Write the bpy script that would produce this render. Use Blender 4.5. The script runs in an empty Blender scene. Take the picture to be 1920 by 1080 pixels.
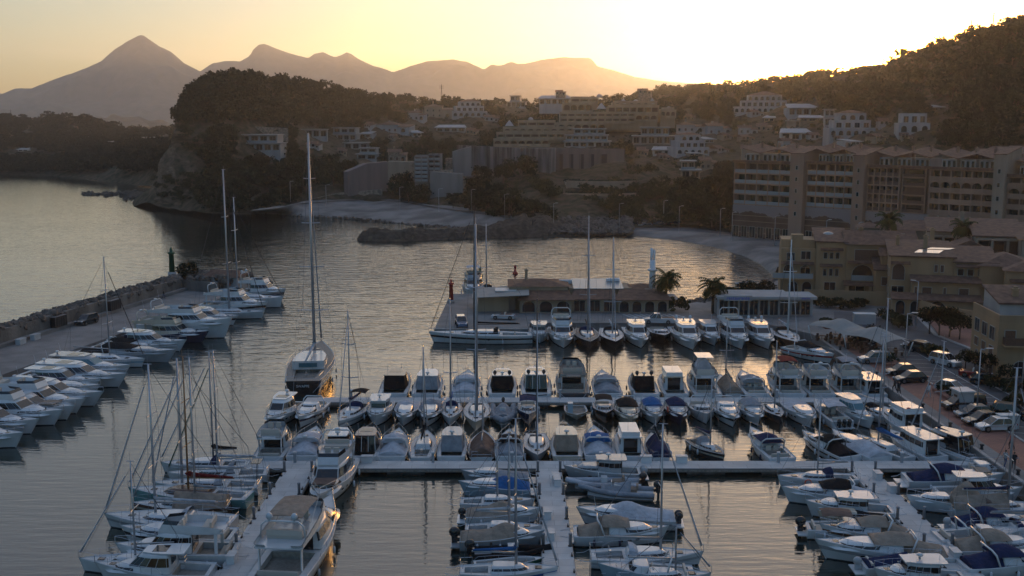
import bpy, bmesh, math, random
import numpy as np
from math import sin, cos, tan, atan, atan2, pi, radians, sqrt, hypot
from mathutils import Vector, Matrix, noise
from mathutils.bvhtree import BVHTree

S = bpy.context.scene
C = S.collection
# ------------------------------------------------------------------ camera
CAMH, FPX, PITCH = 35.0, 2000.0, radians(8.95)
cam_d = bpy.data.cameras.new('camera')
cam = bpy.data.objects.new('camera', cam_d); C.objects.link(cam)
cam_d.sensor_width = 36.0; cam_d.lens = 36.0 * FPX / 1920.0
cam_d.clip_start = 1.0; cam_d.clip_end = 30000.0
cam.location = (0, 0, CAMH); cam.rotation_euler = (pi / 2 - PITCH, 0, 0)
S.camera = cam
# ------------------------------------------------------------------ sky and sun
SUN_AZ, SUN_EL = radians(18.3), radians(3.0)
wd = bpy.data.worlds.new('World'); S.world = wd; wd.use_nodes = True
nt = wd.node_tree; nt.nodes.clear()
def wn(t, **k):
    n = nt.nodes.new(t)
    for a, b in k.items(): setattr(n, a, b)
    return n
sky = wn('ShaderNodeTexSky', sky_type='NISHITA', sun_disc=False, sun_elevation=SUN_EL, sun_rotation=SUN_AZ,
         altitude=0.0, air_density=1.0, dust_density=1.0, ozone_density=3.0)
bg1 = wn('ShaderNodeBackground'); bg1.inputs['Strength'].default_value = 0.15
nt.links.new(sky.outputs[0], bg1.inputs['Color'])
# pale evening veil round the low sun (part of the sky itself)
tc = wn('ShaderNodeTexCoord')
dot = wn('ShaderNodeVectorMath', operation='DOT_PRODUCT')
sd = Vector((sin(SUN_AZ) * cos(SUN_EL), cos(SUN_AZ) * cos(SUN_EL), sin(SUN_EL)))
dot.inputs[1].default_value = sd
nt.links.new(tc.outputs['Generated'], dot.inputs[0])
def mth(op, a, b=None, clamp=False):
    m = wn('ShaderNodeMath', operation=op); m.use_clamp = clamp
    for i, v in enumerate((a, b)):
        if v is None: continue
        if isinstance(v, (int, float)): m.inputs[i].default_value = v
        else: nt.links.new(v, m.inputs[i])
    return m.outputs[0]
ang = mth('ARCCOSINE', mth('MINIMUM', dot.outputs['Value'], 1.0))
def glow(sig_deg, col, power=1.0):
    g = mth('EXPONENT', mth('MULTIPLY', mth('POWER', mth('DIVIDE', ang, radians(sig_deg)), power), -1.0))
    e = wn('ShaderNodeBackground'); e.inputs['Color'].default_value = (*col, 1)
    nt.links.new(g, e.inputs['Strength']); return e
GLOWS = [(1.7, (320, 125, 15), 1.0), (6.0, (.50, .34, .11), 1.2), (50, (.345, .27, .13), 1.4)]
acc = bg1.outputs[0]
for g in GLOWS:
    e = glow(*g); ad = wn('ShaderNodeAddShader')
    nt.links.new(acc, ad.inputs[0]); nt.links.new(e.outputs[0], ad.inputs[1]); acc = ad.outputs[0]
# blue dusk overhead and behind, faint streaks of cloud low down
bk = wn('ShaderNodeBackground'); bk.inputs['Color'].default_value = (.30, .47, .80, 1)
sxyz = wn('ShaderNodeSeparateXYZ'); nt.links.new(tc.outputs['Generated'], sxyz.inputs[0])
nt.links.new(mth('MULTIPLY', mth('POWER', mth('MAXIMUM', sxyz.outputs['Z'], 0.0), 1.6), .27), bk.inputs['Strength'])
ad = wn('ShaderNodeAddShader'); nt.links.new(acc, ad.inputs[0]); nt.links.new(bk.outputs[0], ad.inputs[1]); acc = ad.outputs[0]
cmp_ = wn('ShaderNodeMapping'); cmp_.inputs['Scale'].default_value = (2.2, 2.2, 26); nt.links.new(tc.outputs['Generated'], cmp_.inputs[0])
cn = wn('ShaderNodeTexNoise'); cn.inputs['Scale'].default_value = 1.6; cn.inputs['Detail'].default_value = 5; nt.links.new(cmp_.outputs[0], cn.inputs['Vector'])
cb = wn('ShaderNodeBackground'); cb.inputs['Color'].default_value = (.75, .42, .36, 1)
nt.links.new(mth('MULTIPLY', mth('MAXIMUM', mth('SUBTRACT', cn.outputs['Fac'], .54), 0.0), .55), cb.inputs['Strength'])
ad = wn('ShaderNodeAddShader'); nt.links.new(acc, ad.inputs[0]); nt.links.new(cb.outputs[0], ad.inputs[1]); acc = ad.outputs[0]
wo = wn('ShaderNodeOutputWorld'); nt.links.new(acc, wo.inputs['Surface'])

sl = bpy.data.lights.new('sun', 'SUN'); sl.energy = 2.0; sl.angle = radians(0.5); sl.color = (1.0, .62, .32)
sun = bpy.data.objects.new('sun', sl); C.objects.link(sun)
sun.rotation_euler = (-sd).to_track_quat('-Z', 'Y').to_euler()

S.view_settings.view_transform = 'Standard'; S.view_settings.look = 'None'
S.view_settings.gamma = 1.0; S.view_settings.use_curve_mapping = False
S.view_settings.exposure = 0.64
S.render.engine = 'CYCLES'
S.cycles.use_denoising = True
try: S.cycles.denoiser = 'OPENIMAGEDENOISE'
except Exception: pass
S.cycles.max_bounces = 5; S.cycles.diffuse_bounces = 2; S.cycles.glossy_bounces = 3
S.cycles.transmission_bounces = 3; S.cycles.volume_bounces = 1; S.cycles.transparent_max_bounces = 8
S.cycles.caustics_reflective = False; S.cycles.caustics_refractive = False

# ------------------------------------------------------------------ helpers
_cp, _sp = cos(PITCH), sin(PITCH)
def ray(px, py):
    u, v = (px - 960) / FPX, -(py - 540) / FPX
    return Vector((u, _cp + v * _sp, -_sp + v * _cp))
def W(px, py, z=0.0):
    d = ray(px, py); t = (z - CAMH) / d.z
    return Vector((d.x * t, d.y * t, z))
def P(px, py, Y):
    d = ray(px, py); t = Y / d.y
    return Vector((d.x * t, Y, CAMH + d.z * t))
def Zat(py, x, Y):
    """height at which a point standing at x, Y shows at picture row py"""
    # project: v = (z' ...) solve for z
    v = -(py - 540) / FPX
    # depth = Y*cp - (z-H)*sp ; up = Y*sp + (z-H)*cp ; v = up/depth
    dz = Y * (v * _cp - _sp) / (_cp + v * _sp)
    return CAMH + dz
def pix(p):
    dz = p[2] - CAMH; dep = p[1] * _cp - dz * _sp; up = p[1] * _sp + dz * _cp
    return 960 + FPX * p[0] / dep, 540 - FPX * up / dep

MATS = {}
def mat(name, col=(.5, .5, .5), rough=.6, metal=0.0, spec=.5, var=0.0, vscale=1.0, bump=0.0, bscale=8.0, col2=None, emit=None, estr=0.0, coat=0.0, streak=False, tint=0.0):
    """procedural principled material; var/col2: mottled colour, tint: small change from object to object"""
    if name in MATS: return MATS[name]
    m = bpy.data.materials.new(name); m.use_nodes = True; n = m.node_tree; b = n.nodes['Principled BSDF']
    b.inputs['Base Color'].default_value = (*col, 1); b.inputs['Roughness'].default_value = rough
    b.inputs['Metallic'].default_value = metal; b.inputs['Specular IOR Level'].default_value = spec
    if coat: b.inputs['Coat Weight'].default_value = coat
    t = n.nodes.new('ShaderNodeTexCoord')
    if var or col2 or bump:
        tx = n.nodes.new('ShaderNodeTexNoise'); tx.inputs['Scale'].default_value = vscale; tx.inputs['Detail'].default_value = 5
        src = t.outputs['Object']
        if streak:
            mp = n.nodes.new('ShaderNodeMapping'); mp.inputs['Scale'].default_value = (1, 1, .12)
            n.links.new(src, mp.inputs[0]); src = mp.outputs[0]
        n.links.new(src, tx.inputs['Vector'])
    out = None
    if var or col2:
        c2 = col2 or tuple(max(0, c * (1 - var)) for c in col)
        c1 = col if col2 else tuple(min(1, c * (1 + var)) for c in col)
        r = n.nodes.new('ShaderNodeValToRGB'); r.color_ramp.elements[0].position = .36; r.color_ramp.elements[1].position = .64
        r.color_ramp.elements[0].color = (*c2, 1); r.color_ramp.elements[1].color = (*c1, 1)
        n.links.new(tx.outputs['Fac'], r.inputs[0]); out = r.outputs[0]
        n.links.new(out, b.inputs['Base Color'])
    if tint:
        oi = n.nodes.new('ShaderNodeObjectInfo')
        hv = n.nodes.new('ShaderNodeHueSaturation')
        mr = n.nodes.new('ShaderNodeMapRange'); mr.inputs['To Min'].default_value = 1 - tint; mr.inputs['To Max'].default_value = 1 + tint
        n.links.new(oi.outputs['Random'], mr.inputs['Value']); n.links.new(mr.outputs[0], hv.inputs['Value'])
        if out: n.links.new(out, hv.inputs['Color'])
        else: hv.inputs['Color'].default_value = (*col, 1)
        n.links.new(hv.outputs[0], b.inputs['Base Color'])
    if bump:
        tb = n.nodes.new('ShaderNodeTexNoise'); tb.inputs['Scale'].default_value = bscale; tb.inputs['Detail'].default_value = 6
        n.links.new(t.outputs['Object'], tb.inputs['Vector'])
        bp = n.nodes.new('ShaderNodeBump'); bp.inputs['Strength'].default_value = bump; bp.inputs['Distance'].default_value = 1.0 / bscale * 2
        n.links.new(tb.outputs['Fac'], bp.inputs['Height']); n.links.new(bp.outputs[0], b.inputs['Normal'])
    if emit:
        b.inputs['Emission Color'].default_value = (*emit, 1); b.inputs['Emission Strength'].default_value = estr
    MATS[name] = m; return m

class MB:
    """collects shapes for ONE mesh object; faces carry material slots"""
    def __init__(s): s.v = []; s.f = []; s.m = []; s.sm = []; s.mi = 0; s.smooth = False
    def add(s, vs, fs, mi=None, smooth=None):
        o = len(s.v); s.v += [tuple(v) for v in vs]
        for f in fs:
            s.f.append(tuple(i + o for i in f)); s.m.append(s.mi if mi is None else mi); s.sm.append(s.smooth if smooth is None else smooth)
    def box(s, c, d, rz=0.0, mi=None, taper=1.0):
        x, y, z = d[0] / 2, d[1] / 2, d[2] / 2; q = []
        for sz, k in ((-1, 1.0), (1, taper)):
            for sx, sy in ((-1, -1), (1, -1), (1, 1), (-1, 1)):
                a, b = sx * x * k, sy * y * k
                q.append((c[0] + a * cos(rz) - b * sin(rz), c[1] + a * sin(rz) + b * cos(rz), c[2] + sz * z))
        s.add(q, [(3, 2, 1, 0), (4, 5, 6, 7), (0, 1, 5, 4), (1, 2, 6, 5), (2, 3, 7, 6), (3, 0, 4, 7)], mi)
    def bb(s, x0, x1, y0, y1, z0, z1, mi=None): s.box(((x0 + x1) / 2, (y0 + y1) / 2, (z0 + z1) / 2), (abs(x1 - x0), abs(y1 - y0), abs(z1 - z0)), 0, mi)
    def tube(s, pts, r, n=6, mi=None, r2=None, caps=True):
        pts = [Vector(p) for p in pts]; k = len(pts); vs = []
        for i, p in enumerate(pts):
            a = pts[max(i - 1, 0)]; b = pts[min(i + 1, k - 1)]; d = (b - a)
            if d.length < 1e-9: d = Vector((0, 0, 1))
            d.normalize(); up = Vector((0, 0, 1)) if abs(d.z) < .95 else Vector((1, 0, 0))
            u = d.cross(up).normalized(); w = d.cross(u)
            rr = r if r2 is None else r + (r2 - r) * i / (k - 1)
            for j in range(n):
                t = 2 * pi * j / n; vs.append(p + u * (cos(t) * rr) + w * (sin(t) * rr))
        fs = [(i * n + j, i * n + (j + 1) % n, (i + 1) * n + (j + 1) % n, (i + 1) * n + j) for i in range(k - 1) for j in range(n)]
        if caps: fs += [tuple(range(n - 1, -1, -1)), tuple((k - 1) * n + j for j in range(n))]
        s.add(vs, fs, mi, n > 5)
    def lathe(s, c, prof, n=12, mi=None, smooth=True):
        vs = []; k = len(prof)
        for r, z in prof:
            for j in range(n):
                t = 2 * pi * j / n; vs.append((c[0] + r * cos(t), c[1] + r * sin(t), c[2] + z))
        fs = [(i * n + j, i * n + (j + 1) % n, (i + 1) * n + (j + 1) % n, (i + 1) * n + j) for i in range(k - 1) for j in range(n)]
        fs += [tuple(range(n - 1, -1, -1)), tuple((k - 1) * n + j for j in range(n))]
        s.add(vs, fs, mi, smooth)
    def ell(s, c, r, mi=None, n=10, m=6):
        vs = []; fs = []
        for i in range(1, m):
            a = pi * i / m
            for j in range(n):
                t = 2 * pi * j / n; vs.append((c[0] + r[0] * sin(a) * cos(t), c[1] + r[1] * sin(a) * sin(t), c[2] - r[2] * cos(a)))
        for i in range(m - 2):
            for j in range(n): fs.append((i * n + j, i * n + (j + 1) % n, (i + 1) * n + (j + 1) % n, (i + 1) * n + j))
        b = len(vs); vs += [(c[0], c[1], c[2] - r[2]), (c[0], c[1], c[2] + r[2])]
        for j in range(n): fs += [(b, (j + 1) % n, j), (b + 1, (m - 2) * n + j, (m - 2) * n + (j + 1) % n)]
        s.add(vs, fs, mi, True)
    def poly(s, pts, z0, z1, mi=None, mtop=None):
        """vertical prism over a plan polygon"""
        n = len(pts); z1s = z1 if hasattr(z1, '__len__') else [z1] * n
        area = sum(pts[i][0] * pts[(i + 1) % n][1] - pts[(i + 1) % n][0] * pts[i][1] for i in range(n))
        if area < 0: pts = pts[::-1]; z1s = z1s[::-1]
        vs = [(p[0], p[1], z0) for p in pts] + [(p[0], p[1], z) for p, z in zip(pts, z1s)]
        s.add(vs, [(i, (i + 1) % n, n + (i + 1) % n, n + i) for i in range(n)] + [tuple(range(n - 1, -1, -1))], mi, False)
        s.add([(p[0], p[1], z) for p, z in zip(pts, z1s)], [tuple(range(n))], mi if mtop is None else mtop, False)
    def build(s, name, mats, parent=None, loc=None, rz=None):
        me = bpy.data.meshes.new(name); me.from_pydata(s.v, [], s.f)
        if not isinstance(mats, (list, tuple)): mats = [mats]
        for m in mats: me.materials.append(m)
        me.polygons.foreach_set('material_index', s.m); me.polygons.foreach_set('use_smooth', s.sm)
        me.update()
        o = bpy.data.objects.new(name, me); C.objects.link(o)
        if parent: o.parent = parent
        if loc is not None: o.location = loc
        if rz is not None: o.rotation_euler = (0, 0, rz)
        return o
def tag(o, label=None, cat=None, group=None, kind=None):
    if label: o['label'] = label
    if cat: o['category'] = cat
    if group: o['group'] = group
    if kind: o['kind'] = kind
    return o
def empty(name, loc, rz=0.0, label=None, cat=None, group=None):
    o = bpy.data.objects.new(name, None); C.objects.link(o); o.location = loc; o.rotation_euler = (0, 0, rz)
    o.empty_display_size = .2
    return tag(o, label, cat, group)
KIDS = {}
def kids_index():
    KIDS.clear()
    for o in C.objects:
        if o.parent: KIDS.setdefault(o.parent.name, []).append(o)
def copy_tree(o, parent=None):
    c = o.copy(); C.objects.link(c)
    if parent: c.parent = parent
    for ch in [k for k in C.objects if k.parent is o]: copy_tree(ch, c)
    return c
def lerp(a, b, t): return a + (b - a) * t
def interp(pts, x):
    """piecewise linear through (x, values...)"""
    if x <= pts[0][0]: return pts[0][1:]
    for a, b in zip(pts, pts[1:]):
        if x <= b[0]:
            t = (x - a[0]) / (b[0] - a[0]); return tuple(lerp(p, q, t) for p, q in zip(a[1:], b[1:]))
    return pts[-1][1:]
def fbm(x, y, z=0.0, o=5): return noise.fractal(Vector((x, y, z)), 1.0, 2.0, o)
# ------------------------------------------------------------------ far mountains, hills, sea
def setting(o): o['kind'] = 'structure'; return o
def loft(rows, px0, px1, nx, sub, amp, fscale, name, m, seed=0.0, keep=0.12, ridge=None, edge=0):
    """rows: polylines (px, py, Y) front to back -> solid land surface at its real distances"""
    pts = []; rr = []
    xs = [lerp(px0, px1, i / nx) for i in range(nx + 1)]
    for ri in range(len(rows) - 1):
        for k in range(sub):
            rr.append((ri, k / sub))
    rr.append((len(rows) - 2, 1.0))
    for ri, t in rr:
        line = []
        for px in xs:
            a = P(px, *interp(rows[ri], px)); b = P(px, *interp(rows[ri + 1], px))
            p = a.lerp(b, t)
            # rougher away from the control line of the crest
            k = amp * (keep + (1 - keep) * sin(pi * t)) if ridge is not None and (ri == ridge or ri + 1 == ridge) else amp
            if ridge is not None and abs(ri + t - ridge) < 1e-6: k = amp * keep
            e = min(1.0, max(0.0, (p.z + 2) / 12))
            n = fbm(p.x * fscale + seed, p.y * fscale, p.z * fscale * .5)
            zz = p.z + n * k * e
            if edge: p.y += 5.0 * e * fbm(p.x * .07, p.z * .11, 3.0) * (1 if ri < 5 else .3)
            if edge: q = min(1, (px - px0) / edge); zz = (zz + 2) * q * q * (3 - 2 * q) - 2
            line.append((p.x, p.y, zz))
        pts.append(line)
    b = MB(); nr = len(pts); nc = nx + 1
    b.add([p for l in pts for p in l], [(j * nc + i, j * nc + i + 1, (j + 1) * nc + i + 1, (j + 1) * nc + i) for j in range(nr - 1) for i in range(nc - 1)], 0, True)
    return setting(b.build(name, m))
def terrain_mat(name, ground, rock, scrub, slope=.62, scale=.05, rockvar=.5):
    m = bpy.data.materials.new(name); m.use_nodes = True; n = m.node_tree; b = n.nodes['Principled BSDF']
    b.inputs['Roughness'].default_value = .95; b.inputs['Specular IOR Level'].default_value = .1
    t = n.nodes.new('ShaderNodeTexCoord'); g = n.nodes.new('ShaderNodeNewGeometry')
    def N(sc, det=6, dist=0, vec=None):
        x = n.nodes.new('ShaderNodeTexNoise'); x.inputs['Scale'].default_value = sc; x.inputs['Detail'].default_value = det; x.inputs['Distortion'].default_value = dist
        n.links.new(vec or t.outputs['Object'], x.inputs['Vector']); return x.outputs['Fac']
    def ramp(f, p0, p1, c0, c1):
        r = n.nodes.new('ShaderNodeValToRGB'); e = r.color_ramp.elements
        e[0].position = p0; e[1].position = p1; e[0].color = (*c0, 1); e[1].color = (*c1, 1); n.links.new(f, r.inputs[0]); return r.outputs[0]
    def mix(f, a, c):
        x = n.nodes.new('ShaderNodeMix'); x.data_type = 'RGBA'; n.links.new(f, x.inputs[0]); n.links.new(a, x.inputs[6]); n.links.new(c, x.inputs[7]); return x.outputs[2]
    soil = ramp(N(scale * 6), .35, .65, ground, scrub)
    mp = n.nodes.new('ShaderNodeMapping'); mp.inputs['Scale'].default_value = (1, 1, 5); n.links.new(t.outputs['Object'], mp.inputs[0])
    rk = ramp(N(scale * 2.5, 8, 1.5, mp.outputs[0]), .3, .7, tuple(c * (1 - rockvar) for c in rock), rock)
    sx = n.nodes.new('ShaderNodeSeparateXYZ'); n.links.new(g.outputs['Normal'], sx.inputs[0])
    ad = n.nodes.new('ShaderNodeMath'); ad.operation = 'MULTIPLY_ADD'; n.links.new(N(scale * 3), ad.inputs[0]); ad.inputs[1].default_value = .35; n.links.new(sx.outputs['Z'], ad.inputs[2])
    msk = ramp(ad.outputs[0], slope + .1, slope + .22, (1, 1, 1), (0, 0, 0))
    n.links.new(mix(msk, soil, rk), b.inputs['Base Color'])
    bp = n.nodes.new('ShaderNodeBump'); bp.inputs['Strength'].default_value = .8; bp.inputs['Distance'].default_value = 1.2
    n.links.new(N(scale * 8, 8), bp.inputs['Height']); n.links.new(bp.outputs[0], b.inputs['Normal'])
    return m
M_hill = terrain_mat('hillside', (.11, .082, .058), (.20, .145, .10), (.034, .036, .018), rockvar=.65)
M_far = terrain_mat('far_slope', (.13, .12, .11), (.26, .24, .22), (.08, .085, .075), slope=.3, scale=.004)

MT = [(-300,215),(-120,196),(0,175),(28,163),(60,163),(92,150),(150,128),(190,112),(215,90),(232,79),(248,69),(262,62),(270,64),(282,73),(300,86),(322,98),(345,118),(375,131),(398,115),(420,112),(450,113),(468,104),(476,90),(486,82),(497,81),(520,88),(545,97),(578,105),(590,96),(606,93),(618,100),(628,104),(640,100),(650,95),(658,98),(670,106),(700,121),(722,126),(737,132),(765,122),(800,113),(850,110),(875,114),(905,128),(915,129),(925,125),(938,125),(948,117),(959,114),(970,118),(985,117),(1012,109),(1058,104),(1080,107),(1108,108),(1120,122),(1150,129),(1190,142),(1225,148),(1300,155),(1700,165),(2300,180)]
far = [[(-300, 236, 4200), (2300, 236, 4200)], [(-300, 228, 4700), (150, 215, 4700), (260, 190, 4800), (400, 215, 4700), (700, 190, 4800), (1060, 190, 4800), (2300, 215, 4700)],
       [(a, b + 2, 5600) for a, b in MT], [(-300, 240, 7200), (2300, 240, 7200)]]
mountains = loft(far, -300, 2300, 520, 14, 85, .0034, 'mountains', M_far, 3.0, .10, ridge=2)
# low plain and hills behind the first coast
fr2 = [[(-300, 262, 1500), (700, 262, 1500)], [(-300, 240, 1900), (60, 232, 1900), (180, 238, 1900), (240, 243, 1950), (330, 234, 1900), (700, 228, 1900)], [(-300, 240, 2600), (700, 240, 2600)]]
loft(fr2, -300, 700, 120, 5, 9, .008, 'distant_hills', M_hill, 8.0, .3, ridge=1)
# coast on the far side of the bay
SH2 = [(-300, 322, 790), (0, 328, 700), (100, 331, 680), (200, 338, 620), (260, 345, 580), (340, 354, 540)]
fr3 = [[(a, b + 3, c - 6) for a, b, c in SH2], SH2, [(-300, 318, 800), (0, 319, 715), (100, 322, 700), (200, 320, 650), (260, 315, 610), (340, 310, 570)],
       [(-300, 268, 950), (0, 262, 900), (100, 270, 900), (200, 275, 850), (340, 262, 800)],
       [(-300, 226, 1150), (-60, 222, 1150), (0, 228, 1150), (60, 226, 1150), (110, 222, 1150), (160, 226, 1150), (200, 238, 1150), (250, 250, 1150), (300, 246, 1100), (340, 242, 1100), (400, 250, 1100)],
       [(-300, 250, 1500), (400, 250, 1500)]]
coast = loft(fr3, -300, 400, 110, 6, 7, .02, 'far_coast', M_hill, 1.0, .25, ridge=4)
# the headland and the hills round the bay
A = [(225, 371, 452), (300, 381, 425), (400, 397, 386), (470, 397, 384), (560, 381, 418), (740, 377, 424), (960, 411, 350), (1040, 418, 342), (1160, 424, 338), (1290, 421, 340), (1370, 432, 325), (1500, 432, 325), (1700, 428, 325), (1920, 420, 325), (2400, 420, 325)]
A0 = [(a, b + 4, c - 5) for a, b, c in A]
B1 = [(225, 369, 458), (280, 366, 445), (305, 330, 440), (330, 300, 434), (365, 290, 430), (400, 340, 415), (470, 360, 415), (560, 350, 440), (740, 345, 446), (870, 350, 430), (960, 360, 410), (1040, 350, 395), (1160, 350, 392), (1290, 375, 380), (1370, 380, 370), (1500, 380, 362), (1700, 380, 356), (1920, 370, 350), (2400, 350, 350)]
B = [(225, 368, 470), (285, 358, 455), (310, 300, 448), (330, 246, 440), (365, 238, 440), (410, 232, 445), (440, 250, 460), (560, 300, 480), (700, 318, 480), (860, 322, 470), (1000, 300, 455), (1180, 300, 450), (1290, 320, 430), (1370, 320, 420), (1500, 310, 405), (1620, 300, 395), (1700, 300, 380), (1920, 270, 370), (2400, 230, 370)]
Cc = [(225, 368, 490), (290, 356, 470), (318, 290, 460), (334, 232, 452), (360, 200, 458), (400, 190, 468), (450, 180, 480), (560, 240, 520), (650, 262, 550), (760, 262, 560), (900, 268, 560), (1050, 262, 540), (1200, 262, 540), (1370, 262, 520), (1500, 250, 500), (1650, 228, 460), (1760, 200, 430), (1920, 150, 410), (2400, 90, 410)]
C2 = [(225, 368, 510), (295, 354, 490), (322, 280, 475), (338, 214, 466), (360, 184, 472), (400, 166, 482), (450, 150, 495), (560, 180, 560), (650, 210, 600), (760, 215, 640), (900, 212, 660), (1050, 214, 680), (1200, 212, 670), (1370, 200, 650), (1500, 180, 600), (1650, 160, 530), (1760, 120, 490), (1920, 78, 450), (2400, 0, 450)]
D = [(225, 368, 530), (300, 352, 510), (325, 268, 495), (340, 206, 482), (360, 172, 490), (400, 152, 505), (450, 140, 525), (510, 150, 560), (580, 162, 600), (700, 182, 700), (830, 195, 770), (900, 194, 800), (1050, 196, 820), (1200, 182, 820), (1250, 173, 800), (1300, 166, 800), (1370, 164, 800), (1450, 153, 760), (1560, 143, 700), (1625, 134, 650), (1660, 122, 620), (1690, 104, 590), (1740, 92, 560), (1800, 72, 530), (1860, 60, 510), (1920, 50, 490), (2100, 0, 470), (2400, -70, 470)]
E = [(225, 372, 900), (2400, 260, 1100)]
hill = loft([A0, A, B1, B, Cc, C2, D, E], 225, 2400, 400, 12, 4.6, .03, 'hills', M_hill, 5.0, .2, ridge=6, edge=60)

# sea: one sheet to the horizon
def water_mat():
    m = bpy.data.materials.new('sea_water'); m.use_nodes = True; n = m.node_tree; b = n.nodes['Principled BSDF']
    b.inputs['Base Color'].default_value = (.012, .020, .018, 1); b.inputs['Roughness'].default_value = .02; b.inputs['IOR'].default_value = 2.15
    g = n.nodes.new('ShaderNodeNewGeometry')
    def mp(sc, rz=0):
        x = n.nodes.new('ShaderNodeMapping'); x.inputs['Scale'].default_value = sc; x.inputs['Rotation'].default_value = (0, 0, rz)
        n.links.new(g.outputs['Position'], x.inputs[0]); return x.outputs[0]
    def N(sc, det, vec, ro=.55):
        x = n.nodes.new('ShaderNodeTexNoise'); x.inputs['Scale'].default_value = sc; x.inputs['Detail'].default_value = det; x.inputs['Roughness'].default_value = ro
        n.links.new(vec, x.inputs['Vector']); return x.outputs['Fac']
    def M(op, a, c, d=None):
        x = n.nodes.new('ShaderNodeMath'); x.operation = op
        for i, v in enumerate((a, c, d)):
            if v is None: continue
            if isinstance(v, (int, float)): x.inputs[i].default_value = v
            else: n.links.new(v, x.inputs[i])
        return x.outputs[0]
    calm = N(.62, 3, mp((.40, 1.9, 1), .08)); chop = N(.42, 4, mp((.5, 1.35, 1), -.12), .5); swell = N(.13, 2, mp((.35, 1, 1), .3)); fine = N(2.6, 3, mp((.7, 1.3, 1)))
    # wind reaches the bay, hardly the basin
    sx = n.nodes.new('ShaderNodeSeparateXYZ'); n.links.new(g.outputs['Position'], sx.inputs[0])
    mr = n.nodes.new('ShaderNodeMapRange'); mr.interpolation_type = 'SMOOTHSTEP'; mr.inputs['From Min'].default_value = 118; mr.inputs['From Max'].default_value = 215
    n.links.new(M('ADD', sx.outputs['Y'], M('MULTIPLY', sx.outputs['X'], -.25)), mr.inputs['Value'])
    wind = mr.outputs[0]
    far_ = n.nodes.new('ShaderNodeMapRange'); far_.inputs['From Min'].default_value = 260; far_.inputs['From Max'].default_value = 600; far_.inputs['To Min'].default_value = 1; far_.inputs['To Max'].default_value = .35
    n.links.new(sx.outputs['Y'], far_.inputs['Value'])
    patch = N(.02, 3, mp((.6, 1.4, 1)))
    ls = n.nodes.new('ShaderNodeMapRange'); ls.inputs['From Min'].default_value = -95; ls.inputs['From Max'].default_value = -15; ls.inputs['To Min'].default_value = .22; n.links.new(sx.outputs['X'], ls.inputs['Value'])
    wind = M('MULTIPLY', wind, ls.outputs[0])
    h = M('ADD', M('MULTIPLY', calm, .048), M('MULTIPLY', M('MULTIPLY', chop, M('MULTIPLY', wind, far_.outputs[0])), M('MULTIPLY_ADD', patch, .60, .10)))
    h = M('ADD', h, M('MULTIPLY', fine, M('MULTIPLY_ADD', wind, .004, .0012)))
    h = M('ADD', h, M('MULTIPLY', swell, M('MULTIPLY_ADD', wind, .05, .03)))
    bp = n.nodes.new('ShaderNodeBump'); bp.inputs['Strength'].default_value = 1.0; bp.inputs['Distance'].default_value = 1.0
    n.links.new(h, bp.inputs['Height']); n.links.new(bp.outputs[0], b.inputs['Normal'])
    return m
M_sea = water_mat()
b = MB(); b.add([(-6500, -60, 0), (6500, -60, 0), (6500, 7600, 0), (-6500, 7600, 0)], [(0, 1, 2, 3)])
setting(b.build('sea', M_sea))
b = MB(); b.add([(-6600, -80, -6), (6600, -80, -6), (6600, 7700, -6), (-6600, 7700, -6)], [(0, 1, 2, 3)])
setting(b.build('seabed', mat('sea_bottom', (.05, .05, .04), .9)))
# inland plain out to the mountains
b = MB(); b.add([tuple(P(-300, 262, 1400))[:2] + (1.5,), (3000, 1400, 1.5), (6000, 4800, 1.5), (-6000, 4800, 1.5)], [(0, 1, 2, 3)])
setting(b.build('plain', mat('plain_land', (.08, .075, .05), .95, var=.3, vscale=.01)))
dg = bpy.context.evaluated_depsgraph_get()
def bvh(*os): 
    vs = []; fs = []
    for o in os:
        k = len(vs); vs += [v.co.copy() for v in o.data.vertices]; fs += [tuple(i + k for i in p.vertices) for p in o.data.polygons]
    return BVHTree.FromPolygons(vs, fs)
BH = bvh(hill); BC = bvh(coast)
def ground(px, py, t=None):
    """where the line of sight through a picture point meets the hills"""
    r = ray(px, py); h = (t or BH).ray_cast(Vector((0, 0, CAMH)), r.normalized())
    return h[0]
def gz(x, y, t=None):
    h = (t or BH).ray_cast(Vector((x, y, 600)), Vector((0, 0, -1))); return h[0].z if h[0] else 0.0
HAZE_D, HAZE_G = 1.0e-4, .7
# ------------------------------------------------------------------ boat materials
def gel(n, c, r=.22): return mat(n, c, r, spec=.5, coat=.3, tint=.10, var=.05, vscale=1.2)
HULLC = {'white': (.60, .62, .63), 'cream': (.50, .45, .36), 'navy': (.015, .025, .07), 'black': (.012, .013, .016), 'grey': (.30, .32, .34), 'teal': (.14, .34, .34), 'lightblue': (.30, .41, .48),
         'brown': (.12, .06, .035), 'silver': (.36, .38, .40), 'red': (.32, .03, .025), 'green': (.05, .16, .11), 'beige': (.42, .34, .25), 'blue': (.03, .13, .38), 'charcoal': (.05, .055, .065)}
def hullm(c): return gel('gelcoat_' + c, HULLC[c])
def clothm(c): return mat('canvas_' + c, {'white': (.44, .46, .50), 'beige': (.28, .23, .185), 'navy': (.02, .03, .08), 'black': (.014, .014, .016), 'blue': (.035, .12, .30), 'grey': (.26, .28, .31), 'red': (.16, .02, .02), 'brown': (.16, .11, .09), 'green': (.02, .09, .07)}[c], .9, spec=.15, var=.15, vscale=1.5, bump=.25, bscale=2.5)
M_deck = mat('deck_white', (.50, .52, .53), .45, var=.08, vscale=2)
M_teak = mat('teak', (.27, .235, .20), .7, var=.25, vscale=6)
M_sole = mat('cockpit_floor', (.30, .28, .25), .6, var=.15, vscale=4)
M_glass = mat('dark_glass', (.008, .010, .013), .06, spec=.7)
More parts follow.
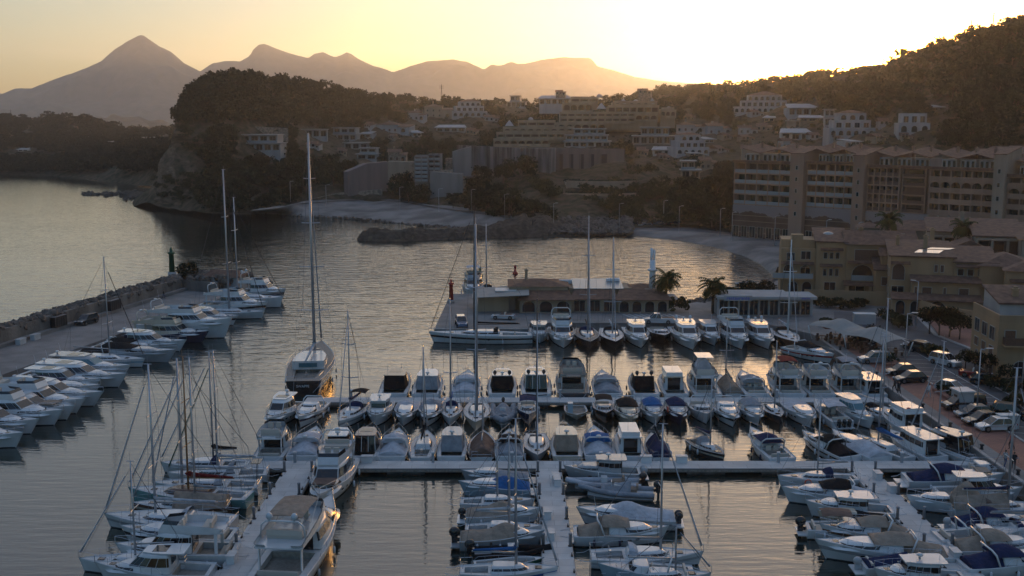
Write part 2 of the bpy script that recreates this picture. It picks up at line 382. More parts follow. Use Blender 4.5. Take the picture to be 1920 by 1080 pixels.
M_glassb = mat('blue_glass', (.05, .16, .20), .08, spec=.7)
M_steel = mat('steel', (.55, .56, .58), .25, metal=.9)
M_alu = mat('mast_alu', (.42, .43, .45), .35, metal=.55, tint=.2)
M_carbon = mat('mast_black', (.015, .015, .017), .3)
M_wood = mat('mast_wood', (.28, .15, .07), .5)
M_rope = mat('rigging', (.09, .09, .10), .6)
M_black = mat('rubber_black', (.012, .012, .014), .5)
M_motor = mat('outboard_black', (.014, .015, .018), .25, coat=.4)
M_motorw = mat('outboard_grey', (.38, .40, .42), .3, coat=.4)
M_fend = mat('fender', (.55, .57, .60), .5, tint=.3)
M_fendb = mat('fender_dark', (.02, .025, .06), .5)
M_anti = mat('antifouling', (.03, .04, .08), .6)
M_cush = mat('cushion', (.52, .48, .42), .8, tint=.15)
M_curt = mat('curtain', (.30, .30, .29), .8)
M_ring = mat('lifebuoy_red', (.55, .08, .03), .5)

def wfun(kind, t, B):
    if kind == 'sail':
        return B / 2 * ((1 - abs((t - .42) / .58) ** 2.1) if t > .42 else 1 - .32 * ((.42 - t) / .42) ** 1.6)
    if kind == 'bow':   # full working boat
        return B / 2 * ((1 - ((t - .5) / .5) ** 2.6) if t > .5 else 1 - .10 * ((.5 - t) / .5) ** 2)
    return B / 2 * ((1 - ((t - .40) / .60) ** 2.3) if t > .40 else 1 - .07 * ((.40 - t) / .40) ** 2)
def sheer(L, H0, H1, t): return H0 + (H1 - H0) * t ** 1.7
def hull(root, kind, L, B, H0, H1, col, stripe=None, ck=None, teak=False, cw=.72, cdepth=.55, rake=None, n=22, boot='antifouling', band=None):
    """hull and deck as two parts. ck: (from, to) of the cockpit along the hull, fractions"""
    rake = (.10 * L if kind != 'sail' else .05 * L) if rake is None else rake
    ts = [i / n for i in range(n)] + [.985, 1.0]
    if ck:
        for c in ck:
            if c > 0.01: ts += [c - .0004, c + .0004]
        ts = sorted(set(ts))
    hb = MB(); db = MB(); rings = []; dr = []
    kz = -.35 if kind != 'sail' else -.45
    for t in ts:
        w = max(wfun(kind, t, B), .015); h = sheer(L, H0, H1, t); x0 = -L / 2 + t * (L - rake)
        fl = .78 + .08 * (1 - t) if kind != 'sail' else .80
        fl2 = fl * (1 - .45 * t ** 3)
        def X(z): return x0 + rake * max(0, z / H1) * t ** 5 + (.0 if kind != 'sail' else (-.04 * L * (1 - z / h) * 0))
        zs = [kz * (1 - .6 * t ** 4), -.02, .10, h * .52, h * .72, h]
        ys = [0.0, w * fl2 * .93, w * fl2, w * (fl2 + (1 - fl2) * .62), w * (fl2 + (1 - fl2) * .82), w]
        ring = [(X(z), y, z) for z, y in zip(zs, ys)]
        rings.append([(p[0], -p[1], p[2]) for p in ring[:0:-1]] + ring)
        e = min(.14, w * .3); low = h - .04
        inck = ck and ck[0] - 1e-9 <= t <= ck[1] + 1e-9
        wc = min(w * cw, w - e - .02); zl = (h - cdepth) if inck else low + .03
        xx = X(h)
        dr.append([(xx, -w + .005, h - .002), (xx, -w + e * .4, h + .03), (xx, -w + e, low), (xx, -wc, low + .01), (xx, -wc, zl), (xx, wc, zl), (xx, wc, low + .01), (xx, w - e, low), (xx, w - e * .4, h + .03), (xx, w - .005, h - .002)])
    m = 11; fs = []; mi = []
    sm = {0: 2, 1: 0, 2: 0, 3: 1, 4: 0}
    for i in range(len(ts) - 1):
        for j in range(m - 1):
            k = j if j < 5 else 9 - j      # 0..4 from gunwale to keel
            hb.add([rings[i][j], rings[i][j + 1], rings[i + 1][j + 1], rings[i + 1][j]], [(0, 1, 2, 3)], {0: 0, 1: 1, 2: 0, 3: 3, 4: 2}[k], True)
    hb.add(rings[0], [tuple(range(m - 1, -1, -1))], 4 if band else 0, False)
    hb.add(rings[-1], [tuple(range(m))], 0, False)
    hm = hullm(col); st = hullm(stripe) if stripe else hm
    ho = hb.build('hull', [hm, st, M_anti, hullm('charcoal') if stripe or col == 'white' else hm, hullm(band) if band else hm], root)
    for o in (ho,):   # weld so that shading is smooth
        bm = bmesh.new(); bm.from_mesh(o.data); bmesh.ops.remove_doubles(bm, verts=bm.verts, dist=.0008); bm.to_mesh(o.data); bm.free()
    for i in range(len(ts) - 1):
        for j in range(9):
            mid = j in (4,)
            inck = ck and ck[0] <= (ts[i] + ts[i + 1]) / 2 <= ck[1]
            mi_ = 1 if (mid and inck) else (2 if teak and j in (2, 3, 4, 5, 6) else 0)
            db.add([dr[i][j], dr[i][j + 1], dr[i + 1][j + 1], dr[i + 1][j]], [(3, 2, 1, 0)], mi_, False)
    # stern closure of an open-backed cockpit stays as the transom
    db.build('deck', [M_deck, M_sole if not teak else M_teak, M_teak], root)
def cab_ring(x0, x1, w, nose=.45, r=.12):
    """plan outline, rear to nose, one side then the other (closed)"""
    ln = x1 - x0
    side = [(x0, w * .55), (x0 + r * .3, w * .93), (x0 + r * 1.5, w), (x0 + ln * .32, w), (x0 + ln * .55, w * .97), (x0 + ln * .75, w * .86), (x0 + ln * .9, w * .70), (x1, w * nose)]
    return side + [(x, -y) for x, y in side[::-1]]
def cabin(root, x0, x1, wb, wt, z0, h, front=.8, back=.25, nose=.45, glass=(.38, .82), col='white', name='cabin', roofm=None, gm=None, over=0.0, wrap='all', rear=True, gmat=None, pillars=True):
    b = MB(); lv = [0, glass[0], glass[1], 1.0]; R = []
    for s in lv:
        R.append([(x, y, z0 + h * s) for x, y in cab_ring(x0 + back * s, x1 - front * s, lerp(wb, wt, s), nose)])
    n = len(R[0])
    top = [(x, y, z0 + h * 1.0 + .05) for x, y in cab_ring(x0 + back + .12, x1 - front - .2, wt * .85, nose)]
    allr = R + [top]
    for a, c in zip(allr, allr[1:]):
        for i in range(n):
            j = (i + 1) % n
            b.add([a[i], a[j], c[j], c[i]], [(3, 2, 1, 0)], 0, True)
    b.add(top, [tuple(range(n - 1, -1, -1))], 0, False)
    o = b.build(name, roofm or hullm(col), root)
    bm = bmesh.new(); bm.from_mesh(o.data); bmesh.ops.remove_doubles(bm, verts=bm.verts, dist=.0008); bmesh.ops.recalc_face_normals(bm, faces=bm.faces); bm.to_mesh(o.data); bm.free()
    g = MB(); A_, B_ = R[1], R[2]
    cx = (x0 + x1) / 2
    for i in range(n):
        j = (i + 1) % n
        is_back = i == n - 1; is_front = i == n // 2 - 1
        if wrap == 'front' and not (n // 2 - 3 <= i <= n // 2 + 1): continue
        if wrap == 'side' and (is_back or is_front): continue
        if is_back and not rear: continue
        if i in (0, n - 2) : continue
        q = [Vector(A_[i]), Vector(A_[j]), Vector(B_[j]), Vector(B_[i])]
        c = sum(q, Vector()) / 4; nn = (q[1] - q[0]).cross(q[3] - q[0]).normalized()
        if nn.dot(c - Vector((cx, 0, c.z))) < 0: nn = -nn
        k = .93 if pillars else 1.0
        q = [c + (p - c) * k + nn * .018 for p in q]
        g.add(q, [(0, 1, 2, 3)], 0, False)
    if g.v and wrap == 'side':
        for sgn in (1, -1):
            h_ = MB()
            for f in g.f:
                q = [g.v[i] for i in f]
                if sum(p[1] for p in q) * sgn > 0: h_.add(q, [(0, 1, 2, 3)])
            if h_.v: h_.build('side_window', gmat or M_glass, o)
    elif g.v: g.build('windscreen' if wrap == 'front' else 'window_band', gmat or M_glass, o)
    return o
def rail(root, kind, L, B, H0, H1, t0=.45, hgt=.55, rake=None, name='bow_rail', r=.016):
    rake = (.10 * L if kind != 'sail' else .05 * L) if rake is None else rake
    b = MB(); sides = []
    for s in (1, -1):
        pts = []
        for i in range(13):
            t = lerp(t0, 1.0, i / 12); w = max(wfun(kind, t, B) - .08, .05); h = sheer(L, H0, H1, t)
            x = -L / 2 + t * (L - rake) + rake * t ** 5
            k = min(1, (i + .5) / 1.5)
            pts.append(Vector((x - .03, s * w, h + hgt * k)))
            if i % 2 == 0: b.tube([(x - .03, s * w, h - .02), (x - .03, s * w, h + hgt * k)], r, 4)
        sides.append(pts)
    b.tube(sides[0] + sides[1][::-1], r, 4)
    return b.build(name, M_steel, root)
def fenders(root, kind, L, B, H0, H1, side=(1, -1), ts=(.25, .5), dark=False):
    for s in side:
        for t in ts:
            b = MB(); w = wfun(kind, t, B); h = sheer(L, H0, H1, t); x = -L / 2 + t * L * .95
            b.lathe((x, s * (w + .10), .18), [(.02, 0), (.10, .06), (.11, .3), (.10, .55), (.02, .62)], 8)
            b.tube([(x, s * (w + .10), .78), (x, s * (w + .0), h + .04)], .012, 4)
            b.build('fender', M_fendb if dark else M_fend, root)
def portholes(root, kind, L, B, H0, H1, ts):
    for s in (1, -1):
        for t in ts:
            b = MB(); w = wfun(kind, t, B); h = sheer(L, H0, H1, t); x = -L / 2 + t * L * .93; n = 10
            fl = (.78 + .08 * (1 - t) if kind != 'sail' else .80) * (1 - .45 * t ** 3); y = w * (fl + (1 - fl) * .62) + .012
            dw = (wfun(kind, t + .02, B) - w) / (.02 * L * .93)
            v = [(x + .20 * cos(2 * pi * k / n), s * (y + dw * .20 * cos(2 * pi * k / n) + .10 * sin(2 * pi * k / n) * (1 - fl)), h * .54 + .10 * sin(2 * pi * k / n)) for k in range(n)]
            b.add(v + [(p[0], p[1] + s * .02, p[2]) for p in v], [tuple(range(n)), tuple(range(2 * n - 1, n - 1, -1)), tuple(range(n, 2 * n))] + [(k, (k + 1) % n, n + (k + 1) % n, n + k) for k in range(n)]); b.build('porthole', M_glass, root)
def lines(root, L, B, H0, z, bow=None):
    for s in (1, -1):
        b = MB(); a = Vector((-L / 2 + .15, s * B * .40, H0)); c = Vector((-L / 2 - 1.1, s * B * .22, z)); b.tube([a, a.lerp(c, .5) - Vector((0, 0, .12)), c], .022, 4); b.build('mooring_line', M_fend, root)
def outboard(root, x, y, z=.5, k=1.0, m=None):
    b = MB()
    b.ell((x - .30 * k, y, z + .62 * k), (.36 * k, .23 * k, .34 * k))
    b.box((x - .32 * k, y, z + .22 * k), (.34 * k, .22 * k, .5 * k))
    b.box((x - .34 * k, y, z - .28 * k), (.20 * k, .09 * k, .75 * k))
    b.box((x - .08 * k, y, z + .18 * k), (.2 * k, .3 * k, .25 * k))
    b.build('outboard_motor', m or M_motor, root)
def cover(root, x0, x1, zfun, wfun_, base, col, name='cover', n=16, seed=0):
    """draped canvas: humped along the boat, tight to the gunwale"""
    b = MB(); rows = []
    for i in range(n + 1):
        t = i / n; x = lerp(x0, x1, t); w = wfun_(x); zc = zfun(t); zb = base(x); row = []
        for j in range(9):
            s = j / 8 * 2 - 1; prof = 1 - abs(s) ** 1.5
            sag = .05 * noise.noise(Vector((x * 1.7 + seed, s * 2, seed)))
            row.append((x, s * w, zb + (zc - zb) * prof + (sag if 0 < j < 8 else -.04)))
        rows.append(row)
    for i in range(n):
        for j in range(8): b.add([rows[i][j], rows[i + 1][j], rows[i + 1][j + 1], rows[i][j + 1]], [(0, 1, 2, 3)], 0, True)
    # close both ends down to the deck
    for r_, rev in ((rows[0], 1), (rows[-1], 0)):
        zb = min(p[2] for p in r_); pts = r_ + [(r_[-1][0], r_[-1][1], zb - .08), (r_[0][0], r_[0][1], zb - .08)]
        b.add(pts, [tuple(range(len(pts)))], 0, False)
    o = b.build(name, clothm(col), root)
    bm = bmesh.new(); bm.from_mesh(o.data); bmesh.ops.remove_doubles(bm, verts=bm.verts, dist=.0008); bm.to_mesh(o.data); bm.free()
    return o
def bimini(root, x0, x1, w, z0, z1, col, name='bimini'):
    b = MB(); n = 8; rows = []
    for i in range(5):
        x = lerp(x0, x1, i / 4); rows.append([(x, w * (j / n * 2 - 1), z1 + .16 * (1 - (j / n * 2 - 1) ** 2) - .10 * abs(i / 2 - 1) ** 2) for j in range(n + 1)])
    for i in range(4):
        for j in range(n):
            q = [rows[i][j], rows[i + 1][j], rows[i + 1][j + 1], rows[i][j + 1]]
            b.add(q, [(0, 1, 2, 3)], 0, True); b.add([(p[0], p[1], p[2] - .03) for p in q], [(3, 2, 1, 0)], 0, True)
    o = b.build(name, clothm(col), root)
    f = MB()
    for s in (1, -1):
        f.tube([((x0 + x1) / 2, s * w, z0), (x0 + .05, s * w, z1 - .1)], .018, 4); f.tube([((x0 + x1) / 2, s * w, z0), (x1 - .05, s * w, z1 - .1)], .018, 4)
    f.build('bimini_frame', M_steel, o)
    return o
def arch(root, x, w, z0, z1, lean=-.5, col='white', dome=1, balls=0):
    b = MB(); pts = [(x, w, z0), (x + lean * .6, w * .92, lerp(z0, z1, .75)), (x + lean, w * .7, z1), (x + lean, -w * .7, z1), (x + lean * .6, -w * .92, lerp(z0, z1, .75)), (x, -w, z0)]
    b.tube(pts, .075, 8)
    o = b.build('radar_arch', hullm(col), root)
    if dome:
        d = MB(); d.lathe((x + lean, 0, z1 + .05), [(.24, 0), (.28, .06), (.27, .15), (.12, .22)], 12); d.build('radome', hullm('white'), o)
    for k in range(balls):
        d = MB(); y = (.55 if k == 0 else -.55) * w; d.ell((x + lean, y, z1 + .38), (.26, .26, .30)); d.tube([(x + lean, y, z1), (x + lean, y, z1 + .2)], .08, 6)
        d.build('satellite_dome', BALLM[0], o)
    a = MB(); a.tube([(x + lean, w * .6, z1), (x + lean - .25, w * .6, z1 + 1.5)], .014, 4); a.build('aerial', M_fend, o)
    return o
BALLM = [None]
def seats(root, x, w, z, n=2, col=None):
    for i in range(n):
        y = (i - (n - 1) / 2) * .8; b = MB()
        b.box((x, y, z + .32), (.5, .55, .16)); b.box((x - .25, y, z + .62), (.14, .55, .55)); b.box((x, y, z + .12), (.25, .25, .26))
        b.build('helm_seat', col or M_cush, root)
def bench(root, x0, x1, w, z, m=None, name='sofa'):
    b = MB(); b.bb(x0, x1, -w, w, z, z + .35); b.bb(x0 - .12, x0 + .05, -w, w, z + .30, z + .75); b.build(name, m or M_cush, root)

# ------------------------------------------------------------------ kinds of boat
def motor(kind, L, B, o):
    """kind: sport, hard, fly, pilot, open, tarp"""
    g = o.get; H0 = g('H0', .10 * B + .55 + .012 * L); H1 = g('H1', H0 + .35 + .030 * L)
    col = g('col', 'white'); root = empty({'sport': 'cabin_cruiser', 'hard': 'motor_yacht', 'fly': 'flybridge_yacht', 'pilot': 'pilothouse_boat', 'open': 'runabout', 'tarp': 'covered_boat'}[kind], (0, 0, 0))
    back = -L / 2; hk = 'bow' if kind == 'pilot' else 'motor'
    hull(root, hk, L, B, H0, H1, col, g('stripe'), ck=(.04, .34) if kind != 'open' else (.06, .62), teak=g('teak', False), band=g('band'))
    # swimming platform
    b = MB(); b.bb(back - .75, back + .02, -B * .40, B * .40, .28, .38); b.build('swim_platform', M_teak if g('teak') else hullm(col if col != 'black' else 'white'), root)
    H = sheer(L, H0, H1, .5); w5 = wfun(hk, .5, B); top = col if col in ('white', 'cream', 'silver') else 'white'
    xa = back + .34 * L; roofc = g('roof', top)
    if kind in ('sport', 'hard', 'tarp'):
        # raised fore deck trunk
        cabin(root, xa + .10 * L, back + .90 * L, w5 * .74, w5 * .55, H - .05, .42 + .012 * L, front=.14 * L, back=.05, nose=.28, glass=(.30, .70), col=top, name='fore_cabin', wrap='side')
        z = H + .10
        if kind == 'hard':
            c = cabin(root, xa - .02 * L, back + .74 * L, w5 * .84, w5 * .66, z - .15, 1.25 + .02 * L, front=.17 * L, back=g('rb', .1), nose=.62, glass=(.34, .84), col=roofc, name='cabin', gmat=g('gm'))
            b = MB(); rx0 = xa - .14 * L; rx1 = back + .56 * L; zr = z - .10 + 1.25 + .02 * L
            ring = cab_ring(rx0, rx1, w5 * .70, .6)
            b.poly(ring, zr, zr + .09); b.build('hardtop', hullm(roofc), root)
            zt = zr + .08
            if g('sunroof', True):
                b = MB(); b.bb(lerp(rx0, rx1, .45), lerp(rx0, rx1, .78), -w5 * .42, w5 * .42, zt + .012, zt + .03); b.build('sunroof', M_glass, root)
            if g('dome', 1):
                for k in range(g('balls', 0)):
                    b = MB(); b.ell((rx0 + .3, (k * 2 - 1) * w5 * .5, zt + .35), (.25, .25, .3)); b.tube([(rx0 + .3, (k * 2 - 1) * w5 * .5, zt), (rx0 + .3, (k * 2 - 1) * w5 * .5, zt + .2)], .07, 6); b.build('satellite_dome', BALLM[0], root)
                b = MB(); b.lathe((rx0 + .5, 0, zt), [(.1, 0), (.1, .18), (.27, .22), (.26, .36), (.1, .42)], 10); b.build('radome', hullm('white'), root)
            b = MB(); b.tube([(rx0 + .4, w5 * .45, zt), (rx0 + .1, w5 * .45, zt + 1.3)], .014, 4); b.build('aerial', M_fend, root)
            if g('rearc'):  # canvas or glass closing the saloon towards the stern
                b = MB(); xx = rx0 + .06; zb = H0 + .02
                q = [(xx - .35, -w5 * .72, zb), (xx - .35, w5 * .72, zb), (xx, w5 * .66, zr - .02), (xx, -w5 * .66, zr - .02)]
                b.add(q, [(0, 1, 2, 3)]); b.add([(p[0] + .04, p[1], p[2]) for p in q], [(3, 2, 1, 0)])
                for s in (1, -1):
                    b.add([(xx - .35, s * w5 * .72, zb), (xa + .1, s * w5 * .84, zb + .1), (xa + .1, s * w5 * .68, zr - .02), (xx, s * w5 * .66, zr - .02)], [(0, 1, 2, 3)])
                oo = b.build('rear_screen', M_glass if g('rearc') == 'glass' else clothm(g('rearc')), root)
                if g('rearc') == 'glass':
                    f = MB()
                    for yy in (-.66, -.22, .22, .66): f.tube([(xx - .37, w5 * yy * 1.08, zb), (xx - .02, w5 * yy, zr)], .03, 4)
                    f.build('screen_frame', hullm('white'), oo)
        elif kind == 'sport':
            cabin(root, xa + .02 * L, back + .66 * L, w5 * .80, w5 * .62, z - .12, .72, front=.13 * L, back=.0, nose=.55, glass=(.22, .93), col=top, name='windscreen_frame', wrap='front', gmat=g('gm'), pillars=True)
            arch(root, xa - .02 * L, w5 * .86, H0, H0 + 1.3, -.6, 'white', g('dome', 1), g('balls', 0))
            if g('top'): 
                cover(root, xa - .06 * L, back + .58 * L, lambda t: z + 1.25 - .25 * abs(t * 2 - 1.0) ** 2 - .35 * t * t, lambda x: w5 * .78, lambda x: z + .55, g('top'), 'canopy_top', 8, L)
            if g('cpt'): cover(root, back + .05 * L, xa + .02 * L, lambda t: H0 + .35 + .75 * t, lambda x: B * .44, lambda x: H0 + .02, g('cpt'), 'cockpit_cover', 8, L)
            else:
                bench(root, back + .08 * L, back + .16 * L, B * .30, H0 - .5); seats(root, xa, w5, H0 - .45, 2)
        else:
            seed = L * 7
            pk = g('peak', 1.5)
            def wf(x):
                t = (x - back) / (L * .9); return max(.1, wfun('motor', min(1, max(0, t)), B) * 1.02)
            def zf(t): return H0 + .15 + pk * (exp_bump(t, g('pc', .55), .22) + .35 * exp_bump(t, .15, .2)) + .25 * t * (H1 - H0)
            cover(root, back + .01 * L, back + g('clen', .86) * L, zf, wf, lambda x: sheer(L, H0, H1, min(1, (x - back) / L)) + .0, g('tarp', 'white'), 'boat_cover', 18, seed)
    elif kind == 'fly':
        cabin(root, xa + .26 * L, back + .90 * L, w5 * .72, w5 * .5, H - .05, .50 + .012 * L, front=.12 * L, back=.05, nose=.28, glass=(.3, .7), col=top, name='fore_cabin', wrap='side')
        hc = 1.35 + .02 * L; z = H - .05
        cabin(root, xa, back + .74 * L, w5 * .86, w5 * .74, z, hc, front=.13 * L, back=.0, nose=.66, glass=(.38, .84), col=roofc, name='cabin', gmat=g('gm'))
        zf_ = z + hc
        # flybridge tub
        b = MB(); fx0 = back + .08 * L; fx1 = back + .62 * L; fw = w5 * .78
        b.poly(cab_ring(fx0, fx1, fw, .62), zf_ - .02, zf_ + .10); b.build('flybridge_floor', M_teak if g('teak') else hullm(roofc), root)
        r0 = cab_ring(fx0 + .2, fx1, fw, .62); r1 = cab_ring(fx0 - .05, fx1 - .35, fw * 1.02, .6); b = MB(); n = len(r0); hh = .62
        for i in range(n - 1):
            j = i + 1; k0 = hh * min(1.0, .35 + (r0[i][0] - fx0) / (fx1 - fx0) * 1.4); k1 = hh * min(1.0, .35 + (r0[j][0] - fx0) / (fx1 - fx0) * 1.4)
            q = [(r0[i][0], r0[i][1], zf_ + .1), (r0[j][0], r0[j][1], zf_ + .1), (r1[j][0], r1[j][1], zf_ + .1 + k1), (r1[i][0], r1[i][1], zf_ + .1 + k0)]
            b.add(q, [(3, 2, 1, 0)], 0, True); b.add([(p[0] - .05 * (1 if p[0] > 0 else 0), p[1] * .96, p[2]) for p in q], [(0, 1, 2, 3)], 0, True)
        co = b.build('flybridge_coaming', hullm(roofc), root)
        b = MB()
        for i in range(5, n - 6):
            j = i + 1
            b.add([(r1[i][0], r1[i][1], zf_ + .72), (r1[j][0], r1[j][1], zf_ + .72), (r1[j][0] - .22, r1[j][1] * .93, zf_ + 1.02), (r1[i][0] - .22, r1[i][1] * .93, zf_ + 1.02)], [(0, 1, 2, 3)])
        b.build('fly_windscreen', g('gm') or M_glass, co)
        seats(root, lerp(fx0, fx1, .68), fw, zf_ + .1, 2); bench(root, lerp(fx0, fx1, .2), lerp(fx0, fx1, .33), fw * .75, zf_ + .1)
        # pillars under the overhang, cockpit sofa, saloon doors
        b = MB()
        for s in (1, -1): b.bb(fx0 + .5, fx0 + .75, s * fw * .88 - .05, s * fw * .88 + .05, H0, zf_)
        b.build('overhang_pillars', hullm(roofc), root)
        b = MB(); b.bb(xa - .03, xa + .0, -w5 * .6, w5 * .6, H0 - .2, zf_ - .15); dd = b.build('saloon_door', M_glass, root)
        bench(root, back + .07 * L, back + .13 * L, B * .32, H0 - .5)
        if g('arch', True): arch(root, lerp(fx0, fx1, .16), fw * .95, zf_ + .3, zf_ + 1.75, g('lean', -.3), roofc, g('dome', 1), g('balls', 0))
        if g('tower'):
            b = MB(); b.bb(lerp(fx0, fx1, .25), lerp(fx0, fx1, .75), -fw * .7, fw * .7, zf_ + 2.25, zf_ + 2.33); ht = b.build('tower_top', hullm('white'), root)
            b = MB()
            for s in (1, -1):
                for xx in (.28, .72): b.tube([(lerp(fx0, fx1, xx), s * fw * .8, zf_ + .1), (lerp(fx0, fx1, xx), s * fw * .6, zf_ + 2.25)], .025, 5)
            b.build('tower_frame', M_steel, ht)
            cover(ht, lerp(fx0, fx1, .3), lerp(fx0, fx1, .72), lambda t: zf_ + 2.2, lambda x: fw * .66, lambda x: zf_ + .75, g('top', 'white'), 'enclosure', 6, 3)
        elif g('top'): bimini(root, lerp(fx0, fx1, .2), lerp(fx0, fx1, .7), fw * .75, zf_ + .6, zf_ + 1.95, g('top'))
    elif kind == 'pilot':
        hc = g('hc', 1.75) * .74; x0 = back + g('px0', .30) * L; x1 = back + g('px1', .66) * L
        cabin(root, x1 - .2, back + .88 * L, w5 * .66, w5 * .52, H - .05, .5, front=.10 * L, back=.0, nose=.35, glass=(.3, .7), col=top, name='fore_cabin', wrap='side')
        c = cabin(root, x0, x1, w5 * .74, w5 * .68, H - .35, hc + .3, front=.35, back=.05, nose=.80, glass=(.50, .84), col=top, name='wheelhouse', gmat=g('gm'))
        b = MB(); b.poly(cab_ring(x0 - .5, x1 - .05, w5 * .76, .8), H - .05 + hc, H + .06 + hc); rf = b.build('wheelhouse_roof', hullm(roofc), root)
        b = MB(); b.lathe(((x0 + x1) / 2, 0, H + hc + .06), [(.08, 0), (.08, .2), (.26, .24), (.25, .36), (.1, .42)], 10); b.tube([(x0, .3, H + hc), (x0 - .1, .3, H + hc + 1.6)], .015, 4); b.build('mast_gear', hullm('white'), rf)
        b = MB(); b.bb(x0 - .045, x0 - .02, -w5 * .46, w5 * .46, H0 - .1, H - .15 + hc); b.build('door_panes', M_glass, c)
        if g('ring'):
            b = MB(); ringmesh(b, (x0 - .1, w5 * .35, H + hc + .3), .32, .07); b.build('lifebuoy', M_ring, root)
        if g('fly2'):
            b = MB(); b.bb(x0 - .2, x1 - .5, -w5 * .6, w5 * .6, H + hc + .06, H + hc + .55); b.build('upper_helm', hullm('white'), root)
    elif kind == 'open':
        # console screen, seats, fore deck
        cabin(root, back + .50 * L, back + .70 * L, w5 * .78, w5 * .66, H - .10, .55, front=.07 * L, back=-.25, nose=.6, glass=(.2, .95), col=top, name='windscreen_frame', wrap='front', gmat=g('gm') or M_glass)
        seats(root, back + .46 * L, w5, H0 - .45, 2); bench(root, back + .10 * L, back + .2 * L, B * .33, H0 - .45)
        if g('top'): bimini(root, back + .18 * L, back + .56 * L, B * .40, H0, H0 + 1.35, g('top'))
        if g('arch'): arch(root, back + .30 * L, B * .44, H0, H0 + 1.3, -.4, 'white', 0)
        if g('cpt'): cover(root, back + .04 * L, back + .56 * L, lambda t: H0 + .25 + .7 * t, lambda x: B * .46, lambda x: H0 + .02, g('cpt'), 'cockpit_cover', 8, L)
    for k in range(g('ob', 0)):
        nn = g('ob'); outboard(root, back - .05, (k - (nn - 1) / 2) * .62, .45, g('obk', 1.0), g('obm'))
    if L > 7.4 and kind != 'open': portholes(root, hk, L, B, H0, H1, (.52, .62, .71))
    if not g('ob'): lines(root, L, B, H0, .74)
    if kind != 'tarp' or g('rail'): rail(root, hk, L, B, H0, H1, g('rt', .42))
    # windlass hatch on the fore deck
    if kind not in ('tarp', 'open'):
        b = MB(); hx = back + .82 * L; b.bb(hx, hx + .45, -.25, .25, sheer(L, H0, H1, .8) + .02, sheer(L, H0, H1, .8) + (.09)); b.build('deck_hatch', M_glass, root)
    if g('pad'):
        b = MB(); b.bb(back + .70 * L, back + .83 * L, -w5 * .5, w5 * .5, sheer(L, H0, H1, .75) + .40, sheer(L, H0, H1, .75) + .52); b.build('sunpad', clothm(g('pad')), root)
    if g('ring') and kind != 'pilot':
        b = MB(); ringmesh(b, (back + .68 * L, -w5 * .86, H + .35), .3, .07, True); b.build('lifebuoy', M_ring, root)
    if g('passer'):
        b = MB(); b.tube([(back - .4, 0, .8), (back - 2.6, 0, 1.45)], .09, 4); b.build('gangway', M_steel, root)
    fenders(root, hk, L, B, H0, H1, ts=g('fts', (.22, .5)), dark=g('fdark', False))
    return root
def exp_bump(t, c, s): return math.exp(-((t - c) / s) ** 2)
def ringmesh(b, c, R, r, side=False):
    pts = []
    for i in range(15):
        a = 2 * pi * i / 14
        pts.append((c[0] + (R * cos(a) if side else 0), c[1] + (0 if side else R * cos(a)), c[2] + R * sin(a)))
    b.tube(pts, r, 6, caps=False)
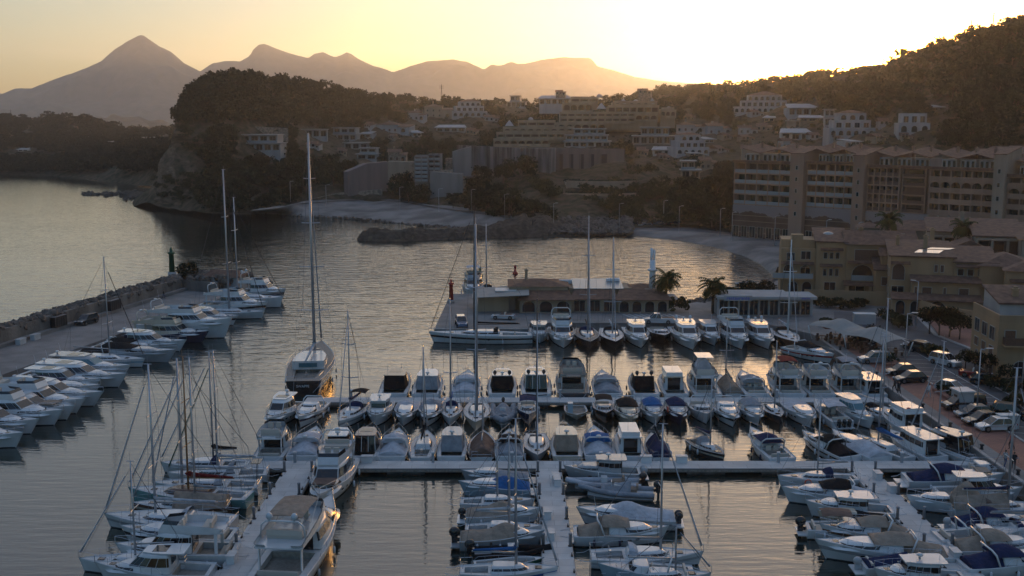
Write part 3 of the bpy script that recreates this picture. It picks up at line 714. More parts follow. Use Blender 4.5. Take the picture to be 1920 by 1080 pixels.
def sail(L, B, o):
    g = o.get; H0 = g('H0', .55 + .035 * L); H1 = H0 + .12 + .018 * L; col = g('col', 'white'); mx = g('mx', .57)
    root = empty('sailing_yacht', (0, 0, 0)); back = -L / 2
    hull(root, 'sail', L, B, H0, H1, col, g('stripe'), ck=(.05, .30), teak=g('teak', False), cw=.55, cdepth=.45, band=g('band'))
    w5 = wfun('sail', .45, B); H = sheer(L, H0, H1, .45)
    cabin(root, back + .31 * L, back + .72 * L, w5 * .66, w5 * .48, H - .05, .34 + .012 * L, front=.09 * L, back=.12, nose=.35, glass=(.32, .72), col='white' if not g('wood') else 'brown', name='coachroof', wrap='side')
    zc = H + .28 + .012 * L
    xm = back + mx * L; mh = o['mh']; mr = .075 + .0022 * mh; mm = {'alu': M_alu, 'black': M_carbon, 'white': hullm('white'), 'wood': M_wood}[g('mast', 'alu')]
    b = MB(); b.tube([(xm, 0, zc - .3), (xm - .004 * mh, 0, mh)], mr * g('mrk', 1.0), 8, r2=mr * .62 * g('mrk', 1.0)); mo = b.build('mast', mm, root)
    sp = g('sp', 2 if mh > 13 else 1)
    for k in range(sp):
        b = MB(); zz = lerp(zc, mh, (k + 1) / (sp + 1)); ww = B * (.34 - .07 * k)
        b.tube([(xm - .15, -ww, zz + .02), (xm, 0, zz - .05), (xm - .15, ww, zz + .02)], .035 + .001 * mh, 4); b.build('spreader', mm, mo)
    b = MB(); b.tube([(xm - .35, 0, mh + .02), (xm + .35, 0, mh + .02)], .03, 4); b.tube([(xm, 0, mh - .1), (xm, 0, mh + .7)], .012, 4)
    b.build('masthead', mm, mo)
    b = MB(); rw = g('rw', .016)
    fx = back + .985 * L; fh = mh * g('frac', .93)
    for s in (1, -1):
        pts = [(xm - .1, s * w5 * .93, H)]
        for k in range(sp): pts.append((xm - .15, s * B * (.34 - .07 * k), lerp(zc, mh, (k + 1) / (sp + 1))))
        pts.append((xm, 0, mh * .97)); b.tube(pts, rw, 3)
        b.tube([(back + .03 * L, s * B * .22, H0 + .3), (back + .10 * L, s * .05, mh * .35), (xm - .02, 0, mh * .99)], rw, 3)
    b.tube([(fx, 0, H1), (xm + .05, 0, fh)], rw, 3)
    b.build('rigging', M_rope, root)
    if g('jib', 'white'):
        a = Vector((fx - .05, 0, H1 + .5)); c = Vector((xm + .1, 0, fh)); b = MB()
        b.tube([a, a.lerp(c, .12), a.lerp(c, .5), a.lerp(c, .92)], .09 * g('jk', 1.0), 6, r2=.035); b.build('furled_headsail', clothm(g('jib', 'white')), root)
    # boom with its sail bag
    bl = g('bl', (mx - .12) * L); b = MB(); zb = zc + .95
    b.tube([(xm - .1, 0, zb), (xm - bl, 0, zb + .12)], .07, 6); bo = b.build('boom', mm, root)
    if g('bag', 'navy'):
        b = MB(); pts = [(xm - .12, 0, zb + .35), (xm - bl * .4, 0, zb + .27), (xm - bl * .97, 0, zb + .2)]
        b.tube([(xm - .05, 0, zb + .55)] + pts, .20 * g('bk', 1.0), 8, r2=.09); b.build('sail_cover', clothm(g('bag', 'navy')), bo)
    if g('hood', 'navy'):
        b = MB(); n = 8; rows = []
        for i in range(4):
            a = i / 3 * pi / 2; x = back + .33 * L + .75 * sin(a) * 1.1; z = cos(a) * .75
            rows.append([(x, w5 * .6 * cos(pi * j / n), zc - .30 + z * sin(pi * j / n) ** .6 + .1) for j in range(n + 1)])
        for i in range(3):
            for j in range(n): b.add([rows[i][j], rows[i + 1][j], rows[i + 1][j + 1], rows[i][j + 1]], [(0, 1, 2, 3)], 0, True)
        b.build('sprayhood', clothm(g('hood', 'navy')), root)
    if g('bim'): bimini(root, back + .06 * L, back + .26 * L, B * .30, H0 + .2, H0 + 1.9, g('bim'))
    # wheel, hatches, rails
    if L > 8:
        b = MB(); ringmesh(b, (back + .16 * L, 0, H0 + .35), .42, .02); b.box((back + .17 * L, 0, H0 + .05), (.2, .25, .7)); b.build('steering_wheel', M_steel, root)
    b = MB(); b.bb(back + .76 * L, back + .76 * L + .5, -.26, .26, sheer(L, H0, H1, .76) + .0, sheer(L, H0, H1, .76) + .08); b.build('deck_hatch', M_glass, root)
    rail(root, 'sail', L, B, H0, H1, .12, .60, name='guard_rail', r=.012)
    b = MB()
    for s in (1, -1): b.tube([(back + .12 * L, s * B * .36, H0), (back + .12 * L, s * B * .37, H0 + .62), (back + .01, s * B * .33, H0 + .62), (back + .01, s * B * .33, H0)], .02, 4)
    b.tube([(back + .01, B * .33, H0 + .62), (back + .01, B * .12, H0 + .62), (back + .01, B * .12, H0)], .02, 4); b.tube([(back + .01, -B * .33, H0 + .3), (back + .01, B * .33, H0 + .3)], .015, 4); b.build('stern_rail', M_steel, root)
    lines(root, L, B, H0, .74)
    if L > 8.5: portholes(root, 'sail', L, B, H0, H1, (.45, .60))
    if g('cpt'): cover(root, back + .02 * L, back + .55 * L, lambda t: H0 + .9 + .4 * t, lambda x: B * .42, lambda x: H0 + .1, g('cpt'), 'awning', 8, L)
    if g('mizzen'):
        x2 = back + .20 * L; b = MB(); b.tube([(x2, 0, zc - .3), (x2, 0, mh * .72)], mr * .8, 8, r2=mr * .5); m2 = b.build('mizzen_mast', mm, root)
    if g('dinghy'):
        b = MB(); b.tube([(back - .5, -B * .35, .9), (back - .45, B * .35, .9)], .22, 8); b.build('tender', clothm('grey'), root)
    if g('panel'):
        b = MB(); b.box((back + .02 * L, 0, H0 + 2.2), (.9, 1.5, .05)); b.tube([(back + .02 * L, .3, H0), (back + .02 * L, .3, H0 + 2.2)], .03, 5); b.tube([(back + .02 * L, -.3, H0), (back + .02 * L, -.3, H0 + 2.2)], .03, 5); b.build('solar_panel', M_glass, root)
    fenders(root, 'sail', L, B, H0, H1, ts=(.3, .55), dark=g('fdark', False))
    return root
def rib(L, B, o):
    g = o.get; root = empty('inflatable_boat', (0, 0, 0)); back = -L / 2; r = .26 * g('rk', 1.0)
    b = MB(); pts = []
    for s in (1, -1):
        side = [(back - .1, s * (B / 2 - r), .42)] + [(back + t * L, s * max(.12, wfun('motor', t, B) - r), .42 + .35 * t ** 3) for t in (.1, .25, .4, .55, .7, .8, .88, .95)] + [(back + L - .05, s * .08, .80)]
        pts.append(side)
    b.tube(pts[0] + pts[1][::-1], r, 10); b.build('inflatable_tube', clothm(g('col', 'grey')), root)
    b = MB(); rg = [(back + t * L, wfun('motor', t, B) - r * 1.1) for t in (0, .2, .4, .6, .75, .88)]; ol = [(x, y) for x, y in rg] + [(x, -y) for x, y in rg[::-1]]
    b.poly(ol, -.2, .30); b.build('hull', hullm('white' if g('col') != 'black' else 'grey'), root)
    b = MB(); b.box((back + .48 * L, 0, .72), (.6, .7, .8)); b.box((back + .56 * L, 0, 1.2), (.06, .65, .4)); b.build('console', hullm('white'), root)
    b = MB(); b.bb(back + .22 * L, back + .36 * L, -.45, .45, .3, .78); b.bb(back + .20 * L, back + .23 * L, -.45, .45, .7, 1.15); b.build('seat', clothm('beige' if g('col') != 'black' else 'black'), root)
    outboard(root, back - .05, 0, .5, g('obk', 1.0))
    if g('top'): cover(root, back + .3 * L, back + .7 * L, lambda t: 1.5 - .6 * t, lambda x: B * .34, lambda x: .5, g('top'), 'console_cover', 6, 1)
    return root
def dinghy(L, B, o):
    g = o.get; root = empty('open_dinghy', (0, 0, 0)); back = -L / 2
    hull(root, 'bow', L, B, .5, .75, g('col', 'white'), g('stripe'), ck=(.04, .9), cw=.86, cdepth=.38)
    for t in (.22, .5, .75):
        b = MB(); w = wfun('bow', t, B) * .84; b.bb(back + t * L - .14, back + t * L + .14, -w, w, .36, .42); b.build('thwart', M_teak, root)
    if g('box'):
        b = MB(); b.box((back + .55 * L, -.25 * B, .95), (.8, .6, 1.3)); b.build('console', hullm('lightblue'), root)
    if g('ob'): outboard(root, back - .02, 0, .35, .7, g('obm'))
    if g('tarp'):
        cover(root, back, back + .93 * L, lambda t: .75 + g('peak', .45) * exp_bump(t, .5, .3), lambda x: wfun('bow', min(1, (x - back) / L), B) * 1.03, lambda x: sheer(L, .5, .75, (x - back) / L), g('tarp'), 'boat_cover', 14, L)
    if g('rail'): rail(root, 'bow', L, B, .5, .75, .5, .4)
    return root
BALLM[0] = mat('dome_dark', (.03, .03, .035), .4)
def boat(kind, L, B, **o):
    BALLM[0] = mat('dome_dark', (.03, .03, .035), .4) if o.get('darkballs') else mat('dome_pale', (.5, .56, .6), .35)
    if kind == 'sail': return sail(L, B, o)
    if kind == 'rib': return rib(L, B, o)
    if kind == 'dinghy': return dinghy(L, B, o)
    return motor(kind, L, B, o)
# ------------------------------------------------------------------ quays, piers, breakwater
M_conc = mat('quay_concrete', (.19, .185, .18), .85, var=.18, vscale=.35, bump=.15, bscale=3)
M_concd = mat('quay_face', (.13, .125, .12), .9, var=.4, vscale=.8, streak=True, bump=.3, bscale=2)
M_asph = mat('asphalt', (.085, .085, .09), .85, var=.22, vscale=.25, bump=.1, bscale=20)
M_paint = mat('road_paint', (.45, .45, .44), .7, var=.2, vscale=2)
M_kerb = mat('kerb_stone', (.34, .32, .30), .8, var=.15, vscale=2)
def paving(name, c1, c2, cm, sc=.5, bw=.5, rh=.25):
    m = bpy.data.materials.new(name); m.use_nodes = True; n = m.node_tree; b = n.nodes['Principled BSDF']; b.inputs['Roughness'].default_value = .8
    g = n.nodes.new('ShaderNodeTexCoord'); t = n.nodes.new('ShaderNodeTexBrick'); n.links.new(g.outputs['Object'], t.inputs['Vector'])
    t.inputs['Color1'].default_value = (*c1, 1); t.inputs['Color2'].default_value = (*c2, 1); t.inputs['Mortar'].default_value = (*cm, 1); t.inputs['Scale'].default_value = sc
    t.inputs['Mortar Size'].default_value = .012; t.inputs['Brick Width'].default_value = bw; t.inputs['Row Height'].default_value = rh
    x = n.nodes.new('ShaderNodeTexNoise'); x.inputs['Scale'].default_value = .5; x.inputs['Detail'].default_value = 6; n.links.new(g.outputs['Object'], x.inputs['Vector'])
    mx = n.nodes.new('ShaderNodeMix'); mx.data_type = 'RGBA'; mx.blend_type = 'MULTIPLY'; mx.inputs[0].default_value = .55
    r = n.nodes.new('ShaderNodeValToRGB'); r.color_ramp.elements[0].position = .3; r.color_ramp.elements[0].color = (.55, .55, .55, 1); r.color_ramp.elements[1].position = .7
    n.links.new(x.outputs['Fac'], r.inputs[0]); n.links.new(t.outputs['Color'], mx.inputs[6]); n.links.new(r.outputs[0], mx.inputs[7]); n.links.new(mx.outputs[2], b.inputs['Base Color'])
    MATS[name] = m; return m
M_pier = paving('pier_slabs', (.60, .60, .59), (.52, .52, .51), (.2, .2, .2), 1.0, 2.4, 1.2)
M_brick = paving('promenade_brick', (.33, .15, .105), (.27, .12, .09), (.13, .08, .06), 1.0, .5, .25)
def pier(name, x0, x1, y0, y1, piles, z=.70, label=None):
    e = empty(name, ((x0 + x1) / 2, (y0 + y1) / 2, 0), 0, label, 'pier', 'walkways of the marina'); b = MB(); a, c = (x1 - x0) / 2, (y1 - y0) / 2
    b.bb(-a, a, -c, c, z - .42, z); b.build('deck_slab', M_pier, e)
    b = MB()
    if a < c:
        for s in (-1, 1): b.bb(s * a - .06, s * a + .06, -c, c, z - .34, z - .14)
    else:
        for s in (-1, 1): b.bb(-a, a, s * c - .06, s * c + .06, z - .34, z - .14)
    b.build('fender_beam', M_teak, e)
    for px_, py_ in piles:
        b = MB()
        if a < c: b.bb(-a + .3, a - .3, py_ - c - .9, py_ - c + .9, -3, z - .42)
        else: b.bb(px_ - a - 1.9, px_ - a + 1.9, -c + .25, c - .25, -3, z - .42)
        b.build('pile_block', M_concd, e)
    return e
P1Y0, P1Y1 = 102.2, 104.6
pier('mooring_pier', -28.6, 46.9, P1Y0, P1Y1, [(q, 0) for q in (3, 10.5, 18, 25.5, 33, 40.5, 48, 55.5, 63, 70.5)], label='long concrete pier running across the basin below the packed row of sterns')
P2Y0, P2Y1 = 127.4, 129.6
pier('mooring_pier', -25.6, 46.9, P2Y0, P2Y1, [(q, 0) for q in (4, 12, 20, 28, 36, 44, 52, 60, 68)], z=.75, label='rear concrete pier between two facing rows of boats')
pier('finger_pier', -22.6, -19.6, 60, P1Y0 - .01, [(0, q) for q in (4, 12, 20, 28, 36)], label='concrete finger pier beside the two big moored motor yachts')
pier('finger_pier', 2.4, 4.9, 60, P1Y0 - .01, [(0, q) for q in (4, 12, 20, 28, 36)], label='middle concrete finger pier with the small tarpaulin covered boats on its side')
pier('finger_pier', 33.4, 36.0, 60, P1Y0 - .01, [(0, q) for q in (4, 12, 20, 28, 36)], label='concrete finger pier nearest the promenade, cruisers with beige tents alongside')
M_post = mat('bollard_grey', (.22, .23, .25), .5, var=.1, vscale=3)
def proto_copies(make, spots, label, cat, group):
    p = None
    for i, (x, y, z, rz) in enumerate(spots):
        if p is None: p = make(); o = p
        else: o = copy_tree(p)
        o.location = (x, y, z); o.rotation_euler = (0, 0, rz)
        tag(o, label[i] if isinstance(label, list) else label, cat, group)
    return p
def mk_post():
    e = empty('mooring_post', (0, 0, 0)); b = MB(); b.lathe((0, 0, 0), [(.13, 0), (.13, .95), (.15, .97), (.15, 1.1), (.08, 1.14)], 10); b.build('post', M_post, e)
    b = MB(); b.lathe((0, 0, 0), [(.19, 0), (.19, .05), (.13, .06)], 10); b.build('base_flange', M_black, e); return e
sp = []; lab = []
for nm, xa, xb in (('yacht finger pier', -22.45, -19.75), ('middle finger pier', 2.55, 4.75), ('promenade finger pier', 33.55, 35.85)):
    for k, yy in enumerate((101.2, 94.8, 88.6, 82.6)):
        for s, xx in (('basin side', xa), ('promenade side', xb)):
            sp.append((xx, yy, .70, 0)); lab.append(f"grey post, {s} of the {nm}, {['first','second','third','fourth'][k]} from junction")
proto_copies(mk_post, sp, lab, 'post', 'grey mooring posts on the piers')
def mk_box():
    e = empty('service_box', (0, 0, 0)); b = MB(); b.bb(-.55, .55, -.3, .3, 0, .62); b.build('locker', hullm('white'), e)
    b = MB(); b.bb(-.60, .60, -.35, .35, .62, .70); b.build('lid', M_deck, e); return e
bx = [(-14.7, 104.2, 'long pier, first from its free end'), (13.6, 104.2, 'long pier between the sailboat and the grey stern'), (17.2, 104.2, 'long pier, in the gap beside the dark little sailboat'), (5.4 - 1.2, 98.6, 'middle finger pier near the junction'), (4.3, 97.4, 'middle finger pier, second from the junction'), (3.1, 89.0, 'middle finger pier, third from the junction'), (3.2, 84.2, 'middle finger pier, fourth from the junction'),
      (35.4, 99.2, 'promenade side finger pier just below the junction'), (35.5, 95.6, 'promenade side finger pier, second from the junction'), (-22.0, 79.5, 'yacht finger pier near the picture edge'), (35.1, 80.2, 'promenade side finger pier, last of its row')]
proto_copies(mk_box, [(x, y, .70, 0 if y > 103 else pi / 2) for x, y, _ in bx], ['white dock locker on the ' + l for *_, l in bx], 'dock box', 'white dock lockers')
def mk_ped():
    e = empty('power_pedestal', (0, 0, 0)); b = MB(); b.box((0, 0, .5), (.28, .2, 1.0)); b.build('housing', hullm('grey'), e)
    b = MB(); b.box((0, 0, 1.05), (.34, .26, .12)); b.build('cap', M_fend, e); return e
pd = [(x, 104.1, .7, 0) for x in (-22, -8, 0, 9, 27, 39.5)] + [(x, 129.2, .75, 0) for x in (-20, -9, 6, 15, 25, 33)]
proto_copies(mk_ped, pd, [f"grey power pedestal on the {'long' if i < 6 else 'rear'} pier, {['first','second','third','fourth','fifth','sixth'][i % 6]} from its free end" for i in range(12)], 'power pedestal', 'power pedestals on the piers')

def mk_cleat():
    b = MB(); b.box((0, 0, .04), (.16, .3, .08)); b.tube([(0, -.28, .15), (0, 0, .11), (0, .28, .15)], .045, 6); b.box((0, 0, .09), (.08, .16, .1)); return b.build('mooring_cleat', M_iron0)
M_iron0 = mat('cast_iron', (.02, .02, .022), .6); p = None
for nm, xs, ys in (('yacht finger pier', (-22.48, -19.72), [62 + k * 3.1 for k in range(13)]), ('middle finger pier', (2.52, 4.78), [62 + k * 3.1 for k in range(13)]), ('promenade finger pier', (33.52, 35.88), [62 + k * 3.1 for k in range(13)])):
    for xx in xs:
        for yy in ys:
            if p is None: p = mk_cleat(); o = p
            else: o = p.copy(); C.objects.link(o)
            o.location = (xx, yy + (.7 if xx == xs[0] else 0), .70); tag(o, f'small black iron mooring cleat on the edge of the {nm}', 'cleat', f'mooring cleats of the {nm}')
# --- right bank: promenade, car park, village ground (all one level, real kerbs)
QX = 47.6
def sheet(name, pts, z, m, th=.0):
    b = MB()
    if th: b.poly([(p[0], p[1]) for p in pts], z - th, z)
    else:
        n = len(pts); a = sum(pts[i][0] * pts[(i + 1) % n][1] - pts[(i + 1) % n][0] * pts[i][1] for i in range(n))
        q = [(p[0], p[1], z) for p in (pts if a > 0 else pts[::-1])]; b.add(q, [tuple(range(n))])
    return setting(b.build(name, m))
QZ = 1.5
ISL = [(-12.6, 170), (-11.5, 206), (36, 207), (60, 205)]
sheet('quay', [(QX, 40), (QX, 166), (42, 175), (3, 175), (2.6, 169.5), (-12.6, 169.5), (-12.0, 205.5), (31.5, 205.5), (32, 194), (38, 199), (45, 208), (54, 220), (57, 226), (62, 236), (150, 250), (150, 40)], QZ, M_conc, 5)
sheet('promenade', [(QX + 1.9, 41), (QX + 1.9, 163), (QX + 6.2, 163), (QX + 6.2, 41)], QZ + .004, M_brick)
sheet('car_park', [(QX + 6.5, 41), (QX + 6.5, 176), (57, 186), (70, 183), (66.5, 165), (69.2, 140), (72, 118), (78, 90), (86, 41)], QZ + .008, M_asph)
sheet('pavement', [(70, 176), (67.1, 164), (69.8, 140), (72.6, 118), (78.6, 90), (86.6, 41), (96, 41), (96, 176)], QZ + .12, M_brick, .12)
b = MB()
for a_, c_ in zip([(70, 183), (66.5, 165), (69.2, 140), (72, 118), (78, 90), (86, 41)], [(66.5, 165), (69.2, 140), (72, 118), (78, 90), (86, 41)]):
    n_ = Vector((c_[0] - a_[0], c_[1] - a_[1], 0)); pr = Vector((-n_.y, n_.x, 0)).normalized() * .3
    if pr.x < 0: pr = -pr
    b.poly([a_, c_, (c_[0] + pr.x * 1.9, c_[1] + pr.y), (a_[0] + pr.x * 1.9, a_[1] + pr.y)], QZ, QZ + .135)
setting(b.build('kerb', M_kerb))
b = MB(); b.bb(QX + 6.2, QX + 6.5, 41, 176, QZ, QZ + .10); setting(b.build('kerb', M_kerb))
b = MB(); b.bb(QX - .02, QX + .35, 41, 165, QZ + .002, QZ + .14); setting(b.build('quay_coping', M_kerb))
b = MB(); b.bb(2.7, 41.5, 174.9, 175.2, QZ + .002, QZ + .13); b.bb(-12.6, 2.6, 169.5, 169.8, QZ + .002, QZ + .13); setting(b.build('quay_coping', M_kerb))
# painted lines
b = MB()
for (x0, y0), (x1, y1), w in [((60.2, 168), (61.8, 118), .14), ((61.8, 118), (64.8, 92), .14), ((QX + 11.4, 158), (QX + 11.4, 60), .08)]:
    d = Vector((x1 - x0, y1 - y0, 0)).normalized(); n_ = Vector((-d.y, d.x, 0)) * w
    b.add([(x0 - n_.x, y0 - n_.y, QZ + .012), (x1 - n_.x, y1 - n_.y, QZ + .012), (x1 + n_.x, y1 + n_.y, QZ + .012), (x0 + n_.x, y0 + n_.y, QZ + .012)], [(0, 1, 2, 3)])
for k in range(24): b.add([(QX + 6.8, 156 - k * 2.6, QZ + .012), (QX + 11.3, 155 - k * 2.6, QZ + .012), (QX + 11.3, 155.1 - k * 2.6, QZ + .012), (QX + 6.8, 156.1 - k * 2.6, QZ + .012)], [(3, 2, 1, 0)])
setting(b.build('road_markings', M_paint))
b = MB()
for k in range(10): b.add([(20.5 + k * 1.0, 179.6, QZ + .006), (21.0 + k, 179.6, QZ + .006), (19.6 + k, 183.5, QZ + .006), (19.1 + k, 183.5, QZ + .006)], [(0, 1, 2, 3)])
setting(b.build('crossing_stripes', M_paint))

# --- breakwater on the far left: quay, wave wall, rock armour, round head
EA, EB = Vector((-68.8, 139.8, 0)), Vector((-59.4, 185.6, 0))
ed = (EB - EA).normalized(); en = Vector((-ed.y, ed.x, 0))      # en points to the open sea
if en.x > 0: en = -en
def bw(s, n, z=0): p = EA + ed * s + en * n; return (p.x, p.y, z)
BQ = 1.1
sheet('breakwater_quay', [bw(-75, 0), bw(78, 0), bw(82, 3), bw(78, 12.2), bw(-75, 12.2)], BQ, M_conc, 5)
b = MB(); b.poly([bw(-75, 12.2)[:2], bw(72, 12.2)[:2], bw(72, 13.0)[:2], bw(-75, 13.0)[:2]], -2, 3.6); b.poly([bw(72, 12.1)[:2], bw(72, 13.0)[:2], bw(70.0, 3.6)[:2], bw(69.4, 3.6)[:2]], -2, 3.2)
wv = b.build('wave_wall', mat('wall_concrete', (.17, .155, .14), .9, var=.3, vscale=.4, streak=True, bump=.2, bscale=2))
tag(wv, 'long concrete wave wall between the breakwater quay and the rocks', 'wall')
b = MB(); b.poly([bw(-75, 11.2)[:2], bw(72, 11.2)[:2], bw(72, 12.19)[:2], bw(-75, 12.19)[:2]], BQ - .01, BQ + .55); tag(b.build('kerb_bench', M_conc), 'low concrete bench running along the foot of the wave wall', 'bench')
for k, (s, l) in enumerate([(-16, 'first'), (12, 'second'), (30, 'third'), (46, 'fourth')]):
    e = empty('equipment_cage', bw(s, 11.6, BQ + .55), atan2(ed.y, ed.x), f'dark metal cage against the wave wall, {l} along the breakwater', 'cage', 'dark cages on the wave wall')
    b = MB(); b.bb(-1.6, 1.6, -.45, .45, 0, 1.7); b.build('casing', M_black, e)
    b = MB()
    for q in range(6): b.bb(-1.6 + q * .62, -1.54 + q * .62, .451, .50, .05, 1.65); b.bb(-1.6 + q * .62, -1.54 + q * .62, -.50, -.451, .05, 1.65)
    b.bb(-1.65, 1.65, -.5, .5, 1.70, 1.76); b.build('frame', M_rope, e)
for k, (s, l) in enumerate([(-30, 'nearest the camera'), (-24, 'second from the camera'), (1, 'third from the camera'), (6, 'fourth from the camera'), (18.5, 'beside the parked car'), (22, 'just past the parked car')]):
    e = empty('storage_chest', bw(s, 10.3, BQ), atan2(ed.y, ed.x), f'white storage chest on the breakwater quay, {l}', 'storage chest', 'white chests on the breakwater')
    b = MB(); b.bb(-.75, .75, -.4, .4, 0, .8); b.build('chest_body', M_deck, e); b = MB(); b.bb(-.8, .8, -.45, .45, .8, .9); b.build('lid', hullm('white'), e)
# rock armour: one heap nobody could count
rng = random.Random(4)
def rockpile(name, spots, m, label, seed=0):
    rg = random.Random(seed); b = MB()
    ico = []
    bm = bmesh.new(); bmesh.ops.create_icosphere(bm, subdivisions=1, radius=1.0); iv = [v.co.copy() for v in bm.verts]; fi = [tuple(v.index for v in f.verts) for f in bm.faces]; bm.free()
    for x, y, z, r in spots:
        R = Matrix.Rotation(rg.uniform(0, 6.3), 3, Vector((rg.uniform(-1, 1), rg.uniform(-1, 1), rg.uniform(-1, 1))).normalized()); sc = Vector((rg.uniform(.75, 1.35), rg.uniform(.7, 1.1), rg.uniform(.55, .95))) * r
        vs = []
        for v in iv:
            k = 1 + .25 * noise.noise(v * 1.7 + Vector((x, y, z))); q = R @ Vector((v.x * sc.x * k, v.y * sc.y * k, v.z * sc.z * k)); vs.append((x + q.x, y + q.y, z + q.z))
        b.add(vs, fi, 0, False)
    o = b.build(name, m); o['kind'] = 'stuff'; o['label'] = label; return o
M_rock = mat('armour_rock', (.13, .105, .088), .95, var=.35, vscale=.6, bump=.5, bscale=1.5)
M_rockd = mat('shore_rock', (.085, .075, .065), .95, var=.4, vscale=.3, bump=.6, bscale=1.2)
sp = []
for k in range(3400):
    s = rng.uniform(-70, 92); n_ = rng.uniform(12.6, 22.5)
    if s > 72: n_ = rng.uniform(2, 22.5) 
    z = 3.3 - (max(0, n_ - 14.5)) * .46 + rng.uniform(-.3, .3)
    if s > 80: z -= (s - 80) * .34
    if z < -.8: continue
    p = bw(s, n_); sp.append((p[0], p[1], z, rng.uniform(.55, 1.15)))
rockpile('rock_armour', sp, M_rock, 'boulder slope of the breakwater facing the open sea', 1)
b = MB(); b.poly([bw(-75, 13)[:2], bw(72, 13)[:2], bw(72, 4)[:2], bw(84, 4)[:2], bw(89, 12)[:2], bw(84, 19)[:2], bw(-75, 19)[:2]], -3, [2.4, 2.4, 2.4, 1.4, .5, .2, .5]); setting(b.build('breakwater_core', M_rock))
# ------------------------------------------------------------------ the boats, row by row
ORD = ['first', 'second', 'third', 'fourth', 'fifth', 'sixth', 'seventh', 'eighth', 'ninth', 'tenth', 'eleventh', 'twelfth', 'thirteenth', 'fourteenth', 'fifteenth', 'sixteenth', 'seventeenth', 'eighteenth', 'nineteenth', 'twentieth']
CAT = {'sail': 'sailboat', 'rib': 'inflatable boat', 'dinghy': 'dinghy', 'fly': 'motor yacht', 'hard': 'motorboat', 'sport': 'motorboat', 'pilot': 'motorboat', 'open': 'speedboat', 'tarp': 'covered boat'}
LONG = []
def place(look, where, kind, L, B, x, y, head, group, **o):
    if y < 160: x = min(x, QX - B / 2 - .25)
    if len((look + ' ' + where).split()) > 16: LONG.append(look + ', ' + where)
    if kind == 'sail' and 'top' in o:
        o = dict(o); py = o.pop('top'); h = radians(head); mxx = (o.get('mx', .57) - .5) * L
        o['mh'] = Zat(py, 0, y + mxx * sin(h))
    elif kind == 'sail' and 'mh' not in o: o = dict(o, mh=L * 1.25)
    r = boat(kind, L, B, **o); r.location = (x, y, 0); r.rotation_euler = (0, 0, radians(head))
    tag(r, f'{look}, {where}', CAT[kind], group)
    return r
def xat(px, y, z=.8):
    """x of a point standing at distance y that shows in picture column px"""
    dep = y * _cp - (z - CAMH) * _sp
    return (px - 960) / FPX * dep
def row(specs, yline, side, group, where, head0, gap=.6):
    for i, s in enumerate(specs):
        px, kind, L, B, look = s[:5]; o = dict(s[5]) if len(s) > 5 else {}
        dh = o.pop('dh', 0); g_ = o.pop('gap', gap); flip = o.pop('flip', 0)
        y = yline + side * (L / 2 + g_); x = xat(px, y)
        place(look, where % ORD[i], kind, L, B, x, y, head0 + dh + (180 if flip else 0), group, **o)
# Row B: far side of the rear pier, sterns to the camera
row([
 (745, 'hard', 11.5, 3.9, 'white cruiser with open black saloon back', dict(rearc='black', roof='charcoal', dome=0, fdark=True)),
 (805, 'hard', 11, 3.9, 'white cruiser with grey canvas stern screen', dict(rearc='grey', rb=.3, sunroof=False)),
 (875, 'sport', 10.5, 3.8, 'cruiser wrapped aft in pale blue cover', dict(cpt='white', top='white', dome=0)),
 (942, 'hard', 11.5, 3.8, 'cruiser with two dark domes and black stern', dict(rearc='black', balls=2, darkballs=1, fdark=True)),
 (1004, 'hard', 12.5, 4.0, 'white cruiser with arched dark rear glass', dict(rearc='glass', balls=2, darkballs=1)),
 (1070, 'fly', 13.5, 4.2, 'flybridge yacht with dark stern and open upper deck', dict(band='charcoal', top=None, dome=1, arch=False, teak=True)),
 (1134, 'sport', 10.5, 3.7, 'cruiser with beige full cockpit cover', dict(cpt='grey', top='grey', dome=0)),
 (1202, 'hard', 11, 3.7, 'dark roofed cruiser with twin black domes', dict(rearc='black', roof='charcoal', balls=2, darkballs=1, fdark=True)),
 (1258, 'pilot', 10, 3.5, 'square cabin motorboat with red rimmed roof', dict(hc=2.0, px0=.25, fly2=1, roof='cream')),
 (1313, 'fly', 11.5, 3.8, 'sport fisher with tall enclosed flybridge', dict(tower=1, arch=False)),
 (1405, 'sport', 10.5, 3.6, 'white sport cruiser with dark framed bimini', dict(top='grey', fdark=True)),
 (1465, 'fly', 11.5, 3.8, 'flybridge boat with red bimini edge', dict(top='red', arch=False)),
 (1520, 'fly', 11, 3.7, 'white flybridge boat with wide dark saloon doors', dict(dome=1)),
 (1577, 'fly', 10.8, 3.6, 'flybridge boat with grey canvas stern enclosure', dict(top='grey')),
 (1625, 'pilot', 9, 3.2, 'white roofed cabin boat with brown stern canvas', dict(hc=1.9, px0=.12, px1=.6, roof='white')),
], P2Y1, 1, 'boats moored stern to on the far side of the rear pier', '%s from left behind the rear pier', 90)
y = P2Y1 + 6; place('beige covered small sailboat with lumpy awning', 'right of the sport fisher behind the rear pier', 'sail', 9.5, 2.9, xat(1362, y), y, 90, 'boats moored stern to on the far side of the rear pier', top=600, cpt='beige', bag='beige', hood=None, jib=None)
# the big dark-hulled ketch
r = place('large dark hulled sailing yacht with towering mast', 'moored past the end of the rear pier', 'sail', 23, 6.3, -27.6, 144.5, 94, 'boats moored stern to on the far side of the rear pier', col='navy', band='black', teak=True, top=250, stripe='silver', H0=2.0, sp=4, mx=.60, jk=1.6, bag='white', hood=None, bk=1.6, mrk=1.5, dinghy=0)
b = MB(); ring = cab_ring(-5.5, 1.0, 2.1, .6); b.poly(ring, 2.1, 3.25); dh_ = b.build('deckhouse', hullm('white'), r)
b = MB(); b.bb(-5.66, -5.60, -1.2, 1.2, 2.45, 3.0); b.build('deckhouse_window', M_glassb, dh_)
TRANSOM = r
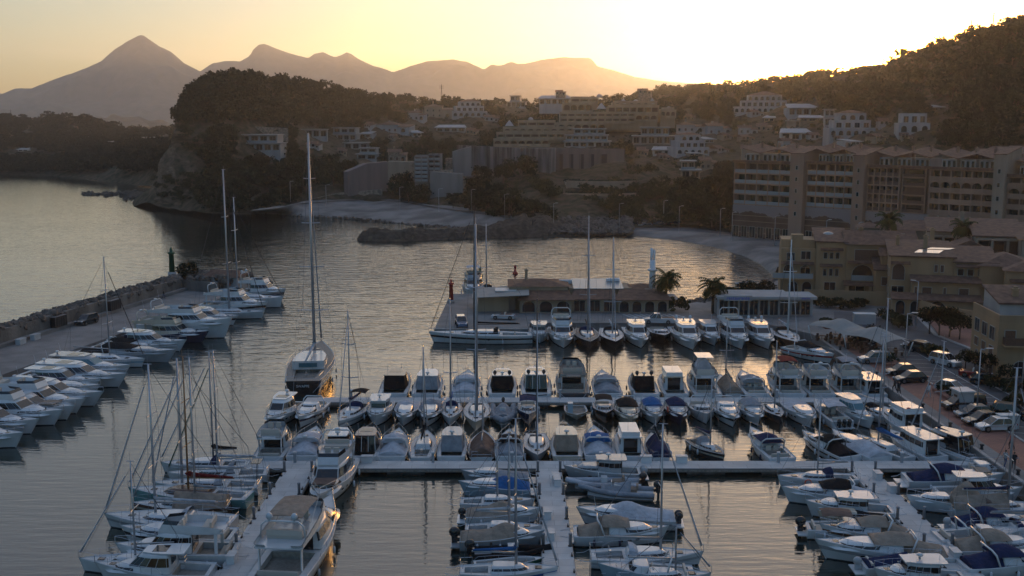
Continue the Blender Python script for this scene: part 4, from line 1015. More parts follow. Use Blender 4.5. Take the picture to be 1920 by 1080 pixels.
# Row C: near side of the rear pier, bows to the camera
row([
 (527, 'hard', 10, 3.4, 'white hardtop cruiser with sloping dark windscreen', dict(dh=-6)),
 (580, 'sport', 9, 3.1, 'open sport cruiser with navy hull band', dict(stripe='navy', dh=-5, dome=0)),
 (660, 'sail', 9.5, 3.1, 'white sloop with dark bimini aft', dict(top=582, bim='black', dh=-10, stripe='grey', bag='navy')),
 (712, 'pilot', 8.2, 3.1, 'small trawler boat with three upright cabin windows', dict(rt=.3)),
 (761, 'tarp', 8.3, 2.9, 'boat under flat white cover', dict(tarp='white', peak=.7, clen=.7)),
 (807, 'tarp', 8.3, 3.0, 'boat under pale grey canopy with black boot line', dict(tarp='grey', peak=.9, clen=.6, stripe='black')),
 (846, 'sail', 7.8, 2.6, 'small white sloop with blue folded sail', dict(top=560, bag='blue', hood='navy', jib=None)),
 (894, 'sail', 9.8, 3.3, 'cream sloop with heavy grey mast', dict(top=420, col='cream', mrk=1.5, hood=None, cpt=None)),
 (943, 'rib', 7.8, 3.3, 'large grey inflatable with wrapped console', dict(top='grey', col='grey', rk=1.4)),
 (990, 'open', 7.5, 2.5, 'white runabout with navy bimini', dict(top='navy', col='navy')),
 (1080, 'dinghy', 5.2, 2.8, 'short open workboat with pale blue console', dict(box=1, col='cream')),
 (1132, 'open', 6.8, 2.5, 'dark hulled runabout with black bimini', dict(top='black', col='black')),
 (1176, 'sport', 9, 3.2, 'rounded cream cruiser with black bimini', dict(top='black', dome=0, col='cream')),
 (1223, 'sport', 7.8, 2.9, 'sport cruiser with turquoise windscreen and blue bimini', dict(top='blue', gm=M_glassb, dome=0)),
 (1268, 'sport', 7.9, 2.9, 'navy hulled cruiser with lifebuoy and dark canopy', dict(top='navy', col='navy', ring=1, dome=0)),
 (1316, 'open', 7.4, 2.7, 'open runabout with arch and bare windscreen', dict(arch=1)),
 (1363, 'sport', 8.8, 3.1, 'sport cruiser with green tinted windscreen', dict(gm=M_glassb, dome=0, stripe='black')),
 (1409, 'sport', 8.2, 2.9, 'sport boat with open bimini and sharp bow', dict(top='grey', dome=0)),
 (1450, 'sail', 7, 2.4, 'short dark hulled sailboat with white deck', dict(col='charcoal', top=640, bag=None, hood=None, jib=None)),
 (1503, 'tarp', 9, 3.3, 'broad boat wholly wrapped in pale cover', dict(tarp='white', peak=.5, clen=.97)),
], P2Y0, -1, 'boats moored bow out on the near side of the rear pier', '%s from left before the rear pier', -90)
PC = 'boats moored bow out on the near side of the rear pier'
y = P2Y0 - 5.2
place('sport fishing boat with three black outboards', 'near the promenade before the rear pier', 'open', 8.5, 2.9, xat(1552, y), y, 97, PC, ob=3, H0=1.0, top='white')
place('white hardtop cabin cruiser with pale blue windscreen', 'second boat from the roof lifebuoy cruiser', 'hard', 9.2, 3.0, xat(1598, y), y - .3, -78, PC, gm=M_glassb, dome=0, sunroof=False)
place('grey white sailboat hull with black folded canopy', 'left of the roof lifebuoy cruiser', 'sail', 9, 2.7, xat(1645, y), y - .4, -68, PC, top=560, hood='black', bag=None, jib=None)
place('chunky white fishing cruiser with lifebuoy on its roof', 'stern out against the promenade wall', 'pilot', 9.5, 3.7, xat(1697, 117), 117.6, 100, PC, ring=1, hc=1.9, fly2=1, px0=.30)
# Row D: behind the long pier, sterns to the camera
row([
 (519, 'fly', 8.6, 3.4, 'white cabin boat with flat square roof', dict(arch=False, H0=.9)),
 (580, 'sport', 9, 3.4, 'cruiser with pale canvas draped over its back', dict(cpt='white', top='white')),
 (640, 'hard', 8.6, 3.0, 'hardtop cruiser with black cave like back', dict(rearc='black', sunroof=False)),
 (691, 'hard', 8.8, 3.1, 'cruiser with navy roof and arched glazed stern', dict(rearc='glass', roof='navy', dome=0)),
 (741, 'sport', 8.4, 3.2, 'cruiser under smooth white cockpit cover', dict(cpt='white', top='white', dome=0)),
 (795, 'sail', 9, 3.0, 'sloop with black boom roll and arched stern hoop', dict(top=650, bag='black', hood=None)),
 (850, 'hard', 9, 3.1, 'boxy cruiser with grey translucent stern canvas', dict(rearc='grey', roof='silver', sunroof=False, fdark=True)),
 (905, 'sail', 9, 3.1, 'sloop with round teak brown cockpit cover', dict(top=740, cpt='brown', bag=None, hood=None)),
 (955, 'sport', 8.2, 3.1, 'small cruiser with dark tinted aft tent', dict(cpt='grey', top='black')),
 (1006, 'sail', 8.6, 3.1, 'grey hulled sloop lying bow to the pier', dict(col='grey', top=560, flip=1, mast='black', bag='grey', hood=None)),
 (1060, 'hard', 9.2, 3.3, 'cream cruiser with beige double door canvas', dict(rearc='beige', roof='cream', col='cream', sunroof=False)),
 (1119, 'sport', 9.2, 3.4, 'white cruiser with blue roofed aft tent', dict(top='blue', cpt='white')),
 (1177, 'pilot', 8.6, 3.1, 'pale green pilothouse boat with black windowed back', dict(hc=1.9, fly2=1, px0=.2)),
 (1230, 'sail', 8.2, 2.6, 'cluttered narrow sloop with navy tarp', dict(top=790, cpt='navy', bag='black', hood=None)),
], P1Y1, 1, 'boats moored stern to behind the long pier', '%s from left behind the long pier', 90)
PD = 'boats moored stern to behind the long pier'
y = P1Y1 + 4.2
place('little dark hulled sailboat with cream stripe', 'alone between two gaps behind the long pier', 'sail', 6.8, 2.5, xat(1327, y), y, -70, PD, col='black', stripe='cream', mh=8.5, hood='grey', jib=None, teak=True)
place('white sport cruiser with big navy bimini', 'alone in open water behind the long pier', 'sport', 9.5, 3.1, xat(1438, y), y + .6, 98, PD, top='navy', dome=0, cpt=None, fdark=True)
place('black and white bowrider with black cockpit tent', 'left neighbour of the fully wrapped boat', 'sport', 8.2, 2.9, xat(1550, y), y + .3, 112, PD, stripe='black', top='black', dome=0, cpt='black')
place('boat fully wrapped in smooth pale blue tarpaulin', 'behind the long pier near its promenade junction', 'tarp', 8.6, 3.0, xat(1606, y), y + .4, 108, PD, tarp='white', peak=.7, pc=.3, clen=.98)
place('small sloop with crumpled blue sail on the boom', 'right neighbour of the wrapped boat', 'sail', 8.2, 2.6, xat(1655, y), y + .3, 112, PD, top=625, bag='blue', bk=2.0, hood=None)
place('broad white pilothouse boat with dark triple stern window', 'between two sloops near the promenade', 'pilot', 8.2, 3.0, xat(1713, y), y + .3, 105, PD, hc=2.0, px0=.12)
place('white sloop with clustered deck gear and tall steel mast', 'right of the broad pilothouse boat', 'sail', 9.8, 3.0, xat(1768, y), y + .2, 112, PD, top=640, hood='black')
place('grey roofed cruiser with glazed aft enclosure', 'last behind the long pier against the promenade wall', 'hard', 9.8, 3.2, xat(1835, y), y + .6, 115, PD, roof='silver', rearc='glass', sunroof=False)
# Row A: far quay, bows to the camera
row([
 (1011, 'pilot', 8.8, 3.5, 'small white cabin boat with triple front window', dict(hc=1.8, rt=.35)),
 (1054, 'fly', 13, 4.4, 'tall flybridge yacht with white rail basket', dict(dome=0)),
 (1101, 'sail', 13, 4.0, 'dark hulled sloop beside the tall flybridge yacht', dict(col='charcoal', top=405, teak=True, bag='black', mrk=1.3)),
 (1147, 'sail', 13, 4.0, 'dark hulled sloop with dark sprayhood', dict(col='black', top=445, bag='white', hood='black', mrk=1.2)),
 (1195, 'hard', 13, 4.1, 'white cruiser with rounded glass roof', dict(sunroof=True)),
 (1238, 'open', 9.5, 3.4, 'dark hulled runabout with white foredeck', dict(col='black')),
 (1288, 'hard', 14.5, 4.6, 'widest white cruiser with black windscreen band', dict(balls=2)),
 (1330, 'hard', 11, 3.7, 'narrower white hardtop between two large yachts', dict(dome=0, sunroof=False)),
 (1377, 'fly', 14, 4.4, 'flybridge yacht beside the twin domed cruiser', dict(dome=0)),
 (1425, 'hard', 14, 4.3, 'cruiser with black glass roof and twin white domes', dict(balls=2)),
 (1474, 'sail', 13.5, 4.0, 'brown hulled sloop with tall white mast', dict(col='brown', top=450, mast='white', hood='black', bag='white', mrk=1.4)),
], 174.6, -1, 'boats moored stern to at the far quay', '%s from left at the far quay', -90, gap=.9)
place('white sport boat with red side stripe', 'alone at the far quay corner', 'sport', 9.5, 3.4, xat(1520, 155), 155, -62, 'boats moored stern to at the far quay', stripe='red', dome=0, top='black')
place('long white racing yacht with black window line', 'alongside the far quay head', 'sail', 16.5, 4.4, xat(901, 166.6), 166.6, 180, 'boats alongside the quay head', top=395, mast='black', stripe='black', H0=1.35, mx=.56, jib='black', jk=.5, bag='black', hood='black', mrk=1.4, frac=.98)
place('steel blue passenger launch with bulky wheelhouse', 'behind the head of the far quay', 'fly', 13, 4.6, -7.8, 211.6, -88, 'boats alongside the quay head', col='lightblue', H0=2.0, roof='grey', arch=False, top='white')
place('dark sloop seen bow on with bare mast', 'behind the quay head beside the launch', 'sail', 12, 3.8, xat(912, 212), 212.5, -90, 'boats alongside the quay head', col='grey', top=420, mast='alu', mrk=1.4, hood='black', jib=None)
# Left finger pier
PL = 'sailing boats beside the yacht finger pier'
def at(look, where, kind, L, B, px0, py0, px1, py1, z, group, **o):
    """bow point and stern point as seen on the photograph, at deck height z"""
    a = W(px0, py0, z); c = W(px1, py1, z); d = a - c; L2 = d.length
    m_ = (a + c) / 2; return place(look, where, kind, min(max(L2, L * .92), L * 1.1), B, m_.x, m_.y, math.degrees(atan2(d.y, d.x)), group, **o)
at('sloop with black sail and boom covers', 'farthest left of the yacht finger pier', 'sail', 9.5, 3.1, 322, 868, 445, 866, 1.0, PL, top=660, bag='black', bk=1.5, hood='navy', mx=.40)
at('white ketch with green furled headsail', 'second farthest left of the yacht finger pier', 'sail', 10.5, 3.3, 328, 886, 488, 880, 1.1, PL, top=657, jib='green', bag='white', mx=.5, hood='grey')
at('white sloop with grey solar panel over its stern', 'left of the yacht finger pier', 'sail', 11, 3.4, 292, 905, 480, 903, 1.1, PL, top=672, panel=1, bag='white', hood='white', mx=.72, mrk=1.4)
at('old teal hulled ketch with dark red sail cover', 'left of the finger pier', 'sail', 12.5, 3.6, 240, 913, 468, 922, 1.3, PL, col='teal', top=668, bag='red', bk=1.7, hood=None, mx=.5, wood=1, mast='wood')
at('brown wooden sailboat under a grey cover', 'just behind the largest white sloop', 'sail', 9.5, 3.0, 252, 944, 425, 942, 1.0, PL, col='brown', stripe='cream', top=670, cpt='beige', bag='grey', hood=None, mx=.35)
at('largest white sloop with grey deck and raised cabin', 'in front of the brown wooden sailboat', 'sail', 12.5, 3.9, 205, 962, 428, 968, 1.3, PL, top=683, stripe='grey', bag='white', hood='white', mx=.60, mrk=1.2)
place('sport cruiser with black canopy and hull band', 'beside the finger pier below the largest sloop', 'sport', 9.6, 3.2, xat(325, 83.6), 84.6, 178, PL, stripe='black', top='black', balls=0, dome=0, rt=.4)
place('white flybridge boat with curved side window', 'nearest the camera left of the finger pier', 'fly', 9.6, 3.3, xat(325, 80.2), 81.0, 183, PL, arch=False, dome=0, H0=1.1)
place('white boat with sloping hardtop cut by the picture edge', 'lowest left beside the finger pier', 'hard', 9, 3.0, xat(285, 77.0), 77.4, 180, PL, dome=0)
place('small sloop with bare grey mast', 'far lower left at the picture edge', 'sail', 8.5, 2.7, xat(235, 77.5), 79.3, 181, PL, top=865, bag=None, hood=None, jib='white', mx=.48)
PM = 'large motor yachts lying along the finger pier'
place('white motor yacht with black windscreen, bow to the camera', 'beside the yacht finger pier', 'fly', 13.0, 4.1, -17.3, 98.0, -90, PM, pad='brown', rt=.35, dome=1, arch=True, lean=.1, stripe='white')
place('long white yacht with beige aft tent and two pale domes', 'beside the yacht finger pier', 'fly', 16.5, 4.9, -16.9, 83.0, 84, PM, top='beige', balls=2, dome=0, band='white', rt=.3, lean=-.2)
# middle finger pier
PF = 'small boats left of the middle pier'
def fin(look, where, kind, L, B, px, py, head, group, **o):
    p = W(px, py, .6); return place(look, where, kind, L, B, p.x, p.y, head, group, **o)
fin('low boat under grey green tarpaulin', 'farthest left of the middle pier', 'tarp', 6.6, 2.3, 928, 896, 180, PF, tarp='grey', peak=.35, col='grey')
fin('small boat under bright blue tarpaulin', 'second farthest left of the middle pier', 'tarp', 6.8, 2.4, 927, 917, 180, PF, tarp='blue', peak=.75, pc=.38, clen=.97, col='lightblue')
fin('little white sailboat with box cabin', 'between the blue tarpaulin and a beige tent', 'sail', 6.8, 2.3, 933, 943, 0, PF, top=830, bag=None, hood=None, jib=None, mx=.5)
fin('boat with peaked beige tent and tilted outboard', 'halfway along the middle pier', 'tarp', 6.6, 2.5, 944, 968, 0, PF, tarp='beige', peak=.95, ob=1)
fin('white sailboat with tangled spars on deck', 'between two beige tented boats', 'sail', 6.6, 2.3, 945, 993, 0, PF, mh=9.0, bag='white', hood=None, jib=None)
fin('boat with long beige tarpaulin and big black outboard', 'above the dark inflatable', 'tarp', 7.0, 2.6, 942, 1012, 0, PF, tarp='beige', peak=1.0, pc=.62, ob=1, obk=1.35, col='grey')
fin('dark inflatable with black outboard', 'below the beige tarpaulin boat', 'rib', 6.2, 2.2, 962, 1032, 4, PF, col='black', obk=1.2)
fin('slim grey green canoe shaped dinghy', 'below the dark inflatable', 'dinghy', 5.6, 1.6, 955, 1052, 8, PF, col='green')
fin('white and blue sloop', 'nearest the camera left of the middle pier', 'sail', 7.6, 2.5, 955, 1073, 0, PF, stripe='blue', top=785, bag='blue', hood=None, jib='white', frac=.9)
PG = 'boats right of the middle pier'
fin('pale grey pilothouse boat with flat cream roof', 'farthest right of the middle pier', 'pilot', 7.6, 2.8, 1128, 888, 180, PG, hc=1.55, px0=.25, px1=.58, ob=2, obk=1.0, obm=M_motorw, col='silver')
fin('white inflatable with cluttered seats', 'between the pilothouse boat and the grey inflatable', 'rib', 7.0, 2.4, 1130, 903, 180, PG, col='white', obk=1.1)
fin('grey inflatable with covered console', 'above the white tented cruiser', 'rib', 7.0, 2.5, 1155, 917, 172, PG, col='grey', top='grey', obk=1.2)
fin('large boat under peaked white tarpaulin with outboards', 'halfway along the middle pier', 'tarp', 8.6, 3.0, 1172, 972, 176, PG, tarp='white', peak=1.0, pc=.55, ob=2, stripe='grey')
fin('white cabin cruiser with beige humped tent', 'below the white tarpaulin boat', 'sport', 8.0, 2.9, 1165, 1004, -2, PG, top='beige', cpt='beige', stripe='white', gm=M_glass, dome=0, fdark=True)
fin('pale sloop with twin cockpit seats', 'below the beige humped tent cruiser', 'sail', 9.0, 3.0, 1213, 1046, 0, PG, top=795, bag=None, hood='white', stripe='silver', jib='white', mast='alu', mx=.62)
fin('light blue white motorboat with steel arch', 'nearest the camera right of the middle pier', 'open', 7.4, 2.6, 1210, 1077, 178, PG, arch=1, col='lightblue', top=None)
fin('slender sloop mostly hidden by its neighbours', 'behind the pale sloop by the middle finger pier', 'sail', 7.2, 2.5, 1245, 1084, 0, PG, top=985, bag=None, hood=None, jib='grey', mx=.62)
# right finger pier
PR = 'boats left of the promenade finger pier'
fin('white sloop with low cabin', 'farthest left of the promenade finger pier', 'sail', 7.8, 2.7, 1532, 899, 182, PR, top=742, bag='white', hood='navy', jib=None, mast='alu', mx=.5)
fin('cruiser with orange lifebuoy on its bow', 'second left of the promenade finger pier', 'sport', 8.6, 3.0, 1552, 932, 176, PR, cpt='white', top='black', ring=1, dome=0)
fin('white pilothouse boat', 'between the lifebuoy cruiser and a dark inflatable', 'pilot', 7.6, 2.8, 1590, 958, 175, PR, hc=1.35, ob=0)
fin('boat with long dark brown deck cover', 'in front of the white pilothouse boat', 'tarp', 6.0, 2.2, 1597, 974, 176, PR, tarp='black', peak=.4, col='cream')
fin('open boat with black outboard towards the basin', 'above the beige hooded cruiser', 'open', 6.6, 2.4, 1585, 994, -6, PR, ob=1, obk=1.3, top='brown')
fin('brown white cruiser with beige rounded hood', 'between the black outboard and the large tented cruiser', 'sport', 7.6, 2.8, 1622, 1003, 176, PR, top='beige', cpt='beige', stripe='brown', dome=0)
fin('large white cruiser with tall beige tent', 'dominant boat left of the promenade finger pier', 'sport', 10.6, 3.3, 1652, 1038, 175, PR, top='beige', cpt='beige', stripe='grey', dome=0, rt=.45)
fin('small boat with pale outboard', 'below the large tented cruiser', 'open', 6.2, 2.3, 1690, 1062, 0, PR, ob=1, obm=M_motorw, top=None, cpt='navy')
fin('white boxy pilothouse with flat roof', 'lowest left of the promenade finger pier', 'pilot', 6.8, 2.6, 1722, 1085, 178, PR, hc=1.5, px0=.3, px1=.7)
PS = 'boats right of the promenade finger pier'
fin('white cruiser with navy canopy and glazed side', 'first right of the promenade finger pier', 'sport', 9.4, 3.1, 1790, 903, -4, PS, top='navy', cpt='navy', pad='beige', dome=0)
fin('slim white speedboat', 'behind the navy canopy cruiser', 'open', 8.0, 2.5, 1845, 884, -2, PS)
fin('white hardtop boat with rounded roof', 'below the navy canopy cruiser', 'hard', 7.8, 2.7, 1835, 928, -5, PS, dome=0, sunroof=False)
fin('boat with tall beige hood', 'left of the rounded hardtop boat', 'tarp', 6.8, 2.5, 1770, 945, 178, PS, tarp='beige', peak=1.5, pc=.35, clen=.7, rail=1)
fin('long boat under stretched beige awning', 'crossing the frame edge below the hardtop boat', 'sail', 9.0, 2.8, 1875, 955, -3, PS, top=690, cpt='beige', hood='brown', mrk=1.4)
fin('white boat with navy canvas and pale outboard', 'beside the promenade finger pier halfway down', 'sport', 7.4, 2.6, 1862, 985, 2, PS, top='navy', cpt='navy', ob=1, obm=M_motorw, dome=0)
fin('white boat with deep open stern', 'below the navy canvas boat', 'open', 7.6, 2.8, 1840, 1010, 2, PS, cpt=None, arch=1)
fin('cruiser with beige hood and dark stern', 'near the picture corner', 'sport', 7.8, 2.8, 1872, 1030, 0, PS, top='beige', cpt='beige', dome=0)
fin('boat with navy covers and pale arch', 'lowest right by the picture corner', 'sport', 8.2, 2.9, 1895, 1060, 4, PS, top='navy', cpt='navy', dome=0)
fin('sloop whose thick grey mast stands at the frame edge', 'below the long pier', 'sail', 9.6, 3.0, 1935, 1000, 0, PS, top=640, mrk=1.7, bag='grey', jib='white')
# boats stern to on the breakwater quay
HB = math.degrees(atan2(-en.y, -en.x))
def brk(look, n_, kind, px, py, z, B, Lmax=18, **o):
    a = W(px, py, z)
    s = (a - EA).dot(ed); d = -(a - EA).dot(en); L = max(8.0, d - 1.2); 
    if L > Lmax: L = Lmax
    c = a + en * (L / 2)
    return place(look, n_, kind, L, B, c.x, c.y, HB + o.pop('dh', 0), 'yachts moored stern to on the breakwater', **o)
BR = [
 ('white cruiser bow', 'nearest of the breakwater yachts, cut by the frame', 'hard', 45, 812, 1.7, 3.9, dict(Lmax=12)),
 ('white cruiser with small dark windscreen', 'second of the breakwater yachts from the camera', 'hard', 74, 786, 1.8, 4.0, dict(Lmax=13)),
 ('white flybridge yacht with wide brown windscreen', 'third breakwater yacht from the camera', 'fly', 120, 769, 1.9, 4.4, dict(Lmax=15)),
 ('white cruiser with beige sunbed on its bow', 'fourth breakwater yacht from the camera', 'hard', 142, 761, 1.8, 4.0, dict(Lmax=14, pad='beige')),
 ('large white flybridge yacht with sloping brown glass', 'fifth breakwater yacht from the camera', 'fly', 161, 748, 1.9, 4.5, dict(Lmax=15)),
 ('slim white cruiser with long bow', 'sixth breakwater yacht from the camera', 'hard', 195, 735, 1.9, 4.2, dict(Lmax=16)),
 ('cruiser with dark canopy front', 'seventh breakwater yacht from the camera', 'sport', 189, 722, 1.8, 4.0, dict(top='navy', Lmax=14)),
 ('white cruiser with rounded roof', 'eighth breakwater yacht from the camera', 'hard', 190, 711, 1.7, 3.9, dict(Lmax=13, dome=0)),
 ('white yacht with curved dark side window', 'ninth breakwater yacht from the camera', 'hard', 240, 701, 1.9, 4.3, dict(Lmax=16, stripe='white')),
 ('blue white motor yacht with long raked windscreen', 'tenth breakwater yacht from the camera', 'hard', 246, 683, 2.0, 4.4, dict(Lmax=17, gm=M_glassb, roof='silver')),
 ('white sloop with forestay down to the bow', 'between two motor yachts on the breakwater', 'sail', 272, 671, 1.4, 4.0, dict(Lmax=13, top=482, stripe='lightblue', jib='black', jk=.5, bag=None, hood=None)),
 ('low grey speed yacht with dark cockpit', 'eleventh motor yacht along the breakwater', 'sport', 332, 656, 1.9, 4.2, dict(Lmax=18, col='silver', top='black', cpt='black')),
 ('small white sport yacht with arch', 'beside the grey speed yacht', 'sport', 300, 646, 1.7, 3.8, dict(Lmax=12, top='black')),
 ('white sport yacht with swept side glass', 'beyond the grey speed yacht', 'hard', 350, 637, 1.9, 4.2, dict(Lmax=17)),
 ('cream trawler yacht with navy hull', 'beyond the swept glass yacht', 'fly', 392, 617, 2.2, 4.4, dict(Lmax=16, col='navy', roof='cream', gm=M_glass, arch=True)),
 ('tall white explorer yacht with high bow', 'rising above its neighbours on the breakwater', 'fly', 436, 599, 3.1, 5.2, dict(Lmax=17, H0=2.1, H1=3.4, roof='white')),
 ('white motor yacht with long dark windows', 'just beyond the tall explorer yacht', 'hard', 447, 590, 1.9, 4.3, dict(Lmax=18, stripe='black')),
 ('white sloop with tall mast and furled sails', 'beyond the explorer yacht on the breakwater', 'sail', 496, 579, 1.8, 4.8, dict(Lmax=20, top=318, mrk=1.5, jib='black', jk=.5, bag='white', hood=None, band='white', mx=.50)),
 ('black banded white superyacht', 'third from the breakwater head', 'fly', 503, 568, 2.3, 5.0, dict(Lmax=20, stripe='black', H0=1.9)),
 ('grey white cruiser with tall second mast', 'second from the breakwater head', 'sail', 530, 555, 2.2, 5.0, dict(Lmax=20, top=370, mrk=1.3, H0=1.7, jib='black', jk=.5, bag='white', hood='white', mx=.24, bl=2.0)),
 ('white superyacht with dark hull stripe and radar domes', 'outermost at the breakwater head', 'fly', 536, 544, 2.3, 5.0, dict(Lmax=21, stripe='black', H0=2.0, balls=2)),
]
for look, wh, kind, px, py, z, B, o in BR: brk(look, wh, kind, px, py, z, B, **o)

# ------------------------------------------------------------------ beaches, promontory, shore road
def strip(name, rows, m, nz=0.0, sub=1, fs=.2):
    """rows of world points (same count), front to back"""
    b = MB(); n = len(rows[0]); R = []
    for r in rows: R.append([(p[0], p[1], p[2] + (nz * fbm(p[0] * fs, p[1] * fs, 2.0) if p[2] > .5 else 0)) for p in r])
    b.add([p for r in R for p in r], [(j * n + i, j * n + i + 1, (j + 1) * n + i + 1, (j + 1) * n + i) for j in range(len(R) - 1) for i in range(n - 1)], 0, True)
    return setting(b.build(name, m))
def dens(pts, k):
    out = []
    for a, b_ in zip(pts, pts[1:]):
        for i in range(k): out.append(tuple(lerp(p, q, i / k) for p, q in zip(a, b_)))
    out.append(pts[-1]); return out
M_sand = mat('shingle_beach', (.185, .168, .155), .95, var=.35, vscale=.12, bump=.2, bscale=2)
M_sandd = mat('wet_shingle', (.12, .11, .10), .6, var=.3, vscale=.3)
# beach of the inner bay
wl = dens([(1060, 446), (1130, 444), (1180, 446), (1240, 452), (1290, 459), (1345, 470), (1395, 486), (1425, 502), (1443, 518), (1449, 529)], 5)
w0 = [W(a, b_, -.5) for a, b_ in wl]; 
def inl(p, d, z): 
    c = Vector((95, 345, 0)) - Vector((p.x, p.y, 0)); c.normalize(); return (p.x + c.x * d, p.y + c.y * d, z)
strip('wet_beach', [[inl(p, -1, -.6) for p in w0], [inl(p, 2.2, .22) for p in w0]], M_sandd)
strip('beach', [[inl(p, 1.8, .16) for p in w0], [inl(p, 5, .9) for p in w0], [inl(p, 12, 1.5) for p in w0]], M_sand, .25)
sheet('shore_ground', [inl(p, 11.5, 0)[:2] for p in w0] + [(62, 237), (150, 251), (260, 300), (260, 360), (20, 360), (12, 322)], 1.46, M_sand)
# shore road and car park behind it
RL = [W(1040, 428, 1.6), W(1180, 429, 1.6), W(1300, 433, 1.6), W(1400, 442, 1.6), W(1500, 458, 1.6), W(1600, 470, 1.6)]
RB = [(p.x + 6, p.y + 22, 0) for p in RL]
sheet('shore_road', [tuple(p)[:2] for p in RL] + [p[:2] for p in RB[::-1]], 1.5, M_asph)
# beach under the headland
wl2 = dens([(470, 402), (520, 404), (560, 408), (640, 412), (700, 418), (760, 424), (830, 430), (900, 434), (960, 437)], 4)
w2 = [W(a, b_, -.5) for a, b_ in wl2]; top2 = dens([(470, 397), (520, 392), (560, 383), (640, 377), (700, 374), (760, 380), (830, 392), (900, 401), (960, 410)], 4)
t2 = [W(a, b_, 3.4) for a, b_ in top2]
strip('beach', [[tuple(p) for p in w2], [tuple(lerp(p, q, .22))[:2] + (1.0,) for p, q in zip(w2, t2)], [tuple(lerp(p, q, .6))[:2] + (2.2,) for p, q in zip(w2, t2)], [tuple(p) for p in t2], [(p.x, p.y + 14, 3.6) for p in t2]], M_sand, .3)
sheet('promenade_path', [tuple(p)[:2] for p in t2] + [(p.x, p.y + 5)for p in t2[::-1]], 3.75, mat('path', (.20, .185, .17), .9, var=.2, vscale=.3))
# rocky promontory reaching into the bay
def rocky(name, cols, m, amp=.8, nx=8, ny=6, seed=0.0, fs=.16, pw=.7):
    """cols: (px, py_front_waterline, crest height, depth)"""
    b = MB(); C_ = dens(cols, nx); R = []
    for px, py, h, d in C_:
        f = W(px, py, 0); r = []
        for j in range(ny * 2 + 1):
            t = j / (ny * 2); h = h * (1 + .35 * fbm(f.x * .22, 1.0, seed)) if j == 0 else h; z = -1.2 + (h + 1.2) * max(0, sin(pi * t)) ** pw
            x, y = f.x, f.y - .5 + t * d
            n_ = fbm(x * fs + seed, y * fs * 1.4, z * .25); st = (round((z + n_) * 1.1) / 1.1 - z - n_) * .5
            r.append((x + amp * fbm(x * fs, y * fs, 5 + seed), y + amp * fbm(x * fs, y * fs, 9), z + (amp * n_ + st) * min(1, max(0, sin(pi * t)) * 2.5)))
        R.append(r)
    n = len(R[0])
    b.add([p for r in R for p in r], [(j * n + i, (j + 1) * n + i, (j + 1) * n + i + 1, j * n + i + 1) for j in range(len(R) - 1) for i in range(n - 1)], 0, False)
    return setting(b.build(name, m))
M_prom = terrain_mat('promontory_rock', (.11, .09, .075), (.16, .13, .10), (.06, .05, .04), slope=.5, scale=.12)
rocky('rock_promontory', [(668, 452, .6, 5), (680, 452, 2.4, 8), (700, 453, 3.0, 10), (760, 453, 3.1, 11), (800, 451, 2.6, 11), (860, 449, 3.2, 13), (920, 447, 3.6, 17), (960, 446, 4.6, 24), (1010, 446, 5.6, 34), (1060, 445, 3.0, 34), (1120, 444, 1.8, 24), (1175, 444, 1.0, 12)], M_prom, 1.0)
rocky('shore_rocks', [(205, 363, .5, 5), (235, 366, 1.6, 14), (290, 379, 1.8, 30), (350, 389, 1.8, 30), (420, 398, 1.6, 22), (480, 402, 1.2, 12)], M_prom, .7)
rg = random.Random(9); sp = []
for k in range(150):
    px, py = rg.uniform(150, 260), 364 + rg.gauss(0, 2.2); p = W(px, py, 0); sp.append((p.x, p.y, rg.uniform(-.4, .2), rg.uniform(.4, 1.3)))
for k in range(60): p = W(rg.uniform(232, 300), rg.uniform(369, 377), 0); sp.append((p.x, p.y, rg.uniform(-.3, .3), rg.uniform(.5, 1.1)))
rockpile('reef_rocks', sp, M_rockd, 'low dark reef rocks off the headland', 2)
sp = []
for k in range(420):
    px = rg.uniform(1030, 1185); p = W(px, lerp(444, 430, rg.random()), 0); sp.append((p.x, p.y, .5 + 1.3 * (p.y - 318) / 10, rg.uniform(.5, 1.1)))
for k in range(260):
    px = rg.uniform(560, 980); i = (px - 470) / 490 * (len(w2) - 1); q = w2[min(int(i), len(w2) - 1)]; sp.append((q.x + rg.uniform(-2, 2), q.y + rg.uniform(-.5, 2.5), rg.uniform(-.1, .4), rg.uniform(.35, .8)))
rockpile('shore_boulders', sp, M_rock, 'grey boulders along the water edge of the bay', 3)
# rocks beside the marina ground towards the bay
sp = []
for a_, c_ in zip([(30, 196), (34, 195.5), (38, 199), (45, 208), (54, 220)], [(34, 195.5), (38, 199), (45, 208), (54, 220), (57, 226)]):
    for k in range(90):
        t = rg.random(); sp.append((lerp(a_[0], c_[0], t) + rg.gauss(0, .9), lerp(a_[1], c_[1], t) + rg.gauss(.6, 1.0), rg.uniform(-.2, 1.4), rg.uniform(.4, .9)))
rockpile('bank_rocks', sp, M_rock, 'boulder bank between the marina ground and the bay', 5)

